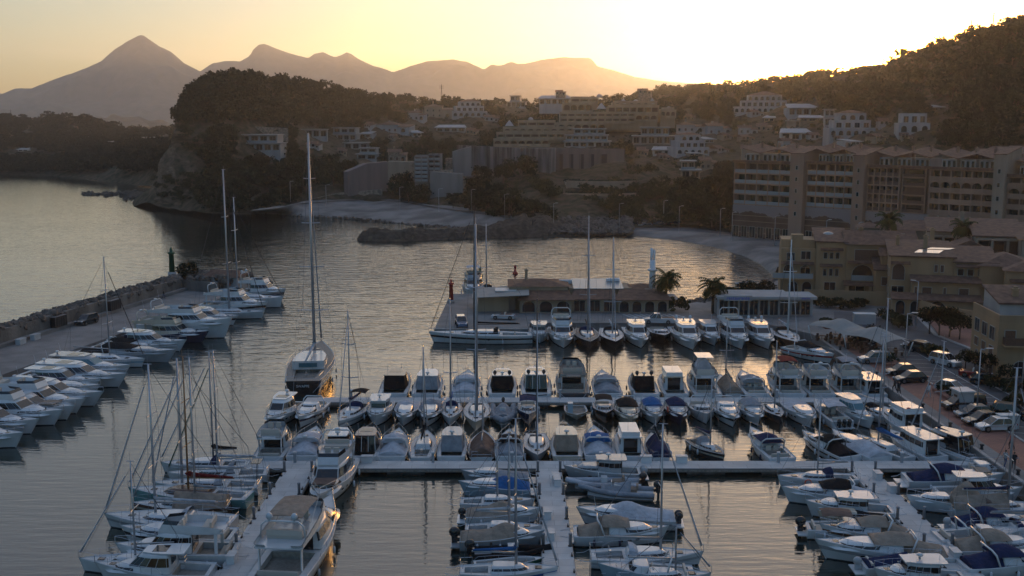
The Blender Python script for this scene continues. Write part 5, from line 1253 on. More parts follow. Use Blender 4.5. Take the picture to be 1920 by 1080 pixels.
# ------------------------------------------------------------------ trees
def leaf_mat(name, c, c2):
    m = mat(name, c, .85, spec=.15, col2=c2, vscale=.9, tint=.35); n = m.node_tree; b = n.nodes['Principled BSDF']
    g = n.nodes.new('ShaderNodeNewGeometry'); x = n.nodes.new('ShaderNodeTexNoise'); x.inputs['Scale'].default_value = .09; x.inputs['Detail'].default_value = 3; n.links.new(g.outputs['Position'], x.inputs['Vector'])
    r = n.nodes.new('ShaderNodeValToRGB'); e = r.color_ramp.elements; e[0].position = .38; e[0].color = (.62, .70, .60, 1); e[1].position = .62; e[1].color = (1.15, 1.12, .95, 1); n.links.new(x.outputs['Fac'], r.inputs[0])
    src = b.inputs['Base Color'].links[0].from_socket; mx = n.nodes.new('ShaderNodeMix'); mx.data_type = 'RGBA'; mx.blend_type = 'MULTIPLY'; mx.inputs[0].default_value = 1.0
    n.links.new(src, mx.inputs[6]); n.links.new(r.outputs[0], mx.inputs[7]); n.links.new(mx.outputs[2], b.inputs['Base Color']); return m
M_pine = leaf_mat('pine_leaves', (.026, .036, .018), (.010, .016, .009))
M_dark = leaf_mat('dark_leaves', (.022, .030, .014), (.010, .015, .007))
M_olive = leaf_mat('shrub_leaves', (.055, .055, .028), (.026, .030, .014))
M_palm = leaf_mat('palm_leaves', (.055, .065, .022), (.03, .04, .014))
M_bark = mat('bark', (.085, .06, .045), .95, var=.3, vscale=3)
def crown_arrays(rg, R, H, nclump, nleaf, ls, flat=.75, fill=.55):
    """leaf quads gathered in clumps through an uneven crown"""
    V = []
    for k in range(nclump):
        a = rg.uniform(0, 2 * pi); u = rg.uniform(-.55, 1); rr = sqrt(max(0, 1 - u * u * .85)) * (fill + (1 - fill) * rg.random())
        lob = 1 + .28 * sin(a * 3 + R * 7) * rg.uniform(.4, 1)
        c = np.array([R * rr * cos(a) * lob, R * rr * sin(a) * lob, H * u * .5 * flat + H * .5])
        cr = R * rg.uniform(.22, .36)
        q = np.array([[rg.gauss(0, 1) for _ in range(3)] for _ in range(nleaf)]); q /= np.linalg.norm(q, axis=1)[:, None]
        q *= (cr * np.array([rg.uniform(.5, 1) for _ in range(nleaf)]))[:, None]; q[:, 2] *= .7
        for p in q:
            n1 = np.array([rg.gauss(0, 1) for _ in range(3)]); n1 /= np.linalg.norm(n1); n2 = np.cross(n1, [rg.gauss(0, 1), rg.gauss(0, 1), rg.gauss(0, 1)]); n2 /= np.linalg.norm(n2)
            s = ls * rg.uniform(.6, 1.3); o = c + p; V += [o - n1 * s, o + n2 * s * .7, o + n1 * s, o - n2 * s * .7]
    return np.array(V)
def mesh_quads(name, V, m):
    n = len(V) // 4; me = bpy.data.meshes.new(name); me.vertices.add(len(V)); me.vertices.foreach_set('co', np.asarray(V, dtype=np.float32).ravel())
    me.loops.add(n * 4); me.loops.foreach_set('vertex_index', np.arange(n * 4, dtype=np.int32)); me.polygons.add(n)
    me.polygons.foreach_set('loop_start', np.arange(0, n * 4, 4, dtype=np.int32)); me.materials.append(m); me.update(calc_edges=True); me.validate(); return me
def mk_tree(kind, seed):
    rg = random.Random(seed)
    e = empty({'pine': 'pine_tree', 'broad': 'broadleaf_tree', 'shrub': 'shrub', 'cypress': 'cypress_tree'}[kind], (0, 0, -500))
    if kind == 'pine': R, H, zt, m, args = 3.6, 5.2, 2.6, M_pine, (46, 20, .34)
    elif kind == 'broad': R, H, zt, m, args = 3.0, 4.6, 1.8, M_dark, (44, 22, .28)
    elif kind == 'cypress': R, H, zt, m, args = 1.0, 8.0, .4, M_dark, (40, 16, .26)
    else: R, H, zt, m, args = 1.4, 1.9, -.1, M_olive, (26, 18, .20)
    V = crown_arrays(rg, R, H, *args); V[:, 2] += zt
    o = bpy.data.objects.new('crown', mesh_quads('crown', V, m)); C.objects.link(o); o.parent = e
    b = MB(); hh = zt + H * .55; b.tube([(0, 0, -1.5), (rg.uniform(-.3, .3), rg.uniform(-.3, .3), hh * .5), (rg.uniform(-.5, .5), rg.uniform(-.5, .5), hh)], .22 if kind != 'shrub' else .06, 6, r2=.07)
    if kind in ('pine', 'broad'):
        for k in range(4):
            a = rg.uniform(0, 6.3); b.tube([(0, 0, hh * .45 + k * .3), (cos(a) * R * .4, sin(a) * R * .4, hh * .75 + k * .2), (cos(a) * R * .7, sin(a) * R * .7, zt + H * .6)], .09, 4, r2=.03)
    b.build('trunk', M_bark, e); return e
TREES = {k: [mk_tree(k, 10 * i + len(k)) for i in range(n)] for k, n in (('pine', 7), ('broad', 5), ('shrub', 3), ('cypress', 2))}
USED = set()
def put_tree(kind, p, s, label, group, rg):
    pr = rg.choice(TREES[kind]); first = pr.name not in USED
    o = pr if first else copy_tree2(pr); USED.add(pr.name)
    o.location = p; o.rotation_euler = (0, 0, rg.uniform(0, 6.28)); o.scale = (s * rg.uniform(.9, 1.15), s * rg.uniform(.9, 1.15), s * rg.uniform(.85, 1.15))
    tag(o, label, {'pine': 'tree', 'broad': 'tree', 'shrub': 'shrub', 'cypress': 'tree'}[kind], group); return o
CH = {}
def copy_tree2(pr):
    if pr.name not in CH: CH[pr.name] = [k for k in C.objects if k.parent is pr]
    c = pr.copy(); C.objects.link(c)
    for ch in CH[pr.name]:
        d = ch.copy(); C.objects.link(d); d.parent = c
    return c
# ------------------------------------------------------------------ buildings
def plaster(n, c, v=.12): return mat('plaster_' + n, c, .9, var=v, vscale=.35, tint=.08, bump=.1, bscale=6, streak=True)
WALLC = {'white': plaster('white', (.34, .34, .34)), 'cream': plaster('cream', (.33, .26, .185)), 'beige': plaster('beige', (.31, .245, .185)), 'ochre': plaster('ochre', (.33, .22, .125)), 'hotel': plaster('hotel', (.28, .18, .13)), 'grey': plaster('grey', (.22, .21, .20)),
         'pink': plaster('pink', (.20, .145, .13)), 'stone': mat('stone_wall', (.24, .20, .16), .95, var=.4, vscale=1.2, bump=.4, bscale=3), 'concrete': mat('raw_concrete', (.17, .155, .15), .95, var=.6, vscale=.45, streak=True, bump=.2, bscale=2)}
def tile_mat():
    m = bpy.data.materials.new('clay_tiles'); m.use_nodes = True; n = m.node_tree; b = n.nodes['Principled BSDF']; b.inputs['Roughness'].default_value = .85
    t = n.nodes.new('ShaderNodeTexCoord'); w = n.nodes.new('ShaderNodeTexWave'); w.inputs['Scale'].default_value = 2.2; w.inputs['Distortion'].default_value = .6; n.links.new(t.outputs['Object'], w.inputs['Vector'])
    x = n.nodes.new('ShaderNodeTexNoise'); x.inputs['Scale'].default_value = 1.1; x.inputs['Detail'].default_value = 8; n.links.new(t.outputs['Object'], x.inputs['Vector'])
    r = n.nodes.new('ShaderNodeValToRGB'); e = r.color_ramp.elements; e[0].position = .3; e[0].color = (.10, .052, .036, 1); e[1].position = .72; e[1].color = (.22, .125, .085, 1)
    n.links.new(x.outputs['Fac'], r.inputs[0]); n.links.new(r.outputs[0], b.inputs['Base Color'])
    bp = n.nodes.new('ShaderNodeBump'); bp.inputs['Strength'].default_value = .7; bp.inputs['Distance'].default_value = .08; n.links.new(w.outputs['Fac'], bp.inputs['Height']); n.links.new(bp.outputs[0], b.inputs['Normal'])
    return m
M_tile = tile_mat()
M_win = mat('window_glass', (.012, .014, .018), .12, spec=.6)
M_shut = mat('shutter_brown', (.11, .055, .035), .7, var=.2, vscale=5)
M_frame = mat('window_frame', (.30, .28, .25), .6)
M_iron = mat('railing_iron', (.03, .03, .032), .6)
M_glassr = mat('balcony_glass', (.26, .29, .30), .25, spec=.5)
M_awn = mat('pale_canvas', (.30, .29, .27), .9, var=.08, vscale=.6)
def arch_poly(x, z, w, h, n=8):
    pts = [(x - w / 2, z), (x + w / 2, z)]
    r = w / 2; zc = z + h - r
    return pts + [(x + r * cos(pi * i / n), zc + r * sin(pi * i / n)) for i in range(n + 1)]
def opening(parent, fr, x, z, w, h, kind='win', dep=.0, shut=False):
    """fr: (origin, ux) of a wall plane; builds a framed window / arch standing 4 cm proud with its pane as a sub-part"""
    o, ux, out = fr
    def pt(a, c, d): return (o.x + ux.x * a + out.x * d, o.y + ux.y * a + out.y * d, o.z + c)
    poly = arch_poly(x, z, w, h) if kind == 'arch' else [(x - w / 2, z), (x + w / 2, z), (x + w / 2, z + h), (x - w / 2, z + h)]
    cx, cz = x, z + h / 2
    inn = [(cx + (a - cx) * (1 - .16 / w * 1.2), cz + (c - cz) * (1 - .16 / h * 1.2)) for a, c in poly]
    n = len(poly); b = MB(); vs = [pt(a, c, .0) for a, c in poly] + [pt(a, c, .09) for a, c in poly] + [pt(a, c, .09) for a, c in inn] + [pt(a, c, .03) for a, c in inn]
    fs = []
    for i in range(n):
        j = (i + 1) % n
        fs += [(i, j, n + j, n + i), (n + i, n + j, 2 * n + j, 2 * n + i), (2 * n + i, 2 * n + j, 3 * n + j, 3 * n + i)]
    if w > 1.3 and kind != 'arch' and not shut:
        k = len(vs); vs += [pt(cx - .04, z + .05, .06), pt(cx + .04, z + .05, .06), pt(cx + .04, z + h - .05, .06), pt(cx - .04, z + h - .05, .06)]; fs.append((k, k + 1, k + 2, k + 3))
    b.add(vs, fs, 0, False); nm = {'win': 'window', 'arch': 'arch_opening', 'door': 'door'}[kind]; wo_ = b.build(nm, M_frame, parent)
    p = MB(); p.add([pt(a, c, .032) for a, c in inn], [tuple(range(n))], 0, False); p.build('shutter' if shut else 'pane', M_shut if shut else M_win, wo_)
    return wo_
class House:
    """local frame: x along the front, -y towards the viewer, z up"""
    def __init__(s, name, label, cat, loc, rz, wall='white', group=None):
        s.e = empty(name, loc, rz, label, cat, group); s.wm = WALLC[wall]
    def block(s, x0, x1, y0, y1, z0, z1, roof=None, pitch=.28, over=.35, mat_=None, name='wall', axis='x', par=.35):
        b = MB(); b.bb(x0, x1, y0, y1, z0, z1); w = b.build(name, mat_ or s.wm, s.e)
        if roof == 'flat':
            r = MB()
            for a in ((x0, x1, y0, y0 + .2), (x0, x1, y1 - .2, y1), (x0, x0 + .2, y0 + .2, y1 - .2), (x1 - .2, x1, y0 + .2, y1 - .2)): r.bb(a[0], a[1], a[2], a[3], z1 + .001, z1 + par)
            r.build('parapet', mat_ or s.wm, s.e)
        elif roof in ('hip', 'gable', 'shed', 'shedr'):
            X0, X1, Y0, Y1 = x0 - over, x1 + over, y0 - over, y1 + over; r = MB(); z = z1 + .02; w_ = (Y1 - Y0) if axis == 'x' else (X1 - X0); hh = w_ / 2 * pitch * 2 * .5
            if roof == 'hip':
                k = min(Y1 - Y0, X1 - X0) / 2; hh = k * pitch * 1.6
                if X1 - X0 >= Y1 - Y0: a, c = (X0 + k, (Y0 + Y1) / 2), (X1 - k, (Y0 + Y1) / 2)
                else: a, c = ((X0 + X1) / 2, Y0 + k), ((X0 + X1) / 2, Y1 - k)
                v = [(X0, Y0, z), (X1, Y0, z), (X1, Y1, z), (X0, Y1, z), (a[0], a[1], z + hh), (c[0], c[1], z + hh)]
                f = [(0, 1, 5, 4), (1, 2, 5), (2, 3, 4, 5), (3, 0, 4)] if X1 - X0 >= Y1 - Y0 else [(0, 1, 4), (1, 2, 5, 4), (2, 3, 5), (3, 0, 4, 5)]
                r.add(v, f + [(3, 2, 1, 0)], 0, False)
            elif roof == 'gable':
                if axis == 'x': v = [(X0, Y0, z), (X1, Y0, z), (X1, Y1, z), (X0, Y1, z), (X0, (Y0 + Y1) / 2, z + w_ * pitch), (X1, (Y0 + Y1) / 2, z + w_ * pitch)]; f = [(0, 1, 5, 4), (2, 3, 4, 5), (1, 2, 5), (3, 0, 4)]
                else: v = [(X0, Y0, z), (X1, Y0, z), (X1, Y1, z), (X0, Y1, z), ((X0 + X1) / 2, Y0, z + w_ * pitch), ((X0 + X1) / 2, Y1, z + w_ * pitch)]; f = [(3, 0, 4, 5), (1, 2, 5, 4), (0, 1, 4), (2, 3, 5)]
                r.add(v, f + [(3, 2, 1, 0)], 0, False)
            else:
                hi = (Y1 - Y0) * pitch if roof == 'shed' else (X1 - X0) * pitch
                zz = [z, z, z + hi, z + hi] if roof == 'shed' else [z, z + hi, z + hi, z]
                v = [(X0, Y0, zz[0]), (X1, Y0, zz[1]), (X1, Y1, zz[2]), (X0, Y1, zz[3])]; v2 = [(p[0], p[1], p[2] + .22) for p in v]
                r.add(v + v2, [(3, 2, 1, 0), (4, 5, 6, 7), (0, 1, 5, 4), (1, 2, 6, 5), (2, 3, 7, 6), (3, 0, 4, 7)], 0, False)
                g_ = MB()   # wall filling up to the sloping roof
                if roof == 'shed': g_.add([(x0, y0, z1), (x1, y0, z1), (x1, y1, z1), (x0, y1, z1), (x0, y1, z1 + (y1 - y0) * pitch), (x1, y1, z1 + (y1 - y0) * pitch)], [(1, 2, 5), (3, 0, 4), (2, 3, 4, 5)], 0, False)
                else: g_.add([(x0, y0, z1), (x1, y0, z1), (x1, y1, z1), (x0, y1, z1), (x1, y0, z1 + (x1 - x0) * pitch), (x1, y1, z1 + (x1 - x0) * pitch)], [(0, 1, 4), (2, 3, 5), (1, 2, 5, 4)], 0, False)
                g_.build('gable_wall', mat_ or s.wm, s.e)
            s.roof = r.build('roof', M_tile, s.e)
        return w
    def front(s, x, y0, z=0): return (Vector((x, y0, z)), Vector((1, 0, 0)), Vector((0, -1, 0)))
    def left(s, x0, y, z=0): return (Vector((x0, y, z)), Vector((0, -1, 0)), Vector((-1, 0, 0)))
    def right(s, x1, y, z=0): return (Vector((x1, y, z)), Vector((0, 1, 0)), Vector((1, 0, 0)))
    def wins(s, y0, xs, zs, w, h, kind='win', shut=False):
        for z in zs:
            for x in xs: opening(s.e, s.front(0, y0), x, z, w, h, kind, shut=shut)
    def lwins(s, x0, ys, zs, w, h, kind='win', shut=False):
        for z in zs:
            for y in ys: opening(s.e, s.left(x0, 0), -y, z, w, h, kind, shut=shut)
    def rwins(s, x1, ys, zs, w, h, kind='win', shut=False):
        for z in zs:
            for y in ys: opening(s.e, s.right(x1, 0), y, z, w, h, kind, shut=shut)
    def balcony(s, x0, x1, y0, z, d=1.3, h=1.0, m=None, slab=None):
        b = MB(); b.bb(x0, x1, y0 - d, y0 + .0, z - .2, z); o = b.build('balcony', slab or s.wm, s.e)
        r = MB(); r.bb(x0, x1, y0 - d, y0 - d + .08, z + .001, z + h); r.bb(x0, x0 + .08, y0 - d + .08, y0 - .01, z + .001, z + h); r.bb(x1 - .08, x1, y0 - d + .08, y0 - .01, z + .001, z + h)
        r.build('railing', m or s.wm, o)
    def loggia(s, x0, x1, y0, z0, z1, dep=1.6, cols=1, rail=None, kind='rect', glass=True):
        """recessed bays: reads as a deep dark opening with its own back wall"""
        pass
    def chimney(s, x, y, z0, z1, w=.7):
        b = MB(); b.box((x, y, (z0 + z1) / 2), (w, w, z1 - z0)); b.box((x, y, z1 + .12), (w + .25, w + .25, .14)); b.box((x, y, z1 + .32), (w * .7, w * .7, .25)); b.build('chimney', s.wm, s.e)
    def dish(s, x, y, z):
        b = MB(); b.lathe((x, y, z + .7), [(.02, -.08), (.3, 0), (.42, .12), (.40, .13), (.02, -.04)], 10); b.tube([(x, y, z), (x, y, z + .65)], .03, 5); b.build('satellite_dish', M_deck, s.e)
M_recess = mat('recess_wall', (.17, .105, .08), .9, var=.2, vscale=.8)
def bays(parent, wm, x0, x1, y0, z0, z1, nc, nr, dep=1.5, t=.28, slab=.32, railm=None, railh=.95, arch_rows=(), back=None, railpart='railing', depth_total=None):
    """a frame of piers and floor slabs standing in front of the recessed wall; each bay has its railing and glazed door"""
    f = MB(); cw = (x1 - x0) / nc; rh = (z1 - z0) / nr
    for i in range(nc + 1):
        x = x0 + i * cw; f.bb(x - t / 2, x + t / 2, y0 - dep, y0 - .001, z0, z1)
    for j in range(nr + 1):
        z = z0 + j * rh
        for i in range(nc): f.bb(x0 + i * cw + t / 2, x0 + (i + 1) * cw - t / 2, y0 - dep + .01, y0 - .001, z - slab / 2, z + slab / 2)
    for j in arch_rows:
        for i in range(nc):
            xa, xb = x0 + i * cw + t / 2, x0 + (i + 1) * cw - t / 2; zt = z0 + (j + 1) * rh - slab / 2; r = (xb - xa) / 2; xm = (xa + xb) / 2; zc = zt - r * .95
            n = 8; pts = [(xm + r * cos(pi * k / n), zc + r * .9 * sin(pi * k / n)) for k in range(n + 1)]
            for a, c in zip(pts, pts[1:]):
                f.add([(a[0], y0 - dep + .005, a[1]), (c[0], y0 - dep + .005, c[1]), (c[0], y0 - dep + .005, zt + .01), (a[0], y0 - dep + .005, zt + .01)], [(0, 1, 2, 3), (3, 2, 1, 0)], 0, False)
                f.add([(a[0], y0 - dep + .005, a[1]), (c[0], y0 - dep + .005, c[1]), (c[0], y0 - dep + .3, c[1]), (a[0], y0 - dep + .3, a[1])], [(0, 1, 2, 3), (3, 2, 1, 0)], 0, False)
    fo = f.build('facade_frame', wm, parent)
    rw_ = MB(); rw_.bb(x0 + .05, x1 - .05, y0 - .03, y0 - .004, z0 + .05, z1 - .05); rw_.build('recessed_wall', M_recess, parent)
    rg = random.Random(int(x0 * 10 + nc))
    for j in range(nr):
        for i in range(nc):
            xa, xb = x0 + i * cw + t / 2, x0 + (i + 1) * cw - t / 2; z = z0 + j * rh + slab / 2
            r = MB(); r.bb(xa, xb, y0 - dep + .06, y0 - dep + .12, z, z + railh); r.build('railing', railm or wm, fo)
            g = MB(); hw = (xb - xa) * rg.uniform(.55, .8) / 2; xm = (xa + xb) / 2 + rg.uniform(-.2, .2)
            g.bb(xm - hw, xm + hw, y0 - .09, y0 - .04, z + .02, z0 + (j + 1) * rh - slab / 2 - .25); g.build('glass_door', M_win if rg.random() < .75 else M_shut, fo)

# --- shore houses: placed by the spot of ground they show on
HR = []   # picture boxes kept free of trees
def villa(label, px0, px1, pt, pb, style=0, wall='white', Y=None, rz=0, cat='house', name='villa', tb=None, dd=None):
    pc = (px0 + px1) / 2; g = ground(pc, pb, tb) if Y is None else None
    if g is None: g = P(pc, pb, Y or 600)
    dep = g.y * _cp - (g.z - CAMH) * _sp; w = (px1 - px0) / FPX * dep; h = Zat(pt, 0, g.y) - g.z; d = dd or max(6, w * .6)
    HR.append((px0 - 2, px1 + 2, pt - 3, pb + 1, g.y)); hs = House(name, label, cat, (g.x, g.y, g.z), rz, wall, 'houses on the slopes round the bay'); w2 = w / 2; rg = random.Random(int(px0 * 7 + pt))
    fl = max(1, int(round(h / 3.4))); fh = h / fl
    if style == 0:   # stacked modern slabs
        for k in range(fl):
            a = -w2 + (rg.uniform(0, .25) * w if k else 0); c = w2 - (rg.uniform(0, .3) * w if k else 0)
            hs.block(a, c, k * 1.6, d + k, -6 if k == 0 else k * fh, (k + 1) * fh - .35, None)
            b = MB(); b.bb(a - .6, c + .6, k * 1.6 - 1.3, d + k + .3, (k + 1) * fh - .34, (k + 1) * fh); b.build('roof_slab', WALLC['white'], hs.e)
            n = max(2, int((c - a) / 3.2)); cw = (c - a) / n
            for i in range(n): opening(hs.e, hs.front(0, k * 1.6), a + (i + .5) * cw, k * fh + .35, cw * .74, fh - 1.1)
            if k: hs.balcony(a, c, k * 1.6 - .02, k * fh + .01, 1.2, .9, M_glassr)
    elif style == 1:  # tiled roof country house
        hs.block(-w2, w2 * .3, 0, d, -6, h * .78, 'gable' if w < 14 else 'hip', .18, .5); hs.block(w2 * .3 + .01, w2, -1.2, d * .8, -6, h * .55, 'shed', .12, .3)
        n = max(2, int(w * .65 / 3)); cw = w2 * 1.3 / n
        for k in range(max(1, int(h * .78 / 2.9))):
            for i in range(n): opening(hs.e, hs.front(0, 0), -w2 + (i + .5) * cw, .7 + k * 2.9, 1.2, 1.4, 'win', shut=rg.random() < .3)
        opening(hs.e, hs.front(0, -1.2), w2 * .65, .3, min(2.4, w * .2), min(2.3, h * .4), 'arch'); hs.chimney(-w2 * .4, d * .5, h * .78, h * 1.15)
    elif style == 2:  # arcaded two floor villa with terraces
        for k in range(fl):
            y = k * 2.0; hs.block(-w2 + k * .12 * w, w2 - k * .08 * w, y, d + 2, -6 if k == 0 else k * fh, (k + 1) * fh, 'flat' if k < fl - 1 else ('hip' if w > 12 else 'flat'), .16)
            n = max(3, int((w - k * .2 * w) / 3)); cw = (w - k * .2 * w) / n
            for i in range(n): opening(hs.e, hs.front(0, y), -w2 + k * .12 * w + (i + .5) * cw, k * fh + .4, min(cw * .62, 2.2), fh - 1.1, 'arch' if k % 2 == 0 else 'win')
    elif style == 3:  # one long low roof
        hs.block(-w2, w2, 0, d, -5, h * .62, None); b = MB(); b.add([(-w2 - 1, -1.2, h * .64), (w2 + 1, -1.2, h * .64), (w2 * .9, d + .6, h * 1.0), (-w2 * .9, d + .6, h * 1.0), (-w2 - 1, -1.2, h * .64 - .25), (w2 + 1, -1.2, h * .64 - .25), (w2 * .9, d + .6, h * 1.0 - .25), (-w2 * .9, d + .6, h * 1.0 - .25)], [(0, 1, 2, 3), (7, 6, 5, 4), (4, 5, 1, 0), (5, 6, 2, 1), (6, 7, 3, 2), (7, 4, 0, 3)]); b.build('roof', WALLC['white'], hs.e)
        n = max(2, int(w / 3.2)); cw = w / n
        for i in range(n): opening(hs.e, hs.front(0, 0), -w2 + (i + .5) * cw, .3, cw * .7, max(.9, h * .62 - .8))
    return hs
V_ = [
 ('long white house with slab roofs on the headland', 447, 526, 252, 283, 0), ('low white house behind the ketch masthead', 560, 613, 242, 257, 0), ('white framed two storey house with dark glazing', 620, 668, 239, 263, 0),
 ('white flat slab house below the framed house', 645, 690, 267, 280, 0), ('pale stepped house lowest of the headland group', 669, 706, 277, 299, 0), ('small white house among dark trees', 575, 600, 268, 278, 1),
 ('white tiled house left of the hidden pool house', 703, 770, 230, 249, 1), ('white villa at the edge of the pine wood', 765, 797, 208, 226, 1), ('stone villa beside the white one', 796, 848, 194, 221, 1, 'beige'),
 ('white arcaded villa with stacked balconies', 848, 914, 190, 219, 2), ('long low white pavilion with awning', 818, 872, 234, 247, 3), ('flat roofed white house high on the ridge', 950, 985, 179, 201, 0),
 ('white house with wide curved roof on the ridge', 1011, 1068, 178, 196, 3), ('big white cubic villa above the pink wall', 1058, 1144, 241, 276, 0), ('glass fronted villa on concrete posts', 1186, 1272, 238, 270, 0, 'grey'),
 ('cluster house with white gables', 1266, 1332, 253, 290, 2), ('row of white low roofs left part', 1268, 1322, 230, 248, 1), ('row of white low roofs right part', 1325, 1372, 232, 252, 1),
 ('large white building with central gable', 1377, 1482, 178, 212, 2), ('white hall with sloping roof right of the gable', 1478, 1532, 194, 216, 3), ('slim white tower house in the sun glow', 1546, 1568, 204, 236, 0),
 ('wide white hotel like house in the sun glow', 1556, 1640, 212, 256, 2), ('pinkish house under the steep right slope', 1686, 1742, 214, 250, 2), ('small white roofed house above the hotels', 1465, 1518, 241, 262, 3),
 ('tiny white house just above the first hotel', 1467, 1490, 260, 280, 1), ('tiled house directly behind the first hotel', 1390, 1450, 273, 300, 1, 'beige'), ('beige house with two balconies among dark trees', 1277, 1312, 301, 334, 0, 'beige'),
 ('pale house low in the dark trees left of the hotels', 1312, 1345, 296, 318, 1, 'cream'), ('small house on the far ridge by the umbrella pine', 1042, 1060, 171, 179, 1, 'stone'), ('ridge house left of the big bush', 1196, 1222, 168, 177, 1, 'stone'), ('low pale wall house under the ridge', 1500, 1545, 216, 228, 3, 'beige'),
 ('small pale house right of the glass villa', 1225, 1262, 275, 290, 3), ('pale chalet in the dark gully', 1385, 1420, 236, 252, 1), ('faint house at the far right slope', 1745, 1775, 196, 208, 3, 'beige'),
]
for v in V_: villa(*v[:5], style=v[5], wall=v[6] if len(v) > 6 else 'white', rz=random.Random(v[1]).uniform(-.25, .25))
VF = [('long white terrace of holiday flats across the bay', 204, 268, 265, 277, 0), ('taller white block at the end of the terrace', 268, 306, 257, 276, 0), ('small white house by the far shore', 150, 172, 286, 296, 1), ('tiny white house near the left frame edge', 34, 52, 278, 284, 3), ('low white house above the far cliffs', 132, 150, 238, 246, 1), ('far house on the bare knoll', 55, 76, 222, 229, 1), ('pale house on the distant wooded rise', 120, 136, 220, 229, 1), ('small pale house over the far rocks', 240, 260, 292, 301, 1), ('far house in dark trees', 160, 178, 258, 266, 1)]
for v in VF: villa(*v[:5], style=v[5], rz=.1, tb=BC)
VS = [(1292, 226, 1), (1240, 262, 1), (1330, 268, 3), (1345, 240, 1), (1402, 264, 1), (1432, 246, 1), (1500, 236, 0), (1532, 262, 1), (1572, 266, 1), (1604, 272, 3), (1652, 264, 1), (1700, 262, 1), (1662, 236, 1), (735, 262, 1), (685, 258, 3), (642, 290, 1), (884, 252, 1), (922, 228, 1), (782, 256, 3), (1442, 228, 3), (1355, 286, 1), (1302, 292, 3), (1246, 300, 1), (1365, 262, 1), (1205, 292, 1), (1420, 218, 1), (690, 240, 1), (600, 262, 1)]
rv = random.Random(12)
for i, (px, py, st) in enumerate(VS):
    w_, h_ = rv.uniform(15, 27), rv.uniform(8, 13); c_ = rv.choice(['white', 'white', 'cream', 'beige', 'stone']); cw_ = {'white': 'whitewashed', 'cream': 'cream', 'beige': 'beige', 'stone': 'stone'}[c_]
    villa(f"small {cw_} {'tiled' if st == 1 else 'slab roofed' if st == 3 else 'flat roofed'} house among the trees, {i + 1} of the scattered ones", px - w_ / 2, px + w_ / 2, py - h_, py, st, c_, rz=rv.uniform(-.5, .5), dd=rv.uniform(5, 8))
# ------------------------------------------------------------------ stepped apartments, retaining walls, hotels
def at_px(px, Y, z=0): return xat(px, Y, z)
def dome(e, x, y, z, r, nm='dome'):
    b = MB(); b.lathe((x, y, z), [(r, 0), (r, .3)] + [(r * cos(a), .3 + r * sin(a)) for a in (.3, .6, .9, 1.2, 1.5)], 14); b.build(nm, WALLC['white'], e)
def pyramid(e, x, y, z, r, h):
    b = MB(); b.add([(x - r, y - r, z), (x + r, y - r, z), (x + r, y + r, z), (x - r, y + r, z), (x, y, z + h)], [(0, 1, 4), (1, 2, 4), (2, 3, 4), (3, 0, 4)], 0, False); b.build('pyramid_skylight', WALLC['white'], e)
def stepped(label, tiers, Y, pbase, domes, pyrs, name='stepped_apartments'):
    """tiers: (px0, px1, py_top, py_bottom) from low to high, each set back"""
    x0 = (tiers[0][0] + tiers[0][1]) / 2; z0 = Zat(pbase, 0, Y); e = empty(name, (at_px(x0, Y, z0), Y, z0), 0, label, 'apartment building'); ox = at_px(x0, Y, z0)
    for a_, c_, t_, b_ in tiers: HR.append((a_ - 2, c_ + 2, t_ - 3, pbase + 2, Y))
    hs = House.__new__(House); hs.e = e; hs.wm = WALLC['cream']
    for k, (pa, pb, pt, pbm) in enumerate(tiers):
        y = k * 3.2; zb = Zat(pbm, 0, Y + y) - z0; zt = Zat(pt, 0, Y + y) - z0; a = at_px(pa, Y + y, z0) - ox; c = at_px(pb, Y + y, z0) - ox
        b = MB(); b.bb(a, c, y, y + 14, -5 if k == 0 else zb - 3, zt); b.build('wall', hs.wm, e)
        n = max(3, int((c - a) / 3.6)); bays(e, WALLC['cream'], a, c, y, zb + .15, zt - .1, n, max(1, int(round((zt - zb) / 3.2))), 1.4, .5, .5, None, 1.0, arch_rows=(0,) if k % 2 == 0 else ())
        b = MB(); b.bb(a - .3, c + .3, y - 1.75, y - 1.45, zt - .5, zt + .75); b.build('parapet', hs.wm, e)
    for px, py, r in domes: yy = Y + 12; dome(e, at_px(px, yy, 30) - ox, 12, Zat(py, 0, yy) - z0, r)
    for px, py, r, h in pyrs: yy = Y + 8; pyramid(e, at_px(px, yy, 30) - ox, 8, Zat(py, 0, yy) - z0, r, h)
    return e
def gY(px, py, d=500):
    g = ground(px, py); return g.y if g else d
Y1 = gY(1000, 272) - 4
stepped('stepped beige apartment block with small white domes and a pyramid', [(926, 1030, 262, 275), (932, 1058, 250, 262), (944, 1075, 240, 250), (972, 1040, 228, 240)], Y1, 275, [(995, 226, 1.3), (996, 236, 1.2), (1020, 235, 1.3), (1030, 234, 1.3)], [(955, 236, 2.2, 3.0)])
Y2 = Y1 + 34
stepped('upper stepped beige apartment terrace with white pyramids on its roof', [(1030, 1135, 232, 247), (1050, 1190, 212, 232), (1055, 1110, 195, 212), (1070, 1120, 184, 195)], Y2, 247, [(1123, 183, 1.6)], [(1095, 226, 2.4, 3.0), (1127, 204, 2.4, 3.2)])
stepped('right wing of the upper beige apartments below the ridge', [(1136, 1232, 215, 229), (1140, 1234, 200, 215), (1150, 1230, 192, 200)], Y2 + 8, 229, [(1191, 193, 1.5), (1197, 195, 1.3)], [(1168, 195, 2.2, 3.0), (1222, 196, 2.3, 3.4)])
stepped('small domed end block of the upper apartments', [(1238, 1266, 208, 222), (1240, 1262, 204, 208)], Y2 + 12, 222, [(1253, 205, 1.3)], [])

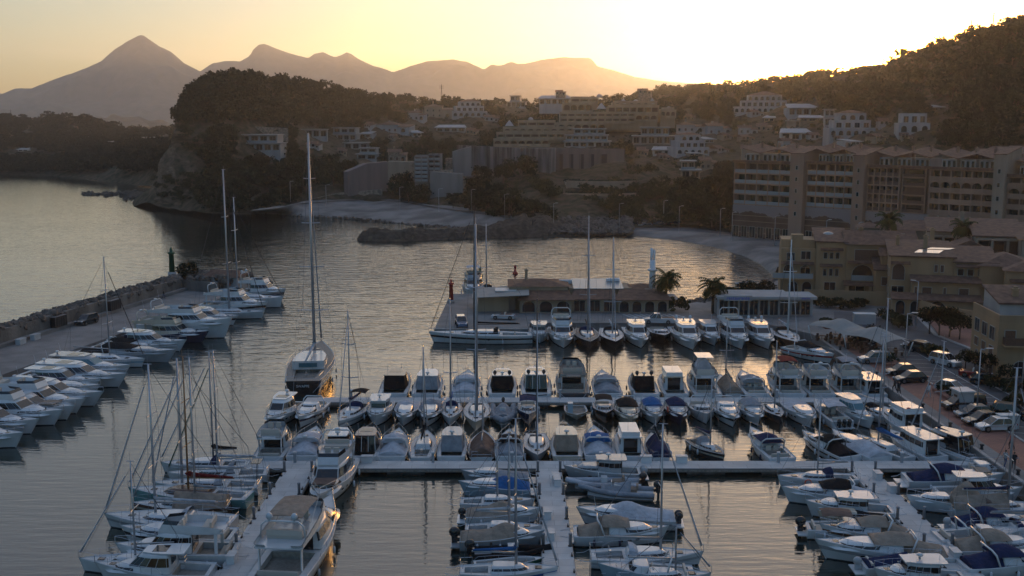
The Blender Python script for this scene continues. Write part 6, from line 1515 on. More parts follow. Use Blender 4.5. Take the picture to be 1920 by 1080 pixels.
M_slot = mat('slot_dark', (.07, .05, .045), .95)
def wall_px(name, label, pts, dep, z_bot_py, m, cat='wall', ribs=0, ribm=None, slots=None):
    """upright wall whose top edge shows along pts (px, py, Y)"""
    a = P(*pts[0]); e = empty(name, (a.x, a.y, 0), 0, label, cat); b = MB()
    for q in pts: pass
    for p, q in zip(pts, pts[1:]):
        A_ = P(*p); B_ = P(*q); za = Zat(z_bot_py, 0, A_.y); zb = Zat(z_bot_py, 0, B_.y)
        n = Vector((B_.x - A_.x, B_.y - A_.y, 0)); pr = Vector((-n.y, n.x, 0)).normalized() * dep
        pl = [(A_.x - a.x, A_.y - a.y), (B_.x - a.x, B_.y - a.y), (B_.x - a.x + pr.x, B_.y - a.y + pr.y), (A_.x - a.x + pr.x, A_.y - a.y + pr.y)]
        b.poly(pl, min(za, zb) - 4, [A_.z, B_.z, B_.z, A_.z])
        HR.append((p[0] - 2, q[0] + 2, min(p[1], q[1]) - 2, z_bot_py, (A_.y + B_.y) / 2))
    b.build('wall_face', m, e)
    if ribs:
        A_ = P(*pts[0]); B_ = P(*pts[-1]); r = MB()
        for k in range(ribs + 1):
            t = k / ribs; p = A_.lerp(B_, t); zb = Zat(z_bot_py, 0, p.y) - 2; r.bb(p.x - a.x - .35, p.x - a.x + .35, p.y - a.y - .5, p.y - a.y + .02, zb, p.z + .02)
        r.build('ribs', ribm or m, e)
    if slots:
        for (sx0, sx1, sy0, sy1) in slots:
            t = ((sx0 + sx1) / 2 - pts[0][0]) / (pts[-1][0] - pts[0][0]); Yp = lerp(pts[0][2], pts[-1][2], t)
            x0, x1 = at_px(sx0, Yp, 20), at_px(sx1, Yp, 20); z0, z1 = Zat(sy1, 0, Yp), Zat(sy0, 0, Yp)
            s_ = MB(); s_.bb(x0 - a.x, x1 - a.x, Yp - a.y - .06, Yp - a.y + .01, z0, z1); s_.bb(x0 - a.x - .12, x0 - a.x, Yp - a.y - .3, Yp - a.y, z0, z1); s_.build('recess_panel', M_slot, e)
    return e
Yw = 428
wall_px('retaining_wall', 'pinkish concrete wall with tall dark vertical slots', [(1033, 278, Yw + 2), (1171, 279, Yw + 6)], 1.5, 352, WALLC['pink'], slots=[(1049 + k * 19.2, 1055.5 + k * 19.2 + k * .3, 289, 336) for k in range(5)] + [(1046 + 103 - 18 + 0, 1138, 289, 336), (1132 + 2, 1140, 306, 340), (1151, 1158, 306, 340)][:1])
wall_px('ribbed_wall', 'grey vertically ribbed wall facing the bay', [(988, 278, Yw - 2), (1032, 278, Yw - 6)], 6, 356, WALLC['concrete'], ribs=12)
wall_px('ribbed_wall', 'long grey ribbed wall behind the dark trees', [(858, 272, Yw + 26), (984, 278, Yw + 18)], 2, 330, WALLC['concrete'], ribs=22)
wall_px('stepped_wall', 'pale stepped wall block at the left end of the ribbed wall', [(850, 284, Yw + 10), (884, 274, Yw + 12)], 2, 312, WALLC['grey'])
wall_px('retaining_wall', 'beige blank wall over the beach houses', [(727, 303, 434), (776, 303, 434)], 5, 326, WALLC['beige'])
wall_px('retaining_wall', 'dark brown rounded wall left of the beige wall', [(652, 322, 428), (690, 306, 432), (727, 303, 434)], 5, 356, WALLC['pink'])
wall_px('retaining_wall', 'low pale wall along the back of the beach', [(568, 376, 428), (632, 362, 430), (716, 355, 430)], 2, 378, WALLC['stone'])
wall_px('retaining_wall', 'pale wall low in the trees right of the flats', [(806, 322, 410), (868, 326, 410)], 3, 362, WALLC['grey'])
wall_px('retaining_wall', 'grey wall block behind the beach flats', [(835, 297, 440), (872, 297, 440)], 6, 345, WALLC['stone'])
wall_px('retaining_wall', 'pale long wall low behind the bay car park', [(1178, 336, 408), (1262, 339, 404)], 2, 352, WALLC['beige'])
wall_px('retaining_wall', 'low wall beside the cars behind the bay', [(1200, 408, 352), (1275, 408, 350)], 3, 424, WALLC['beige'])
wall_px('retaining_wall', 'brown wall of the bare slope under the headland wood', [(455, 236, 470), (540, 240, 480)], 2, 252, WALLC['stone'])
# curved planted terrace
def curved_terrace(label, px0, px1, py, Y, h, bul, m, hedge):
    e = empty('curved_terrace', (0, Y, 0), 0, label, 'terrace'); A_, B_ = at_px(px0, Y, 15), at_px(px1, Y, 15); n = 16; z = Zat(py, 0, Y); b = MB(); front = []
    for i in range(n + 1): t = i / n; front.append((lerp(A_, B_, t), -bul * sin(pi * t)))
    b.poly(front + [(B_, 14), (A_, 14)], z - h, z); b.build('terrace_wall', m, e)
    b = MB(); b.poly([(x, y - .25) for x, y in front] + [(x, y + .2) for x, y in front[::-1]], z - .1, z + .9); b.build('parapet', WALLC['beige'], e)
    HR.append((px0, px1, py - 10, py + 25, Y))
    if hedge:
        rg = random.Random(int(px0)); V = []
        for i in range(60):
            t = rg.random(); c = crown_arrays(rg, .9, 1.4, 5, 14, .22); c += np.array([lerp(A_, B_, t), -bul * sin(pi * t) + 1.6 + rg.uniform(0, 2.5), z]); V.append(c)
        o = bpy.data.objects.new('planting', mesh_quads('planting', np.concatenate(V), M_dark)); C.objects.link(o); o.parent = e
    return e
curved_terrace('upper curved terrace with a dark hedge before the pink wall', 1062, 1192, 343, 398, 7, 5, WALLC['beige'], True)
curved_terrace('lower curved terrace with its pale parapet and hanging hedge', 1048, 1198, 366, 382, 13, 5, WALLC['beige'], True)
# block of flats and glazed building by the beach
def flats(label, px0, px1, pt, pb, Y, wall, nc, nr, name='block_of_flats', railm=None, roof='flat', dep=1.4, cat='apartment building', rz=0, arch_rows=(), depth=12):
    z0 = Zat(pb, 0, Y); z1 = Zat(pt, 0, Y); a, c = at_px(px0, Y, z0), at_px(px1, Y, z0); xm = (a + c) / 2; hw = (c - a) / 2
    hs = House(name, label, cat, (xm, Y, z0), rz, wall); HR.append((px0 - 2, px1 + 2, pt - 3, pb, Y))
    hs.block(-hw, hw, dep, dep + depth, -5, z1 - z0, roof); bays(hs.e, hs.wm, -hw + .15, hw - .15, dep, .2, z1 - z0 - .1, nc, nr, dep, .3, .35, railm, .9, arch_rows=arch_rows); return hs
flats('narrow block of flats with grey balconies near the beach', 777, 803, 294, 342, 420, 'grey', 2, 6, railm=M_glassr)
flats('dark glazed corner building with white frame', 802, 826, 291, 320, 424, 'concrete', 2, 3, railm=M_glassr)
flats('pale house front above the beach trees', 812, 846, 322, 360, 416, 'stone', 2, 3)
villa('brown roofed house behind the beach flats', 728, 762, 280, 304, 1, 'stone', Y=446)

# --- hotel blocks along the shore road
FA, FB = Vector((62.5, 311.5, 0)), Vector((105.0, 271.5, 0)); fdir = (FB - FA).normalized(); fang = atan2(fdir.y, fdir.x)
def fl(px):
    """distance along the hotel front for a picture column"""
    u = (px - 960) / FPX; z = 15
    lo, hi = -40.0, 160.0
    for _ in range(50):
        m_ = (lo + hi) / 2; p = FA + fdir * m_; q = pix((p.x, p.y, z))[0]
        if q < px: lo = m_
        else: hi = m_
    return lo
def fz(py, s): p = FA + fdir * s; return Zat(py, 0, p.y)
M_shot = mat('sprayed_concrete', (.26, .225, .215), .95, var=.18, vscale=.15, bump=.3, bscale=1.5)
def mesh_wall_mat():
    m = bpy.data.materials.new('netting_wall'); m.use_nodes = True; n = m.node_tree; b = n.nodes['Principled BSDF']; b.inputs['Roughness'].default_value = .95
    t = n.nodes.new('ShaderNodeTexCoord'); s = n.nodes.new('ShaderNodeSeparateXYZ'); n.links.new(t.outputs['Object'], s.inputs[0])
    w = n.nodes.new('ShaderNodeMath'); w.operation = 'FRACT'; k = n.nodes.new('ShaderNodeMath'); k.operation = 'MULTIPLY'; k.inputs[1].default_value = .62; n.links.new(s.outputs['Z'], k.inputs[0]); n.links.new(k.outputs[0], w.inputs[0])
    x = n.nodes.new('ShaderNodeTexNoise'); x.inputs['Scale'].default_value = .25; x.inputs['Detail'].default_value = 7; n.links.new(t.outputs['Object'], x.inputs['Vector'])
    r = n.nodes.new('ShaderNodeValToRGB'); e = r.color_ramp.elements; e[0].position = .35; e[0].color = (.085, .05, .035, 1); e[1].position = .7; e[1].color = (.17, .105, .075, 1); n.links.new(x.outputs['Fac'], r.inputs[0])
    g = n.nodes.new('ShaderNodeMath'); g.operation = 'GREATER_THAN'; g.inputs[1].default_value = .88; n.links.new(w.outputs[0], g.inputs[0])
    mx = n.nodes.new('ShaderNodeMix'); mx.data_type = 'RGBA'; n.links.new(g.outputs[0], mx.inputs[0]); n.links.new(r.outputs[0], mx.inputs[6]); mx.inputs[7].default_value = (.26, .19, .14, 1)
    # old spray coat over the upper part, with a ragged lower edge
    zz = n.nodes.new('ShaderNodeMath'); zz.operation = 'MULTIPLY_ADD'; n.links.new(x.outputs['Fac'], zz.inputs[0]); zz.inputs[1].default_value = 9.0; n.links.new(s.outputs['Z'], zz.inputs[2])
    gg = n.nodes.new('ShaderNodeMath'); gg.operation = 'GREATER_THAN'; gg.inputs[1].default_value = 11.5; n.links.new(zz.outputs[0], gg.inputs[0])
    m2 = n.nodes.new('ShaderNodeMix'); m2.data_type = 'RGBA'; n.links.new(gg.outputs[0], m2.inputs[0]); n.links.new(mx.outputs[2], m2.inputs[6]); m2.inputs[7].default_value = (.25, .22, .215, 1)
    n.links.new(m2.outputs[2], b.inputs['Base Color']); return m
M_net = mesh_wall_mat()
def hotel(label, px0, px1, ptop, pgrid, nc, nr, wall='hotel', base=None, arch_rows=(), pent=True, pbase=None, railm=None, wing=None, seed=1):
    s0, s1 = fl(px0), fl(px1); p = FA + fdir * s0; L = s1 - s0; hs = House('hotel_block', label, 'hotel', (p.x, p.y, 1.5), fang, wall, 'terraced hotel blocks above the shore road')
    zt = fz(ptop, s0) - 1.5; zg = fz(pgrid, s0) - 1.5
    b = MB(); b.bb(0, L, 0, 16, -1, zg - .01); b.build('base_wall', base or M_net, hs.e)
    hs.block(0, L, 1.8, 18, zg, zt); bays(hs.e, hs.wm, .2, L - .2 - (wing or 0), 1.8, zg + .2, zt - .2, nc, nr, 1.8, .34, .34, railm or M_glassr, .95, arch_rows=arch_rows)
    b = MB(); b.bb(-.3, L + .3, -.35, .05, zt - .15, zt + .55); b.build('cornice', M_tile, hs.e)
    rg = random.Random(seed)
    if pent:   # set back roof houses with sloping tiles
        n = 3; w_ = (L - 2) / n
        for k in range(n):
            a = 1 + k * w_; hs.block(a + .3, a + w_ - .6, 4.2, 12, zt, zt + 2.3, None, mat_=WALLC['white'], name='penthouse'); r = MB(); sg = 1 if k % 2 else -1
            x0, x1 = a - .2, a + w_ - .1; za, zb = (zt + 2.35, zt + 3.6) if sg > 0 else (zt + 3.6, zt + 2.35)
            v = [(x0, 3.2, za), (x1, 3.2, zb), (x1, 13, zb + 1.3), (x0, 13, za + 1.3)]; v2 = [(q[0], q[1], q[2] + .25) for q in v]
            r.add(v + v2, [(3, 2, 1, 0), (4, 5, 6, 7), (0, 1, 5, 4), (1, 2, 6, 5), (2, 3, 7, 6), (3, 0, 4, 7)]); r.build('roof', M_tile, hs.e)
            for q in range(3): opening(hs.e, hs.front(0, 4.2), a + .3 + (q + .5) * (w_ - .9) / 3, zt + .3, (w_ - .9) / 3 * .7, 1.7)
            hs.chimney(a + w_ * .5, 9, zt + 2.5, zt + 5.0, .6)
    return hs, L, zt, zg
def arcade(hs, L, n, h=3.2):
    for k in range(n): opening(hs.e, hs.front(0, 0), (k + .5) * L / n, .1, L / n * .7, h, 'win')
def tower(label, px0, px1, ptop, dep=9, wall='hotel', roofh=True, off=-1.6):
    s0, s1 = fl(px0), fl(px1); p = FA + fdir * s0; hs = House('stair_tower', label, 'tower', (p.x, p.y, 1.5), fang, wall); zt = fz(ptop, s0) - 1.5
    hs.block(0, s1 - s0, off, dep, -1, zt, 'shed' if roofh else 'flat', .16, .2)
    for k in range(5): opening(hs.e, hs.front(0, off), (s1 - s0) * .5, zt * .3 + k * zt * .13, .8, 1.2)
    return hs, s1 - s0, zt
h, L, zt, zg = hotel('leftmost hotel block with pale balcony grid over netted rock wall', 1375, 1484, 303, 383, 5, 4, seed=1); arcade(h, L, 7)
h, L, zt, zg = hotel('second hotel block between the two stair towers', 1511, 1601, 305, 388, 5, 4, seed=2); arcade(h, L, 5)
h, L, zt, zg = hotel('third hotel block with darker loggias', 1624, 1739, 312, 396, 5, 5, wing=7.5, railm=M_shut, seed=3); arcade(h, L, 5)
bays(h.e, h.wm, L - 7, L - 1.0, 1.8, zg + .2, zt - .2, 1, 5, 1.2, .3, .3, M_shut, .8)
h, L, zt, zg = hotel('hotel block with arched loggias on its second row', 1740, 1862, 316, 402, 6, 4, base=WALLC['hotel'], arch_rows=(2,), railm=WALLC['hotel'], seed=4); 
r = MB()
for k in range(7): r.bb(k * L / 6 * .99, k * L / 6 * .99 + .4, -.3, .02, 0, zg)
r.build('base_ribs', WALLC['beige'], h.e)
h, L, zt, zg = hotel('last hotel block cut by the frame edge', 1886, 2010, 330, 412, 5, 4, base=WALLC['hotel'], arch_rows=(2,), railm=WALLC['hotel'], seed=5)
tower('stair tower between the first and second hotel blocks', 1485, 1510, 288)
tower('wide roof house of the first stair tower', 1498, 1541, 284, dep=16, off=9, roofh=False)
tower('stair tower between the second and third hotel blocks', 1602, 1623, 292)
tower('roof house behind the second stair tower', 1612, 1660, 290, dep=18, off=11, roofh=False)
tower('tall ladder striped tower of the arched hotel block', 1863, 1885, 290, wall='beige')
tower('broad upper block behind the arched hotel', 1790, 1900, 292, dep=24, off=14, wall='beige', roofh=True)
tower('low gabled house left behind the arched hotel', 1768, 1800, 296, dep=22, off=12, wall='pink', roofh=True)
for a, b_, t_ in ((1370, 2000, 285),): HR.append((a, b_, t_, 470, 268))
# ------------------------------------------------------------------ marina club, village houses, promenade
def xy(px, py, z=QZ): p = W(px, py, z); return p.x, p.y
# clubhouse on the far quay
hs = House('harbour_clubhouse', 'low arcaded harbour building with tiled roofs on the far quay', 'building', (0, 184.5, QZ), 0, 'cream'); hs.e.scale = (1, 1, .74)
hs.block(-.5, 10, 3.5, 12, 0, 5.6, 'hip', .16, .3); hs.block(-6, -.6, 1.5, 10, 0, 3.4, None)
b = MB(); b.add([(-7, -1, 3.9), (3, -1.2, 4.6), (3, 8, 5.2), (-7, 8, 4.2), (-7, -1, 3.75), (3, -1.2, 4.45), (3, 8, 5.05), (-7, 8, 4.05)], [(0, 1, 2, 3), (7, 6, 5, 4), (4, 5, 1, 0), (5, 6, 2, 1), (6, 7, 3, 2), (7, 4, 0, 3)]); b.build('awning', M_awn, hs.e)
for a, c, n in ((1.4, 10.5, 3), (10.6, 18.5, 3), (18.6, 27.5, 4)):
    hs.block(a, c, 0 if a != 10.6 else .8, 9, 0, 3.3, None); y0 = -.002 if a != 10.6 else .798
    w_ = (c - a) / n
    for k in range(n): opening(hs.e, hs.front(0, y0), a + (k + .5) * w_, .15, w_ * .78, 2.75, 'arch' if a != 10.6 else 'win')
    r = MB(); r.add([(a - .5, y0 - 1.0, 3.35), (c + .5, y0 - 1.0, 3.35), (c - .6, 4.2, 4.9), (a + .6, 4.2, 4.9), (a - .5, y0 - 1.0, 3.2), (c + .5, y0 - 1.0, 3.2), (c - .6, 4.2, 4.4), (a + .6, 4.2, 4.4)], [(0, 1, 2, 3), (7, 6, 5, 4), (4, 5, 1, 0), (5, 6, 2, 1), (6, 7, 3, 2), (7, 4, 0, 3)]); r.build('roof', M_tile, hs.e)
hs.block(10.2, 21.5, 4.5, 11, 3.3, 5.0, None); b = MB(); b.add([(11, 3.9, 5.05), (20, 3.9, 5.05), (20, 11, 6.1), (11, 11, 6.1), (11, 3.9, 4.9), (20, 3.9, 4.9), (20, 11, 5.9), (11, 11, 5.9)], [(0, 1, 2, 3), (7, 6, 5, 4), (4, 5, 1, 0), (5, 6, 2, 1), (6, 7, 3, 2), (7, 4, 0, 3)]); b.build('metal_roof', M_glassr, hs.e)
hs.block(20.2, 27, 4.3, 10, 3.3, 4.6, 'hip', .2, .3); hs.chimney(2.6, 8, 6.0, 8.6, .5)
b = MB(); b.box((9.6, 9.5, 5.6), (2.8, .8, .9)); b.build('roof_unit', M_fend, hs.e); b = MB(); b.box((18.5, 9.0, 6.2), (2.4, .8, .7)); b.build('roof_unit', M_fend, hs.e)
# shop pavilions by the palms
def xfront(px, Y): return at_px(px, Y, QZ)
PY = 181.5; a, c = xfront(1347, PY), xfront(1478, PY)
hs = House('glazed_pavilion', 'white flat pavilion with glass shopfronts and a blue sign', 'building', (a, PY, QZ), -.02, 'white'); w_ = c - a
hs.block(0, w_, 0, 6, 0, 3.2, None); b = MB(); b.bb(-.5, w_ + .3, -1.4, 6.2, 3.2, 3.65); b.build('flat_roof', WALLC['white'], hs.e)
for k in range(7): opening(hs.e, hs.front(0, 0), (k + .5) * w_ / 7, .15, w_ / 7 * .9, 2.7)
b = MB(); b.box((-.35, -1.2, 1.7), (.2, .2, 3.4)); b.build('corner_post', WALLC['white'], hs.e)
def sign_text(txt, parent, loc, size, m, rz=0):
    cu = bpy.data.curves.new('sign_lettering', 'FONT'); cu.body = txt; cu.size = size; cu.extrude = .02; cu.align_x = 'CENTER'; cu.align_y = 'CENTER'
    o = bpy.data.objects.new('tmp', cu); C.objects.link(o); dg = bpy.context.evaluated_depsgraph_get(); dg.update(); me = bpy.data.meshes.new_from_object(o.evaluated_get(dg)); bpy.data.objects.remove(o)
    me.materials.clear(); me.materials.append(m); t = bpy.data.objects.new('sign_lettering', me); C.objects.link(t); t.parent = parent; t.location = loc; t.rotation_euler = (pi / 2, 0, rz); return t
M_blue = mat('sign_blue', (.03, .06, .45), .5)
b = MB(); b.bb(.6, 5.4, -1.52, -1.42, 2.95, 3.85); sg = b.build('fascia_sign', WALLC['white'], hs.e); sign_text('restaurante', sg, (3, -1.55, 3.4), .85, M_blue)
a, c = xfront(1482, PY), xfront(1524, PY)
hs = House('small_office', 'small white kiosk office with blue lettering', 'building', (a, PY, QZ), -.02, 'white'); w_ = c - a
hs.block(0, w_ , .4, 5, 0, 3.0, None); b = MB(); b.bb(-.2, w_ + .4, -.8, 5, 3.0, 3.5); b.build('flat_roof', WALLC['white'], hs.e)
opening(hs.e, hs.front(0, .4), w_ * .25, .1, 1.5, 2.5, 'win'); opening(hs.e, hs.front(0, .4), w_ * .68, .1, 1.7, 2.5, 'door'); sg2 = hs.e; sign_text('marina', sg2, (w_ * .6, -.84, 3.25), .55, M_blue)
sign_text('SWAPPE', TRANSOM, (-11.56, 0, 1.3), .45, hullm('white'), -pi / 2)
# beacons
def beacon(label, x, y, z, m, h, r, base=1.2):
    e = empty('harbour_beacon', (x, y, z), 0, label, 'beacon'); b = MB(); b.lathe((0, 0, 0), [(r * 1.5, 0), (r * 1.4, base)], 10); b.build('plinth', WALLC['white'], e)
    b = MB(); b.lathe((0, 0, base), [(r, 0), (r * .8, h * .72), (r * 1.25, h * .74), (r * 1.25, h * .8), (r * .55, h * .81), (r * .5, h * .93), (r * .1, h)], 12); b.build('tower_body', m, e)
    b = MB(); ringmesh(b, (0, 0, base + h * .8), r * 1.2, .03); b.tube([(0, 0, base + h), (0, 0, base + h + .8)], .03, 4)
    for k in range(8): t = k * pi / 4; b.tube([(r * 1.2 * cos(t), r * 1.2 * sin(t), base + h * .78), (r * 1.2 * cos(t), r * 1.2 * sin(t), base + h * .78 + .7)], .02, 4)
    b.build('gallery_rail', M_iron, e)
p = P(323, 515, 221); beacon('dark green beacon tower on white plinth at the breakwater head', p.x, 221, p.z - 1.0, mat('beacon_green', (.015, .10, .05), .5), 5.2, .62, 1.6)
p = P(846, 570, 205); beacon('red beacon tower at the head of the far quay', at_px(846, 195, 3), 195, QZ, mat('beacon_red', (.42, .03, .02), .45), 3.9, .42, .6)
def buoy(label, px, py, m, k=1.0):
    p = W(px, py, 0); e = empty('navigation_buoy', (p.x, p.y, 0), 0, label, 'buoy'); b = MB(); b.lathe((0, 0, -.2), [(.6 * k, 0), (.65 * k, .5), (.3 * k, .8), (.22 * k, 1.6)], 10); b.build('float', m, e); b = MB(); b.lathe((0, 0, 1.4), [(.3 * k, 0), (.3 * k, .5), (.05, .55)], 8); b.build('topmark', m, e)
buoy('red channel buoy in the open bay', 966, 514, MATS['beacon_red']); buoy('green channel buoy beside the black mast', 900, 517, MATS['beacon_green'])
# white telescopic tower (boat hoist pylon) right of the clubhouse
p = xfront(1222, 190); e = empty('light_pylon', (p, 190, QZ), 0, 'tall white tapering pylon at the right end of the clubhouse', 'pylon'); hT = Zat(465, 0, 190) - QZ
b = MB(); b.bb(-1.5, 1.5, -1.5, 1.5, 0, 3.6); b.build('plinth', WALLC['white'], e); b = MB(); b.tube([(0, 0, 3.6), (0, 0, hT * .8)], .62, 10, r2=.5); b.tube([(-.22, 0, hT * .72), (-.18, 0, hT)], .26, 8); b.tube([(.3, 0, hT * .72), (.26, 0, hT * .97)], .18, 8); b.build('column', hullm('white'), e)
b = MB(); b.lathe((0, 0, hT * .62), [(.9, 0), (.9, .35), (.6, .4)], 12); b.build('collar', hullm('white'), e)
# sheds and objects on the quay head
e = empty('quay_shed', (-1.2, 188, QZ), 0, 'white cylindrical hut beside the awning on the quay head', 'hut'); b = MB(); b.bb(-1.6, 1.8, -1, 2, 0, 3.4); b.build('wall', WALLC['grey'], e); b = MB(); b.bb(-1.8, 2.0, -1.2, 2.2, 3.4, 3.6); b.build('roof', M_deck, e)
# breakwater head buildings
p = bw(73.0, 4.5, BQ); e = empty('harbour_hut', p, atan2(ed.y, ed.x) - pi / 2, 'small white hut with tiled roof at the breakwater head', 'hut'); b = MB(); b.bb(-3.6, 3.6, 0, 4, 0, 2.7); b.build('wall', WALLC['white'], e)
b = MB(); b.add([(-4, -.4, 2.72), (4, -.4, 2.72), (4, 4.4, 2.72), (-4, 4.4, 2.72), (-3, 2, 3.9), (3, 2, 3.9)], [(0, 1, 5, 4), (1, 2, 5), (2, 3, 4, 5), (3, 0, 4), (3, 2, 1, 0)]); b.build('roof', M_tile, e); b = MB(); b.bb(-.6, .5, -.04, -.01, .05, 2.1); b.build('door', M_black, e)
for q, nm in ((-2.2, 'lifebuoy'), (2.0, 'lifebuoy')): b = MB(); ringmesh(b, (q, -.12, 1.5), .35, .09); b.build(nm, M_ring, e)

# --- village houses in front of the hotels
VG = 'terracotta roofed village houses'
def vh(label, px, Y, rz, wall='cream'): 
    h = House('village_house', label, 'house', (at_px(px, Y, QZ), Y, QZ), rz, wall, VG); return h
# A: long three storey front facing the marina (left part)
h = vh('long three storey village house with twin arched balconies', 1462, 205, -.20, 'ochre')
h.block(0, 6.5, 0, 9, 0, 9.0, None); h.block(6.51, 12.0, -.6, 9, 0, 10.4, 'shed', .16, .4); h.block(12.01, 24.5, -1.2, 9, 0, 10.2, 'gable', .20, .5); h.block(-.0, 6.4, 1.5, 8, 9.0, 10.6, None); h.block(24.51, 31.5, -.6, 8, 0, 10.2, 'hip', .12, .1)
h.block(1.8, 4.0, .8, 3, 9.0, 11.6, None)
h.wins(-.6, [8.2, 9.3, 10.4], [3.9], .75, 1.5); h.wins(-.6, [8.2, 9.3, 10.4], [7.2], .8, 1.3); h.wins(-.602, [9.2], [.3], 2.2, 2.5, 'win'); h.wins(0, [1.8], [6.6], 1.6, 1.6); h.wins(0, [4.6], [3.8, 6.9], 1.9, 1.7)
h.wins(-1.2, [15.0, 20.6], [3.4], 3.9, 3.0, 'arch'); h.wins(-1.2, [13.9, 18.2, 22.4], [.1], 3.4, 2.6, 'win'); h.wins(-1.2, [18.2], [7.0], 9.6, 2.3, 'win', shut=True)
h.balcony(13.0, 17.0, -1.25, 3.4, .8, 1.0, M_glassr); h.balcony(18.6, 22.6, -1.25, 3.4, .8, 1.0, M_glassr); h.balcony(-1.5, 6.0, 0, 3.4, 1.6, 1.0, M_glassr)
h.wins(0, [-0.0 + 1.4, 4.6], [3.5], 1.9, 2.4, 'arch'); h.wins(0, [2.4, 5.0], [.1], 1.9, 2.6, 'arch'); h.wins(-.6, [26.0, 28.0], [7.2], 1.1, 1.5, shut=True); h.wins(-.6, [27.0], [3.8], 2.4, 1.6, shut=True); h.wins(-.6, [29.5, 30.7], [3.9, 7.2], .6, 1.5)
b = MB(); b.add([(11.5, -3.6, 2.7), (25.0, -3.6, 2.7), (25.0, -1.2, 3.3), (11.5, -1.2, 3.3), (11.5, -3.6, 2.55), (25.0, -3.6, 2.55), (25.0, -1.2, 3.15), (11.5, -1.2, 3.15)], [(0, 1, 2, 3), (7, 6, 5, 4), (4, 5, 1, 0), (5, 6, 2, 1), (7, 4, 0, 3)]); b.build('porch_roof', M_tile, h.e)
for x in (12.2, 16.4, 20.6, 24.6): b = MB(); b.bb(x - .25, x + .25, -3.5, -3.0, 0, 2.6); b.build('porch_post', h.wm, h.e)
h.chimney(15, 4, 10.2, 12.6); h.chimney(28, 3.5, 10.2, 12.8); h.dish(22.6, 3, 11.2)
HA = h
b = MB(); b.lathe((9, 5, 10.9), [(1.4, 0), (1.2, .5), (.7, .9), (.05, 1.05)], 14); b.build('roof_dome', M_glassr, h.e)
# B: corner house with bright solar panels
h = vh('corner village house with bright solar panels on its roof', 1668, 184, -.27, 'ochre')
h.block(0, 10.5, 4.0, 16, 0, 9.6, 'shed', .12, .4); h.block(10.51, 17.5, 3.6, 14, 0, 8.9, 'shed', .15, .3); h.block(3.5, 14.5, 1.2, 3.55, 0, 5.8, None); h.block(14.51, 24.0, 2.6, 14, 0, 8.6, 'hip', .22, .5); h.block(0.2, 14.5, -.8, 1.15, 0, 2.9, None)
for (a, c, y, z, dz) in ((3.2, 14.8, .9, 5.8, .8), (0, 14.8, -1.3, 2.9, .8)):
    b = MB(); b.add([(a, y - .3, z), (c, y - .3, z), (c, y + 2.6, z + dz), (a, y + 2.6, z + dz), (a, y - .3, z - .15), (c, y - .3, z - .15), (c, y + 2.6, z + dz - .15), (a, y + 2.6, z + dz - .15)], [(0, 1, 2, 3), (7, 6, 5, 4), (4, 5, 1, 0), (5, 6, 2, 1), (6, 7, 3, 2), (7, 4, 0, 3)]); b.build('lean_to_roof', M_tile, h.e)
h.wins(3.6, [11.6, 13.2, 14.9, 16.3], [6.6], 1.1, 1.3); h.wins(1.2, [6.0, 12.0], [3.3], 1.7, 1.5, shut=True); h.wins(1.2, [4.2, 8.9], [3.3], .6, 1.5, shut=True); h.wins(2.6, [16.0], [.2], 1.2, 2.3, shut=True); h.wins(-.8, [1.6, 4.0], [.1], 1.6, 2.5, 'arch'); h.wins(-.8, [7.6], [.6], 2.9, 2.1, 'arch')
h.wins(4.0, [1.4], [5.4], 2.2, 3.0, 'arch', shut=True); h.wins(4.0, [1.4], [1.8], 2.2, 2.6, 'win'); h.lwins(0, [6, 9.5], [2.2, 5.8], 1.1, 1.6, shut=True); h.wins(4.0, [7.6, 8.6], [7.0], .7, 1.4, shut=True); h.wins(2.6, [19.5, 21.5], [5.6], 1.0, 1.7, shut=True); h.wins(2.6, [18.4, 21.4], [3.0 - .5], 1.4, 1.6, shut=True)
h.chimney(6.2, 10, 10.6, 12.6); h.chimney(1.6, 12, 10.4, 12.2, .6)
HB_ = h
b = MB()
for (x0, x1, y0, y1) in ((4.0, 8.2, 6.0, 8.4), (6.2, 10.2, 9.0, 10.2)):
    z = lambda y: 9.6 + .32 + (y - 3.6) * .12
    b.add([(x0, y0, z(y0)), (x1, y0, z(y0)), (x1 + 1, y1, z(y1)), (x0 + 1, y1, z(y1)), (x0, y0, z(y0) - .1), (x1, y0, z(y0) - .1), (x1 + 1, y1, z(y1) - .1), (x0 + 1, y1, z(y1) - .1)], [(0, 1, 2, 3), (7, 6, 5, 4), (4, 5, 1, 0), (5, 6, 2, 1), (6, 7, 3, 2), (7, 4, 0, 3)])
b.build('solar_panel', mat('solar_glass', (.62, .56, .52), .08, spec=1.0, metal=.6), h.e)
# C: house at the right edge with roof terrace
h = vh('cream corner house with roof terrace and wooden balconies', 1866, 137, -.10, 'ochre')
h.block(0, 6.3, 0, 10.5, 0, 7.4, None); h.block(6.31, 22, .8, 12, 0, 7.8, 'shedr', .10, .6); h.block(1.2, 6.2, 3.5, 10, 7.4, 9.2, 'shed', .2, .3, mat_=WALLC['white']); h.block(8.2, 26, -4.2, .75, 0, 2.5, None)
b = MB(); b.add([(7.8, -5.2, 2.55), (27, -5.2, 2.55), (27, .7, 4.0), (7.8, .7, 4.0), (7.8, -5.2, 2.4), (27, -5.2, 2.4), (27, .7, 3.85), (7.8, .7, 3.85)], [(0, 1, 2, 3), (7, 6, 5, 4), (4, 5, 1, 0), (5, 6, 2, 1), (6, 7, 3, 2), (7, 4, 0, 3)]); b.build('porch_roof', M_tile, h.e)
b = MB(); b.bb(0, .25, 0, 10.5, 7.4, 8.3); b.bb(.25, 6.2, 0, .25, 7.4, 8.3); b.build('parapet', h.wm, h.e)
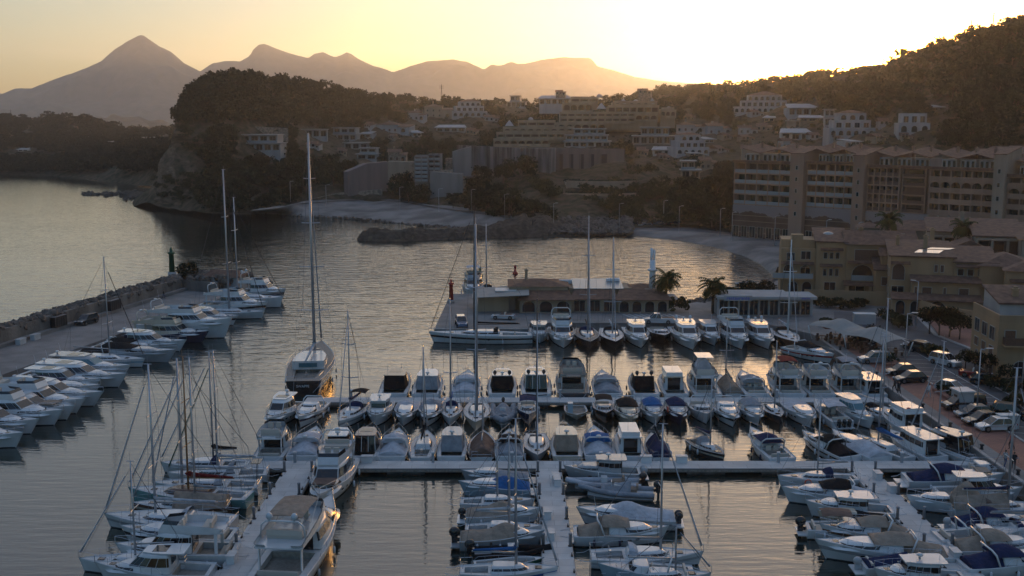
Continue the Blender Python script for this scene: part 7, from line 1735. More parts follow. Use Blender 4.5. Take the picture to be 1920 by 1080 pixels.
h.lwins(0, [2.2, 5.2, 8.2], [4.6], 2.0, 1.9); h.lwins(0, [2.2, 5.2, 8.2], [2.6], 1.7, 1.3, shut=True); h.lwins(0, [1.8, 4.8, 7.8], [0], 1.5, 2.2, 'arch', shut=True)
h.wins(0, [1.5, 4.4], [4.6], 1.5, 1.8, shut=True); h.wins(0, [3.0], [.1], 2.0, 2.2, 'arch'); h.balcony(.6, 5.8, -.02, 4.5, 1.1, 1.0, M_shut)
h.wins(.8, [10.5, 13.6], [4.7], 2.0, 1.9, shut=True); h.balcony(9.0, 15.2, .78, 4.6, 1.3, 1.0, M_shut); h.wins(.8, [17.6, 20], [4.9], 1.2, 1.4, shut=True); h.wins(-4.2, [9.6, 12.4, 15.4], [.1], 1.7, 2.1, 'arch'); h.wins(-4.2, [18.5, 22], [.1], 2.2, 2.0)
h.chimney(3.9, 6, 9.2, 10.8); h.chimney(10, 5, 8.6, 11.0, .8)
# D: back rows
h = vh('rear village house with chimney and arched gate', 1650, 236, -.26, 'beige'); h.block(0, 19, 0, 12, 0, 9.4, 'hip', .18, .5); h.wins(0, [5.5], [5.4], 3.2, 3.0, 'arch'); h.wins(0, [2, 9, 12, 15], [6.0], 1.1, 1.5, shut=True); h.block(-5, -.2, 3, 8, 0, 9.5, 'hip', .25, .4); h.chimney(3, 6, 10.2, 12); h.wins(0, [2.4, 10, 13.5], [2.4], 1.3, 1.6)
h = vh('long rear terrace house with tiled verandah roof', 1738, 222, -.30, 'beige'); h.block(0, 17.5, 0, 11, 0, 10.4, 'shed', .16, .6); bays(h.e, h.wm, .3, 12, -.02, 6.4, 9.6, 5, 1, 1.2, .35, .3, M_shut, .9); h.wins(0, [3, 8], [2.8], 1.8, 1.8, shut=True); h.chimney(6.5, 5, 11.2, 14.0, .8); h.dish(12.4, 4, 11.6)
h = vh('three storey rear house with brown loggias', 1822, 206, -.34, 'beige'); h.block(0, 11.5, 0, 11, 0, 11.2, 'shed', .15, .6); bays(h.e, h.wm, .2, 11.3, -.02, 4.2, 10.8, 4, 2, 1.2, .4, .35, M_shut, .95, arch_rows=(0,)); h.wins(0, [1.5, 4.5, 9], [.6], 1.6, 2.2, shut=True)
h = vh('far right rear house with large arched loggia', 1906, 198, -.36, 'beige'); h.block(0, 16, -1, 12, 0, 11.6, 'hip', .16, .6); bays(h.e, h.wm, .4, 13, -1.02, 2.0, 11.2, 3, 3, 1.3, .4, .35, M_glassr, .95, arch_rows=(2,)); h.dish(2, 4, 12); h.dish(5, 5, 12)
h = vh('low tiled house between the first village row and the hotels', 1545, 226, -.24, 'beige'); h.block(0, 14, 0, 10, 0, 7.4, 'hip', .18, .5); h.wins(0, [3, 7, 11], [4.6], 1.3, 1.4, shut=True); h.wins(0, [3, 7, 11], [1.4], 1.6, 1.8)
h = vh('tiny round roofed gate lodge behind the palms', 1608, 248, 0, 'beige'); h.block(0, 5, 0, 5, 0, 7.4, 'hip', .25, .6); h.wins(0, [2.5], [3.8], 1.4, 1.8, 'arch')
for q in ((1455, 2000, 430, 700, 190), (1820, 2000, 540, 760, 150)): HR.append(q)
def hood(h, x0, x1, y, z, d=.9):
    b = MB(); b.add([(x0, y - d, z), (x1, y - d, z), (x1, y, z + .4), (x0, y, z + .4), (x0, y - d, z - .12), (x1, y - d, z - .12), (x1, y, z + .2), (x0, y, z + .2)], [(0, 1, 2, 3), (7, 6, 5, 4), (4, 5, 1, 0), (5, 6, 2, 1), (7, 4, 0, 3)]); b.build('tile_hood', M_tile, h.e)
# garden walls in front of the village
def gwall(label, pts, h_, m, name='garden_wall'):
    b = MB()
    for (x0, y0), (x1, y1) in zip(pts, pts[1:]):
        n = Vector((x1 - x0, y1 - y0, 0)); pr = Vector((-n.y, n.x, 0)).normalized() * .2; b.poly([(x0, y0), (x1, y1), (x1 + pr.x, y1 + pr.y), (x0 + pr.x, y0 + pr.y)], QZ, QZ + h_)
    tag(b.build(name, m), label, 'wall')
gwall('cream garden wall below the long three storey house', [(54, 194.5), (61, 193), (71.5, 191)], 2.6, WALLC['ochre'])
gwall('cream wall along the lane in front of the corner house', [(69.5, 188), (71.2, 176), (76, 169.5)], 2.8, WALLC['ochre'])
gwall('low wall with green fence beside the lane', [(76.5, 167.4), (88, 166)], 1.3, mat('green_fence', (.05, .11, .08), .8, var=.2, vscale=3))
gwall('pale rendered wall in front of the corner house porch', [(78.8, 170.4), (84.5, 169.6)], 2.2, WALLC['beige'])

for x0, x1, y, z in ((7.2, 11.4, -.6, 5.9), (7.2, 11.4, -.6, 9.0), (0, 6.2, 0, 6.1), (12.2, 24.2, -1.2, 6.7), (25, 31, -.6, 5.8)): hood(HA, x0, x1, y, z)
for x0, x1, y, z in ((10.8, 17.2, 3.6, 8.3), (15, 23.5, 2.6, 5.0), (0, 3.3, 4.0, 8.4)): hood(HB_, x0, x1, y, z)
h = vh('stepped ochre unit wedged between the two front village houses', 1640, 194, -.25, 'ochre'); h.block(0, 6.5, 0, 7, 0, 6.2, 'shed', .2, .5); h.block(1, 5.5, 2.5, 8, 6.2, 8.6, 'gable', .2, .4); h.wins(0, [1.6, 4.6], [.4, 3.4], 1.4, 1.7, shut=True); h.wins(2.5, [3.2], [6.8], 1.2, 1.2)
h = vh('small tiled gable house behind the solar panel roof', 1770, 206, -.3, 'cream'); h.block(0, 8, 0, 7, 0, 8.6, 'gable', .22, .5, axis='y'); h.wins(0, [2, 5.8], [5.6], 1.2, 1.5, shut=True); h.chimney(6, 4, 9, 11, .6)
h = vh('narrow ochre house with three tile hoods beside the rear row', 1880, 178, -.36, 'ochre'); h.block(0, 9, 0, 9, 0, 8.4, 'hip', .2, .5); h.wins(0, [1.6, 4.5, 7.4], [1.2, 4.6], 1.2, 1.6, shut=True); hood(h, .6, 8.4, 0, 3.4); hood(h, .6, 8.4, 0, 6.7)
# --- tensile canopy over the promenade terrace
e = empty('tensile_canopy', (51.6, 155.8, QZ), -1.15, 'twin peaked pale fabric canopy over cafe tables beside the promenade', 'canopy'); b = MB(); n = 14
def cz(u, v): return 2.7 + 1.1 * (exp_bump(u, .27, .14) + exp_bump(u, .73, .14)) * max(0, 1 - abs(v * 2 - 1) ** 1.3) - .55 * (abs(v * 2 - 1) ** 3) * (1 - .6 * abs(sin(pi * u * 2)))
G = [[((i / n - .5) * 16, (j / 8 - .5) * 5.6 * (1 - .12 * sin(2 * pi * i / n * 1.0) ** 2), cz(i / n, j / 8)) for j in range(9)] for i in range(n + 1)]
for i in range(n):
    for j in range(8): b.add([G[i][j], G[i + 1][j], G[i + 1][j + 1], G[i][j + 1]], [(0, 1, 2, 3)], 0, True); b.add([(p[0], p[1], p[2] - .04) for p in (G[i][j], G[i + 1][j], G[i + 1][j + 1], G[i][j + 1])], [(3, 2, 1, 0)], 0, True)
b.build('fabric', M_awn, e)
for i in (0, 7, 14):
    for j in (0, 8): p = G[i][j]; b = MB(); b.tube([(p[0] * .96, p[1] * .8, 0), p], .09, 6); b.build('support_mast', hullm('white'), e)
def mk_table():
    e = empty('cafe_table', (0, 0, 0)); b = MB(); b.lathe((0, 0, .72), [(.45, 0), (.45, .04)], 12); b.tube([(0, 0, 0), (0, 0, .72)], .04, 6); b.build('table_top', M_shut, e)
    for k in range(4):
        t = k * pi / 2 + .4; b = MB(); b.box((.85 * cos(t), .85 * sin(t), .45), (.4, .4, .06), t); b.box((1.03 * cos(t), 1.03 * sin(t), .68), (.06, .4, .45), t); b.box((.85 * cos(t), .85 * sin(t), .21), (.34, .34, .42), t, taper=.8); b.build('seat', M_shut, e)
    return e
ft = Vector((cos(-1.15), sin(-1.15), 0)); fn = Vector((-ft.y, ft.x, 0)); sp = []
for i in range(5):
    for j in range(2): q = Vector((51.6, 155.8, 0)) + ft * (-6.4 + i * 3.2) + fn * (-1.4 + j * 2.6); sp.append((q.x, q.y, QZ + .01, i))
proto_copies(mk_table, sp, 'brown cafe table with four seats under the pale twin peaked canopy', 'cafe table', 'cafe tables under the canopy')

# --- cars
def car_paint(n, c): return mat('car_' + n, c, .22, spec=.6, coat=.8, metal=.15)
CARC = {'white': (.62, .63, .64), 'silver': (.34, .35, .36), 'grey': (.12, .125, .13), 'black': (.012, .012, .014), 'red': (.32, .018, .014), 'blue': (.05, .08, .16), 'dark': (.03, .032, .036)}
M_tyre = mat('tyre', (.012, .012, .012), .8); M_rim = mat('rim', (.35, .35, .36), .3, metal=.7); M_cg = mat('car_glass', (.01, .012, .015), .05, spec=.8); M_lamp = mat('headlamp', (.65, .66, .68), .1); M_rear = mat('rear_lamp', (.30, .01, .01), .2)
def car(style, col):
    nm = {'hatch': 'parked_car', 'suv': 'parked_suv', 'van': 'parked_van', 'cab': 'parked_convertible', 'pickup': 'pickup_truck'}[style]; e = empty(nm, (0, 0, 0)); L, Wd, H = {'hatch': (4.2, 1.76, 1.46), 'suv': (4.5, 1.85, 1.68), 'van': (4.9, 1.9, 1.85), 'cab': (4.1, 1.75, 1.15), 'pickup': (5.2, 1.85, 1.75)}[style]
    hb = .80 if style in ('hatch', 'cab') else .95; b = MB(); x = L / 2
    prof = [(-x, .28, .70), (-x, .62, .84), (-x + .12, hb, .90), (-x + .5, hb + .04, .93), (x - 1.25, hb + .02, .93), (x - .5, hb - .10, .88), (x - .08, hb - .24, .80), (x, .45, .74), (x - .05, .26, .70)]
    n = len(prof)
    for s in (1, -1): pass
    ring = lambda y: [(p[0], y * p[2] * Wd / 2 / .93, p[1]) for p in prof]
    secs = [[(p[0], s * p[2] * Wd / 2, p[1] + (0 if abs(s) < .99 else -.05)) for p in prof] for s in (-1.0, -.86, 0, .86, 1.0)]
    for a, c in zip(secs, secs[1:]):
        for i in range(n - 1): b.add([a[i], a[i + 1], c[i + 1], c[i]], [(0, 1, 2, 3)], 0, True)
    b.add(secs[0] , [tuple(range(n))], 0, False); b.add(secs[-1], [tuple(range(n - 1, -1, -1))], 0, False)
    b.bb(-x + .1, x - .1, -Wd * .42, Wd * .42, .2, .4); b.build('body', car_paint(col, CARC[col]), e)
    if style != 'cab':
        if style == 'van': g0, g1, r0, r1 = -x + .05, x - .85, -x + .25, x - 1.75
        elif style == 'suv': g0, g1, r0, r1 = -x + .12, x - 1.1, -x + .45, x - 1.95
        elif style == 'pickup': g0, g1, r0, r1 = -.5, x - 1.2, -.3, x - 1.95
        else: g0, g1, r0, r1 = -x + .18, x - 1.05, -x + .85, x - 1.95
        w0, w1 = Wd * .44, Wd * .36; b = MB(); lo = [(g0, -w0, hb - .02), (g1, -w0, hb - .02), (g1, w0, hb - .02), (g0, w0, hb - .02)]; hi = [(r0, -w1, H - .04), (r1, -w1, H - .04), (r1, w1, H - .04), (r0, w1, H - .04)]
        b.add(lo + hi, [(0, 1, 5, 4), (1, 2, 6, 5), (2, 3, 7, 6), (3, 0, 4, 7), (4, 5, 6, 7)]); g_ = b.build('windows', M_cg, e)
        b = MB(); b.add([(r0 - .04, -w1 - .02, H - .05), (r1 + .05, -w1 - .02, H - .05), (r1 + .05, w1 + .02, H - .05), (r0 - .04, w1 + .02, H - .05), (r0 + .1, -w1 + .08, H), (r1 - .1, -w1 + .08, H), (r1 - .1, w1 - .08, H), (r0 + .1, w1 - .08, H)], [(0, 1, 5, 4), (1, 2, 6, 5), (2, 3, 7, 6), (3, 0, 4, 7), (4, 5, 6, 7), (3, 2, 1, 0)])
        for s in (1, -1):
            for (xa, xb) in ((g1, r1), (g0, r0), ((g0 + g1) / 2, (r0 + r1) / 2)): b.tube([(xa, s * (w0 + .005), hb), (xb, s * (w1 + .01), H - .04)], .035, 4)
        b.build('roof', car_paint(col, CARC[col]), e)
    else:
        b = MB(); b.bb(-x + .6, x - 1.6, -Wd * .36, Wd * .36, hb - .05, hb + .06); b.build('cabin', M_shut, e); b = MB(); b.add([(x - 1.3, -.7, hb), (x - 1.3, .7, hb), (x - 1.7, .62, hb + .42), (x - 1.7, -.62, hb + .42)], [(0, 1, 2, 3), (3, 2, 1, 0)]); b.build('windscreen', M_cg, e)
        for s in (1, -1): b = MB(); b.box((-.3, s * .38, hb + .18), (.18, .5, .4)); b.build('seat', M_cush, e)
    if style == 'pickup': b = MB(); b.bb(-x + .15, -.6, -Wd * .38, Wd * .38, hb + .0, hb + .07); b.build('load_bed', M_black, e)
    for sx in (-1, 1):
        for s in (1, -1):
            b = MB(); cx, cy = sx * L * .31, s * (Wd / 2 - .10); n = 14
            v = [(cx + .33 * cos(2 * pi * k / n), cy - .1, .33 + .33 * sin(2 * pi * k / n)) for k in range(n)] + [(cx + .33 * cos(2 * pi * k / n), cy + .11, .33 + .33 * sin(2 * pi * k / n)) for k in range(n)]
            b.add(v, [(k, (k + 1) % n, n + (k + 1) % n, n + k) for k in range(n)] + [tuple(range(n)), tuple(range(2 * n - 1, n - 1, -1))]); w_ = b.build('wheel', M_tyre, e)
            b = MB(); v = [(cx + .2 * cos(2 * pi * k / n), cy + s * .125, .33 + .2 * sin(2 * pi * k / n)) for k in range(n)]; b.add(v, [tuple(range(n)), tuple(range(n - 1, -1, -1))]); b.build('rim', M_rim, w_)
    for s in (1, -1):
        b = MB(); b.ell((x - .12, s * Wd * .33, hb - .22), (.14, .20, .08)); b.build('headlight', M_lamp, e); b = MB(); b.box((-x + .02, s * Wd * .36, hb - .08), (.08, .26, .16)); b.build('tail_light', M_rear, e)
    return e
def park(style, col, px, py, head, label, z=QZ + .01, group='cars in the marina car park'):
    c = car(style, col); p = W(px, py, z); c.location = (p.x, p.y, z); c.rotation_euler = (0, 0, radians(head)); tag(c, label, {'van': 'van', 'pickup': 'pickup truck'}.get(style, 'car'), group); return c
CP = [('hatch', 'white', 1866, 806, 186, 'white hatchback parked nearest the camera beside the brick promenade'), ('hatch', 'black', 1840, 795, 190, 'black hatchback half hidden behind the nearest white hatchback'), ('hatch', 'grey', 1825, 782, 186, 'grey saloon between two black cars at the promenade edge'), ('van', 'black', 1806, 767, 186, 'black people carrier first of the four cars by the promenade'),
      ('suv', 'silver', 1640, 680, 184, 'silver five door car side on beyond the canopy'), ('hatch', 'black', 1689, 702, 188, 'black estate car parked behind the dark convertible'), ('hatch', 'dark', 1706, 716, 190, 'dark car half covered by the bush near the white kiosk'), ('hatch', 'white', 1785, 735, -52, 'white and black car standing alone beside the kiosk hedge'),
      ('suv', 'white', 1772, 684, -62, 'white crossover facing the camera beside the lamp post'), ('hatch', 'silver', 1717, 655, 142, 'silver white car parked at the kerb beside the hedge'), ('suv', 'dark', 1732, 662, -60, 'dark car with pale bonnet next to the silver white car'), ('cab', 'red', 1829, 707, -28, 'red open convertible at the kerb'), ('hatch', 'black', 1850, 720, -18, 'black coupe parked in front of the red convertible'),
      ('suv', 'dark', 1896, 783, -30, 'dark car partly cut by the steel mast at the frame edge'), ('suv', 'dark', 1622, 641, 150, 'dark car with pale roof behind the canopy')]
for s_, c_, px, py, hd, lb in CP: park(s_, c_, px, py, hd, lb)
park('pickup', 'white', 1234, 606, 175, 'white double cab pickup on the far quay by the pylon', QZ + .01, 'vehicles on the far quay'); park('suv', 'blue', 865, 611, -82, 'dark blue car with pale bonnet on the quay head', QZ + .01, 'vehicles on the far quay'); park('cab', 'white', 944, 598, 170, 'white golf cart like car by the clubhouse arches', QZ + .01, 'vehicles on the far quay')
park('suv', 'dark', 163, 607, -105, 'dark car with pale roof parked on the breakwater quay', BQ + .01, 'vehicles on the breakwater')
e = empty('site_container', (*xy(1620, 607), QZ), -.1, 'pale blue white container by the lane wall', 'container'); b = MB(); b.bb(-1.7, 1.7, -.8, .8, 0, 1.7); b.build('casing', WALLC['white'], e); b = MB(); b.bb(-1.75, 1.75, -.85, .85, 1.7, 1.78); b.build('lid', M_deck, e)
# far car park behind the bay: every car a thing
rg = random.Random(77); PR_ = {}
cols = ['white', 'dark', 'silver', 'grey', 'black', 'blue', 'white', 'dark']
far_lab = {'white': 'white', 'dark': 'dark', 'silver': 'silver', 'grey': 'grey', 'black': 'black', 'blue': 'dark blue'}
def far_car(x, y, z, head, i, where):
    c_ = rg.choice(cols); st = rg.choice(['hatch', 'hatch', 'suv'])
    if (st, c_) not in PR_: PR_[(st, c_)] = car(st, c_); o = PR_[(st, c_)]
    else: o = copy_tree2(PR_[(st, c_)])
    o.location = (x, y, z); o.rotation_euler = (0, 0, head); tag(o, f"{far_lab[c_]} car {where.format(ORD[i])}", 'car', 'cars along the far shore road')
k = 0
for i in range(12): p = W(lerp(1172, 1268, i / 11), 422 + rg.uniform(-2, 2), 1.6); far_car(p.x, p.y, 1.52, radians(180 + rg.uniform(-15, 15)) if i % 3 else radians(95), i, '{} from the left behind the bay under the bare slope')
for i in range(11): p = W(lerp(1404, 1494, i / 10), lerp(438, 446, i / 10), 1.6); far_car(p.x, p.y, 1.52, radians(60 + rg.uniform(-8, 8)), i, '{} from the left before the first hotel block')
for i in range(9): p = W(lerp(1508, 1610, i / 8), lerp(452, 462, i / 8), 1.6); far_car(p.x, p.y, 1.52, radians(60 + rg.uniform(-8, 8)), i, '{} from the left before the second hotel block')
for i in range(6): p = W(lerp(1496, 1590, i / 5), lerp(463, 474, i / 5) + rg.uniform(-2, 2), 1.6); far_car(p.x, p.y, 1.52, radians(-30 + rg.uniform(-8, 8)), i, '{} of the nearer rank on the shore road')

# --- lamp posts
def mk_lamp(h):
    e = empty('street_lamp', (0, 0, 0)); b = MB(); b.tube([(0, 0, 0), (0, 0, h)], .09, 6, r2=.05); b.build('pole', M_alu, e); b = MB(); b.tube([(0, 0, h - .1), (.7, 0, h + .08)], .04, 5); b.box((1.0, 0, h + .08), (.8, .28, .1)); b.build('lamp_head', M_fend, e); return e
lm = mk_lamp(8.0); sp = [(1810, 690 + 18, 0), (1651, 687, 0), (1768, 785 - 20, 0)]
FL = [(545, 383, 'first'), (612, 392, 'second'), (683, 375, 'third'), (750, 398, 'fourth'), (823, 402, 'fifth'), (884, 404, 'sixth'), (946, 416, 'seventh'), (1038, 424, 'eighth'), (1161, 425, 'ninth'), (1244, 418, 'tenth'), (1273, 431, 'eleventh'), (1350, 437, 'twelfth'), (1372, 446, 'thirteenth'), (1452, 455, 'fourteenth'), (1548, 464, 'fifteenth'), (1608, 470, 'sixteenth')]
first = True
for px, py, n_ in FL:
    p = W(px, py, 2.5); o = lm if first else copy_tree2(lm); first = False; o.location = (p.x, p.y, 1.6 if px > 1000 else 3.4); o.rotation_euler = (0, 0, .3 if px > 1000 else 0); tag(o, f'slim street lamp, {n_} from the headland along the bay shore', 'street lamp', 'street lamps round the bay')
lm2 = mk_lamp(7.5); first = True
for x, y, hd, lb in ((62.4, 127, 0, 'pale lamp post with flat head beside the white crossover'), (QX + 6.3, 143, 0, 'lamp post with flat head at the canopy end of the promenade'), (QX + 6.3, 120, 0, 'lamp post by the promenade kiosk'), (QX + 6.3, 104, 0, 'lamp post by the promenade beside the last parked cars'), (66.3, 172, 2.2, 'lamp post at the lane corner before the corner house')):
    o = lm2 if first else copy_tree2(lm2); first = False; o.location = (x, y, QZ); o.rotation_euler = (0, 0, hd); tag(o, lb, 'street lamp', 'street lamps of the car park')
# kiosk, planters, promenade furniture
e = empty('promenade_kiosk', (QX + 5.2, 121.5, QZ), .1, 'white square kiosk between the promenade and the car park', 'kiosk'); e.scale = (.8, .8, .85); b = MB(); b.bb(-1.1, 1.1, -1.2, 1.2, 0, 2.6); b.build('wall', WALLC['white'], e); b = MB(); b.bb(-1.3, 1.3, -1.4, 1.4, 2.6, 2.8); b.build('roof', M_deck, e); b = MB(); b.bb(-1.13, -1.10, -.5, .4, .1, 2.1); b.build('door', M_shut, e)
e = empty('switch_cabinet', (QX + 6.9, 113.6, QZ), .05, 'broad white cabinet just below the kiosk', 'cabinet'); b = MB(); b.bb(-1.1, 1.1, -.5, .5, 0, 1.5); b.build('casing', WALLC['white'], e); b = MB(); b.bb(-1.15, 1.15, -.55, .55, 1.5, 1.58); b.build('lid', M_deck, e)
for i, (x, y, w_, l_, lb) in enumerate([(QX + 7.2, 116.8, 1.4, 2.6, 'planted bed between the kiosk and the white cabinet'), (QX + 5.0, 147, 1.2, 3.6, 'brick bed beside the canopy'), (QX + 6.4, 126.5, 1.4, 3.4, 'planted bed behind the kiosk'), (52.4, 172.5, 1.6, 2.6, 'round stone bed before the small office')]):
    e = empty('planter', (x, y, QZ), 0, lb, 'planter', 'planted beds on the promenade'); b = MB(); b.bb(-w_, w_, -l_, l_, 0, .35); b.build('rim', M_brick, e); V = []; r_ = random.Random(i)
    for k in range(26): V.append(crown_arrays(r_, .5, .9, 5, 12, .12) + np.array([r_.uniform(-w_, w_) * .8, r_.uniform(-l_, l_) * .85, .3]))
    o = bpy.data.objects.new('plants', mesh_quads('plants', np.concatenate(V), M_olive)); C.objects.link(o); o.parent = e
# quay railing stretch, mooring bollards on the promenade lip
def mk_boll():
    e = empty('quay_bollard', (0, 0, 0)); b = MB(); b.lathe((0, 0, 0), [(.2, 0), (.16, .1), (.14, .35), (.24, .42), (.22, .52), (.05, .56)], 10); b.build('bollard_body', M_iron, e); return e
proto_copies(mk_boll, [(QX + .8, 98 + k * 8, QZ, 0) for k in range(8)], [f'black iron bollard on the promenade lip, {ORD[k]} counted away from the camera' for k in range(8)], 'bollard', 'iron bollards along the promenade')
# scooter and motorbikes
def mk_moto(col):
    e = empty('motorbike', (0, 0, 0)); 
    for x in (-.62, .62):
        b = MB(); n = 12; v = [(x + .3 * cos(2 * pi * k / n), s * .06, .3 + .3 * sin(2 * pi * k / n)) for s in (-1, 1) for k in range(n)]; b.add(v, [(k, (k + 1) % n, n + (k + 1) % n, n + k) for k in range(n)] + [tuple(range(n)), tuple(range(2 * n - 1, n - 1, -1))]); b.build('wheel', M_tyre, e)
    b = MB(); b.ell((.05, 0, .6), (.55, .2, .22)); b.box((-.3, 0, .82), (.6, .26, .12)); b.tube([(.6, 0, .3), (.42, 0, 1.0)], .05, 5); b.tube([(.42, -.32, 1.0), (.42, .32, 1.0)], .025, 5); b.ell((.55, 0, .85), (.14, .15, .18)); b.build('body', car_paint(col, CARC[col]), e); return e
for col, px, py, hd, lb in (('red', 1888, 733, 70, 'dark red motorbike at the kerb right of the black coupe'), ('dark', 1632, 618, 20, 'dark motorbike, leftmost of the pair by the lane wall'), ('dark', 1645, 622, 30, 'dark motorbike, rightmost of the pair by the lane wall')):
    m_ = mk_moto(col); p = W(px, py, QZ); m_.location = (p.x, p.y, QZ + .01); m_.rotation_euler = (0, 0, radians(hd)); tag(m_, lb, 'motorbike', 'motorbikes')
# --- people
def person(label, x, y, z, head, top, legs, pose=0):
    e = empty('person', (x, y, z), head, label, 'person'); me = bpy.data.meshes.new('body'); k = .22 if pose == 0 else .3
    J = [((0, 0, .93), .15), ((0, 0, 1.2), .15), ((0, 0, 1.42), .16), ((0, 0, 1.53), .06), ((0, .0, 1.60), .075), ((.02, 0, 1.68), .10), ((.0, 0, 1.76), .075),
         ((0, .10, .90), .10), ((k, .11, .50), .065), ((k * .5, .11, .08), .045), ((k * .5 + .17, .12, .03), .04), ((0, -.10, .90), .10), ((-k * .4, -.11, .48), .065), ((-k * 1.3, -.11, .09), .045), ((-k * 1.3 + .16, -.12, .03), .04),
         ((0, .20, 1.40), .065), ((-.08, .27, 1.13), .045), ((.06, .27, .88), .035), ((.08, .27, .80), .038), ((0, -.20, 1.40), .065), ((.10, -.26, 1.13), .045), ((.26, -.24, .93), .035), ((.31, -.24, .87), .038)]
    E = [(0, 1), (1, 2), (2, 3), (3, 4), (4, 5), (5, 6), (0, 7), (7, 8), (8, 9), (9, 10), (0, 11), (11, 12), (12, 13), (13, 14), (2, 15), (15, 16), (16, 17), (17, 18), (2, 19), (19, 20), (20, 21), (21, 22)]
    me.from_pydata([j[0] for j in J], E, []); o = bpy.data.objects.new('body', me); C.objects.link(o); o.modifiers.new('skin', 'SKIN'); 
    for i, j in enumerate(J): me.skin_vertices[0].data[i].radius = (j[1] * .95, j[1])
    me.skin_vertices[0].data[0].use_root = True; sb = o.modifiers.new('sub', 'SUBSURF'); sb.levels = 1; sb.render_levels = 1
    dg = bpy.context.evaluated_depsgraph_get(); dg.update(); m2 = bpy.data.meshes.new_from_object(o.evaluated_get(dg)); bpy.data.objects.remove(o)
    ms = [mat('skin', (.36, .20, .14), .6), mat('cloth_' + top, CARC.get(top, (.3, .3, .3)), .9), mat('cloth_' + legs, CARC.get(legs, (.05, .06, .09)), .9), mat('hair', (.02, .014, .01), .8)]
    for m_ in ms: m2.materials.append(m_)
    for p in m2.polygons:
        c = p.center; p.material_index = 3 if c.z > 1.73 or (c.z > 1.62 and c.x < -.01) else (0 if c.z > 1.5 or (abs(c.y) > .2 and c.z < .95) else (1 if c.z > .93 else 2)); p.use_smooth = True
    b2 = bpy.data.objects.new('body', m2); C.objects.link(b2); b2.parent = e; return e
def ppl(label, px, py, head, top, legs, z=QZ, pose=0): p = W(px, py, z); person(label, p.x, p.y, z, head, top, legs, pose)
ppl('person in red jacket walking on the brick promenade near the white hatchback', 1896, 842, 2.0, 'red', 'black'); ppl('person in dark clothes standing at the pier entrance', 1900, 880, 1.2, 'black', 'dark'); ppl('person in pale top beside the pier entrance', 1884, 876, .5, 'silver', 'blue')
ppl('dark dressed person on the promenade above the fishing cruiser', 1685, 739, 1.8, 'black', 'dark'); ppl('second dark dressed person on the promenade, one step left', 1677, 734, 2.4, 'dark', 'black'); ppl('person in white beside the white kiosk', 1741, 745, 2.0, 'white', 'silver')
ppl('person in dark jacket on the breakwater by the yacht sterns', 307, 560, .4, 'black', 'blue', BQ, 1)
# small rowing boat drifting in the bay
dd = boat('dinghy', 4.2, 1.6, col='charcoal'); p = W(1397, 535, 0); dd.location = (p.x, p.y, 0); dd.rotation_euler = (0, 0, .1); tag(dd, 'small dark rowing boat afloat close to the bay beach', 'rowing boat')
# ------------------------------------------------------------------ palms, hedges, woods
def palm(label, x, y, z, h, r, lean=0.0, cat='palm', seed=1):
    rg = random.Random(seed); e = empty('palm_tree', (x, y, z), rg.uniform(0, 6), label, cat); b = MB(); b.tube([(0, 0, -.5), (lean * .4, 0, h * .5), (lean, 0, h)], .30, 8, r2=.24); b.ell((lean, 0, h), (.5, .5, .6)); b.build('trunk', M_bark, e); V = []
    for k in range(46):
        a = rg.uniform(0, 2 * pi); el = rg.uniform(-.55, 1.25); ln = r * rg.uniform(.85, 1.1); p = np.array([lean, 0, h + .3]); d = np.array([cos(a) * cos(el), sin(a) * cos(el), sin(el)]); n = 9
        for i in range(n):
            q = p + d * ln / n; d = d + np.array([0, 0, -.20]); d /= np.linalg.norm(d); sd = np.array([-sin(a), cos(a), 0]); w = .62 * sin(pi * min(1, (i + 1.2) / n)) + .08
            for s in (1, -1):
                tip = (p + q) / 2 + sd * s * w + np.array([0, 0, -.28]); V += [p, q, tip + d * .12, tip - d * .05]
        
            p = q
    o = bpy.data.objects.new('crown', mesh_quads('crown', np.array(V), M_palm)); C.objects.link(o); o.parent = e
palm('tall palm standing right of the white pylon', xfront(1248, 187), 187, QZ, 5.4, 3.2, seed=1); palm('broad palm beside the glazed pavilion', xfront(1336, 184), 184, QZ, 4.6, 3.2, seed=2)
palm('large palm rising between the village roofs', at_px(1645, 240, 8), 233, QZ, 11.5, 3.6, seed=3); palm('shaggy palm behind the rear terrace house', at_px(1803, 214, 8), 214, QZ, 12.0, 3.0, seed=4); palm('low palm in the gardens behind the solar roof', at_px(1700, 205, 8), 205, QZ, 7.5, 3.4, seed=5); palm('second low palm in the gardens beside it', at_px(1725, 207, 8), 207, QZ, 7.0, 3.0, seed=6)
rgt = random.Random(21)
def tr(kind, px, Y, z, s, label, g=None): return put_tree(kind, (at_px(px, Y, z + 2), Y, z), s, label, g, rgt)
tr('shrub', 1268, 186, QZ, 1.4, 'rounded dark shrub right of the tall palm')
for i, px in enumerate((1362, 1382, 1402, 1420, 1436)): tr('broad', px, 196 + i, QZ - .8, .62, f"dark bush behind the glazed pavilion, {ORD[i]} from the palm", 'bushes behind the pavilion')
for i, (px, Y, s) in enumerate(((1745, 166, .7), (1762, 164, .75), (1780, 163, .7), (1800, 161, .65))): tr('broad', px, Y, QZ, s, f"spreading dark tree before the corner house, {ORD[i]} from its gate", 'trees before the corner house')
for i, (px, Y, s) in enumerate(((1812, 142, .42), (1828, 140, .45), (1850, 137, .45), (1890, 133, .42))): tr('broad', px, Y, QZ, s, f"small pavement tree by the roof terrace house, {ORD[i]} of four", 'pavement trees')
for i, (px, Y, s) in enumerate(((1860, 131, 1.1), (1745, 150, .9), (1760, 149, 1.0), (1905, 120, 1.0), (1912, 127, 1.2), (1698, 170, .8))): tr('shrub', px, Y, QZ + .1, s, f"clipped shrub on the brick pavement, {ORD[i]} of the six", 'shrubs on the pavement')
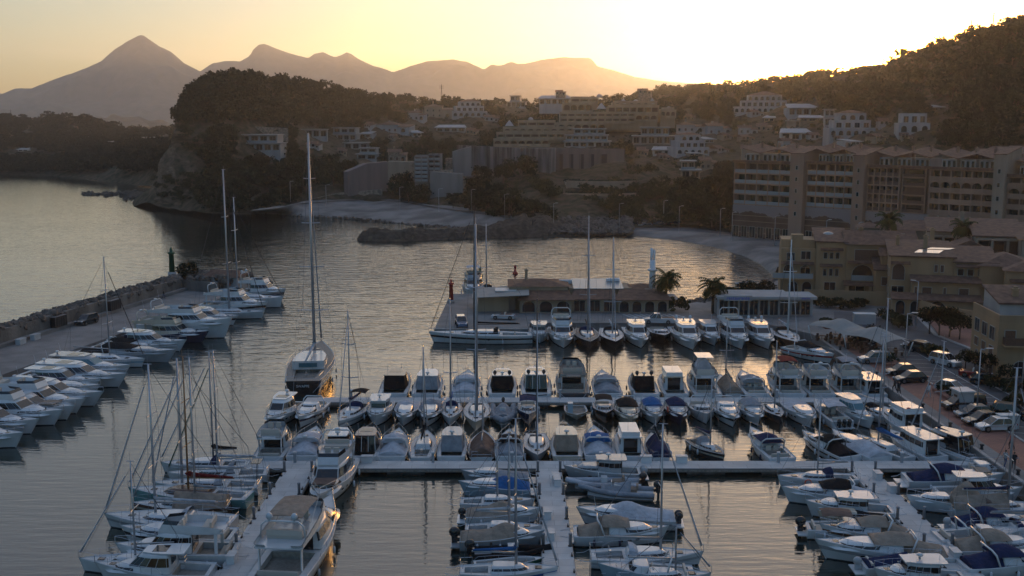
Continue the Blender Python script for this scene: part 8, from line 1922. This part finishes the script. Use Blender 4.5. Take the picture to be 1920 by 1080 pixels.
for i, (px, Y) in enumerate(((1540, 190), (1556, 190), (1574, 189), (1592, 188), (1612, 190), (1662, 178), (1676, 174), (1690, 171))): tr('shrub', px, Y, QZ, 1.1, f"green shrub along the garden walls, {ORD[i]} from the small office", 'shrubs along the garden walls')
tr('broad', 352, 216, BQ, .75, 'bushy tree beside the hut at the breakwater head')
# hillside woods, tree by tree where they show, thinning where the photograph has rock or houses
def inside(px, py, poly):
    c = False; n = len(poly)
    for i in range(n):
        x0, y0 = poly[i]; x1, y1 = poly[(i + 1) % n]
        if (y0 > py) != (y1 > py) and px < (x1 - x0) * (py - y0) / (y1 - y0) + x0: c = not c
    return c
BARE = [[(296, 238), (352, 232), (392, 250), (384, 300), (396, 384), (380, 400), (250, 385), (240, 360), (292, 330)], [(355, 236), (398, 240), (402, 262), (380, 285), (362, 262)], [(410, 232), (540, 236), (545, 250), (410, 250)], [(955, 345), (1060, 352), (1230, 372), (1290, 420), (1040, 424), (955, 405)], [(468, 340), (520, 372), (500, 394), (470, 394)],
        [(560, 355), (730, 350), (740, 380), (960, 410), (560, 392)], [(1180, 345), (1250, 345), (1250, 362), (1180, 362)], [(1370, 290), (2000, 280), (2000, 470), (1370, 470)]]
def wood_ok(px, py, Y, r):
    for po in BARE:
        if inside(px, py, po): return False
    for a, c, t, b_, Yh in HR:
        if a - r * .5 < px < c + r * .5 and Y < Yh + 3 and t < py and py - 2.2 * r < b_ - 3: return False
        if a < px < c and t < py < b_ + 2 and abs(Y - Yh) < 14: return False
    return True
cand = []
rgw = random.Random(5); tries = 0
while len(cand) < 2100 and tries < 60000:
    tries += 1; px = rgw.uniform(235, 1930); py = rgw.uniform(20, 440); g = ground(px, py)
    if g is None or g.z < 1.6: continue
    steep = px > 1640 and py > 60
    dens_ = .9 if not steep else .35
    if 1280 < px < 1640 and py < 290: dens_ = .6
    if rgw.random() > dens_: continue
    r = 3.8 / g.y * FPX
    if not wood_ok(px, py, g.y, r): continue
    ok = True
    for (a, c, Yq) in cand[-260:]:
        if abs(a - px) < r * .42 and abs(c - py) < r * .30: ok = False; break
    if not ok: continue
    cand.append((px, py, g.y)); 
pts3 = [(ground(a, c), a, c) for a, c, _ in cand]
# crest trees on the sky line
for px in list(range(338, 560, 9)) + list(range(560, 1240, 12)) + list(range(1240, 1660, 8)) + list(range(1245, 1650, 11)) + list(range(1668, 1930, 13)):
    (py, Y) = interp(D, px); p = P(px + rgw.uniform(-4, 4), py, Y); z = gz(p.x, Y); pts3.append((Vector((p.x, Y, z - 1.9)), px, py - 4))
pts3.sort(key=lambda q: q[0].y)
vis = [q for q in pts3]; N_IND = 250
big = vis[:]; rgw.shuffle(big); big.sort(key=lambda q: q[0].y + rgw.uniform(-60, 120)); ind = big[:N_IND]; rest = big[N_IND:]
zone = lambda px, py: ('above the beach' if px < 760 and py > 290 else 'on the headland wood' if px < 620 else 'on the wooded ridge' if py < 215 and px < 1240 else 'among the villas' if px < 1370 else 'on the slope above the hotels')
for i, (p, px, py) in enumerate(ind):
    k = 'pine' if rgt.random() < .62 else ('broad' if rgt.random() < .85 else 'cypress'); s = rgt.uniform(.65, 1.35) * (1.25 if px < 600 and py < 200 else 1.0) * (1.0 if k != 'cypress' else .9)
    put_tree(k, (p.x, p.y, p.z - .3), s, {'pine': 'rounded dark pine tree ', 'broad': 'bushy dark tree ', 'cypress': 'slim dark cypress '}[k] + zone(px, py), f'{k} trees {zone(px, py)}', rgt)
def mass(name, spots, m, label, seed, small=1.0):
    r_ = random.Random(seed); vs = [crown_arrays(r_, 3.4, 5.0, 22, 9, .55) for _ in range(6)]; A_ = []
    for p, s in spots:
        v = vs[r_.randrange(6)]; t = r_.uniform(0, 6.28); c_, s_ = cos(t), sin(t); q = v * s; q = np.stack([q[:, 0] * c_ - q[:, 1] * s_ + p.x, q[:, 0] * s_ + q[:, 1] * c_ + p.y, q[:, 2] + p.z + .4 * s], 1); A_.append(q)
    o = bpy.data.objects.new(name, mesh_quads(name, np.concatenate(A_), m)); C.objects.link(o); o['kind'] = 'stuff'; o['label'] = label; return o
mass('woodland', [(q[0], rgt.uniform(.6, 1.2)) for q in rest], M_pine, 'dark pine wood covering the hills round the bay', 3)
# scrub on the steep right slope and cliffs
sp = []
for k in range(2600):
    px = rgw.uniform(400, 1930); py = rgw.uniform(30, 430); g = ground(px, py)
    if g is None or not wood_ok(px, py, g.y, 2): continue
    sp.append((g, rgw.uniform(.18, .42) * (2.0 if 1040 < px < 1370 and 350 < py < 420 else 1)))
for k in range(500):
    px = rgw.uniform(270, 420); py = rgw.uniform(225, 380); g = ground(px, py)
    if g is not None and g.z > 1.2 and fbm(g.x * .05, g.z * .08) > .05: sp.append((g, rgw.uniform(.2, .5)))
for k in range(420):
    px = rgw.uniform(950, 1330); py = rgw.uniform(345, 425); g = ground(px, py)
    if g is not None and fbm(g.x * .06 + 3, g.z * .1) > -.02: sp.append((g, rgw.uniform(.3, .8)))
mass('scrub', sp, M_olive, 'low scrub over the slopes and cliffs', 4)
sp = []
for k in range(2600):
    px = rgw.uniform(-20, 340); py = rgw.uniform(215, 326); g = ground(px, py, BC)
    if g is None or fbm(g.x * .01, g.y * .01) < -.22: continue
    if any(a < px < c and t < py < b_ + 3 and abs(g.y - Yh) < 30 for a, c, t, b_, Yh in HR): continue
    sp.append((g, rgw.uniform(.8, 1.6)))
mass('coastal_wood', sp, M_dark, 'dark woods on the coast across the bay', 6)
# telegraph masts on the skyline
for px, top, bot, lb in ((828, 158, 186, 'thin antenna mast on the wooded ridge'), (1862, 22, 52, 'taller lattice pylon on the sun side hill'), (1820, 36, 62, 'shorter lattice pylon on the sun side hill'), (21, 205, 226, 'thin mast on the far coast hill')):
    (py, Y) = interp(D, px) if px > 300 else (226, 1150); p = P(px, bot, Y); h_ = Zat(top, 0, Y) - p.z; e = empty('antenna_mast', (p.x, Y, p.z - 2), 0, lb, 'mast'); b = MB(); w_ = h_ * .05
    for s in (1, -1): b.tube([(s * w_, 0, 0), (0, 0, h_ + 2)], .12, 4)
    b.build('mast_legs', M_iron, e); b = MB()
    for z in (.75, .88): b.tube([(-h_ * .16, 0, h_ * z + 2), (h_ * .16, 0, h_ * z + 2)], .1, 4)
    b.build('cross_arms', M_iron, e)
# umbrella pine on the ridge and tall dark trees by the concrete walls
def place_t(kind, px, py, s, label, Y=None): g = ground(px, py) if Y is None else P(px, py, Y); return put_tree(kind, (g.x, g.y, g.z - .5), s, label, None, rgt)
for i, (px, py, s, Y) in enumerate(((945, 352, 1.5, 424), (975, 356, 2.2, 420), (905, 350, 1.3, 425), (790, 380, 1.4, 408), (765, 378, 1.1, 412), (1000, 352, .8, 416), (880, 398, 1.1, 372), (850, 394, 1.0, 385), (1345, 400, 1.9, 345), (1322, 408, 1.5, 345), (430, 388, 1.6, 400), (400, 382, 1.4, 405), (1295, 405, 1.2, 350))):
    place_t('broad', px, py, s, f"tall dark tree low on the bay slope, {ORD[i]} counted among the group by size", Y)
for k, l in TREES.items():
    for t_ in l:
        if t_.name not in USED:
            for ch in [q for q in C.objects if q.parent is t_]: bpy.data.objects.remove(ch)
            bpy.data.objects.remove(t_)
# ------------------------------------------------------------------ the evening air
hb = MB(); hb.bb(-6800, 6800, -120, 7900, -8, 545)
hm = bpy.data.materials.new('evening_haze'); hm.use_nodes = True; n = hm.node_tree
n.nodes.remove(n.nodes['Principled BSDF'])
pv = n.nodes.new('ShaderNodeVolumePrincipled'); pv.inputs['Density'].default_value = HAZE_D; pv.inputs['Color'].default_value = (.86, .90, .97, 1); pv.inputs['Anisotropy'].default_value = HAZE_G
n.links.new(pv.outputs[0], n.nodes['Material Output'].inputs['Volume'])
hz = hb.build('haze', hm); hz['kind'] = 'stuff'
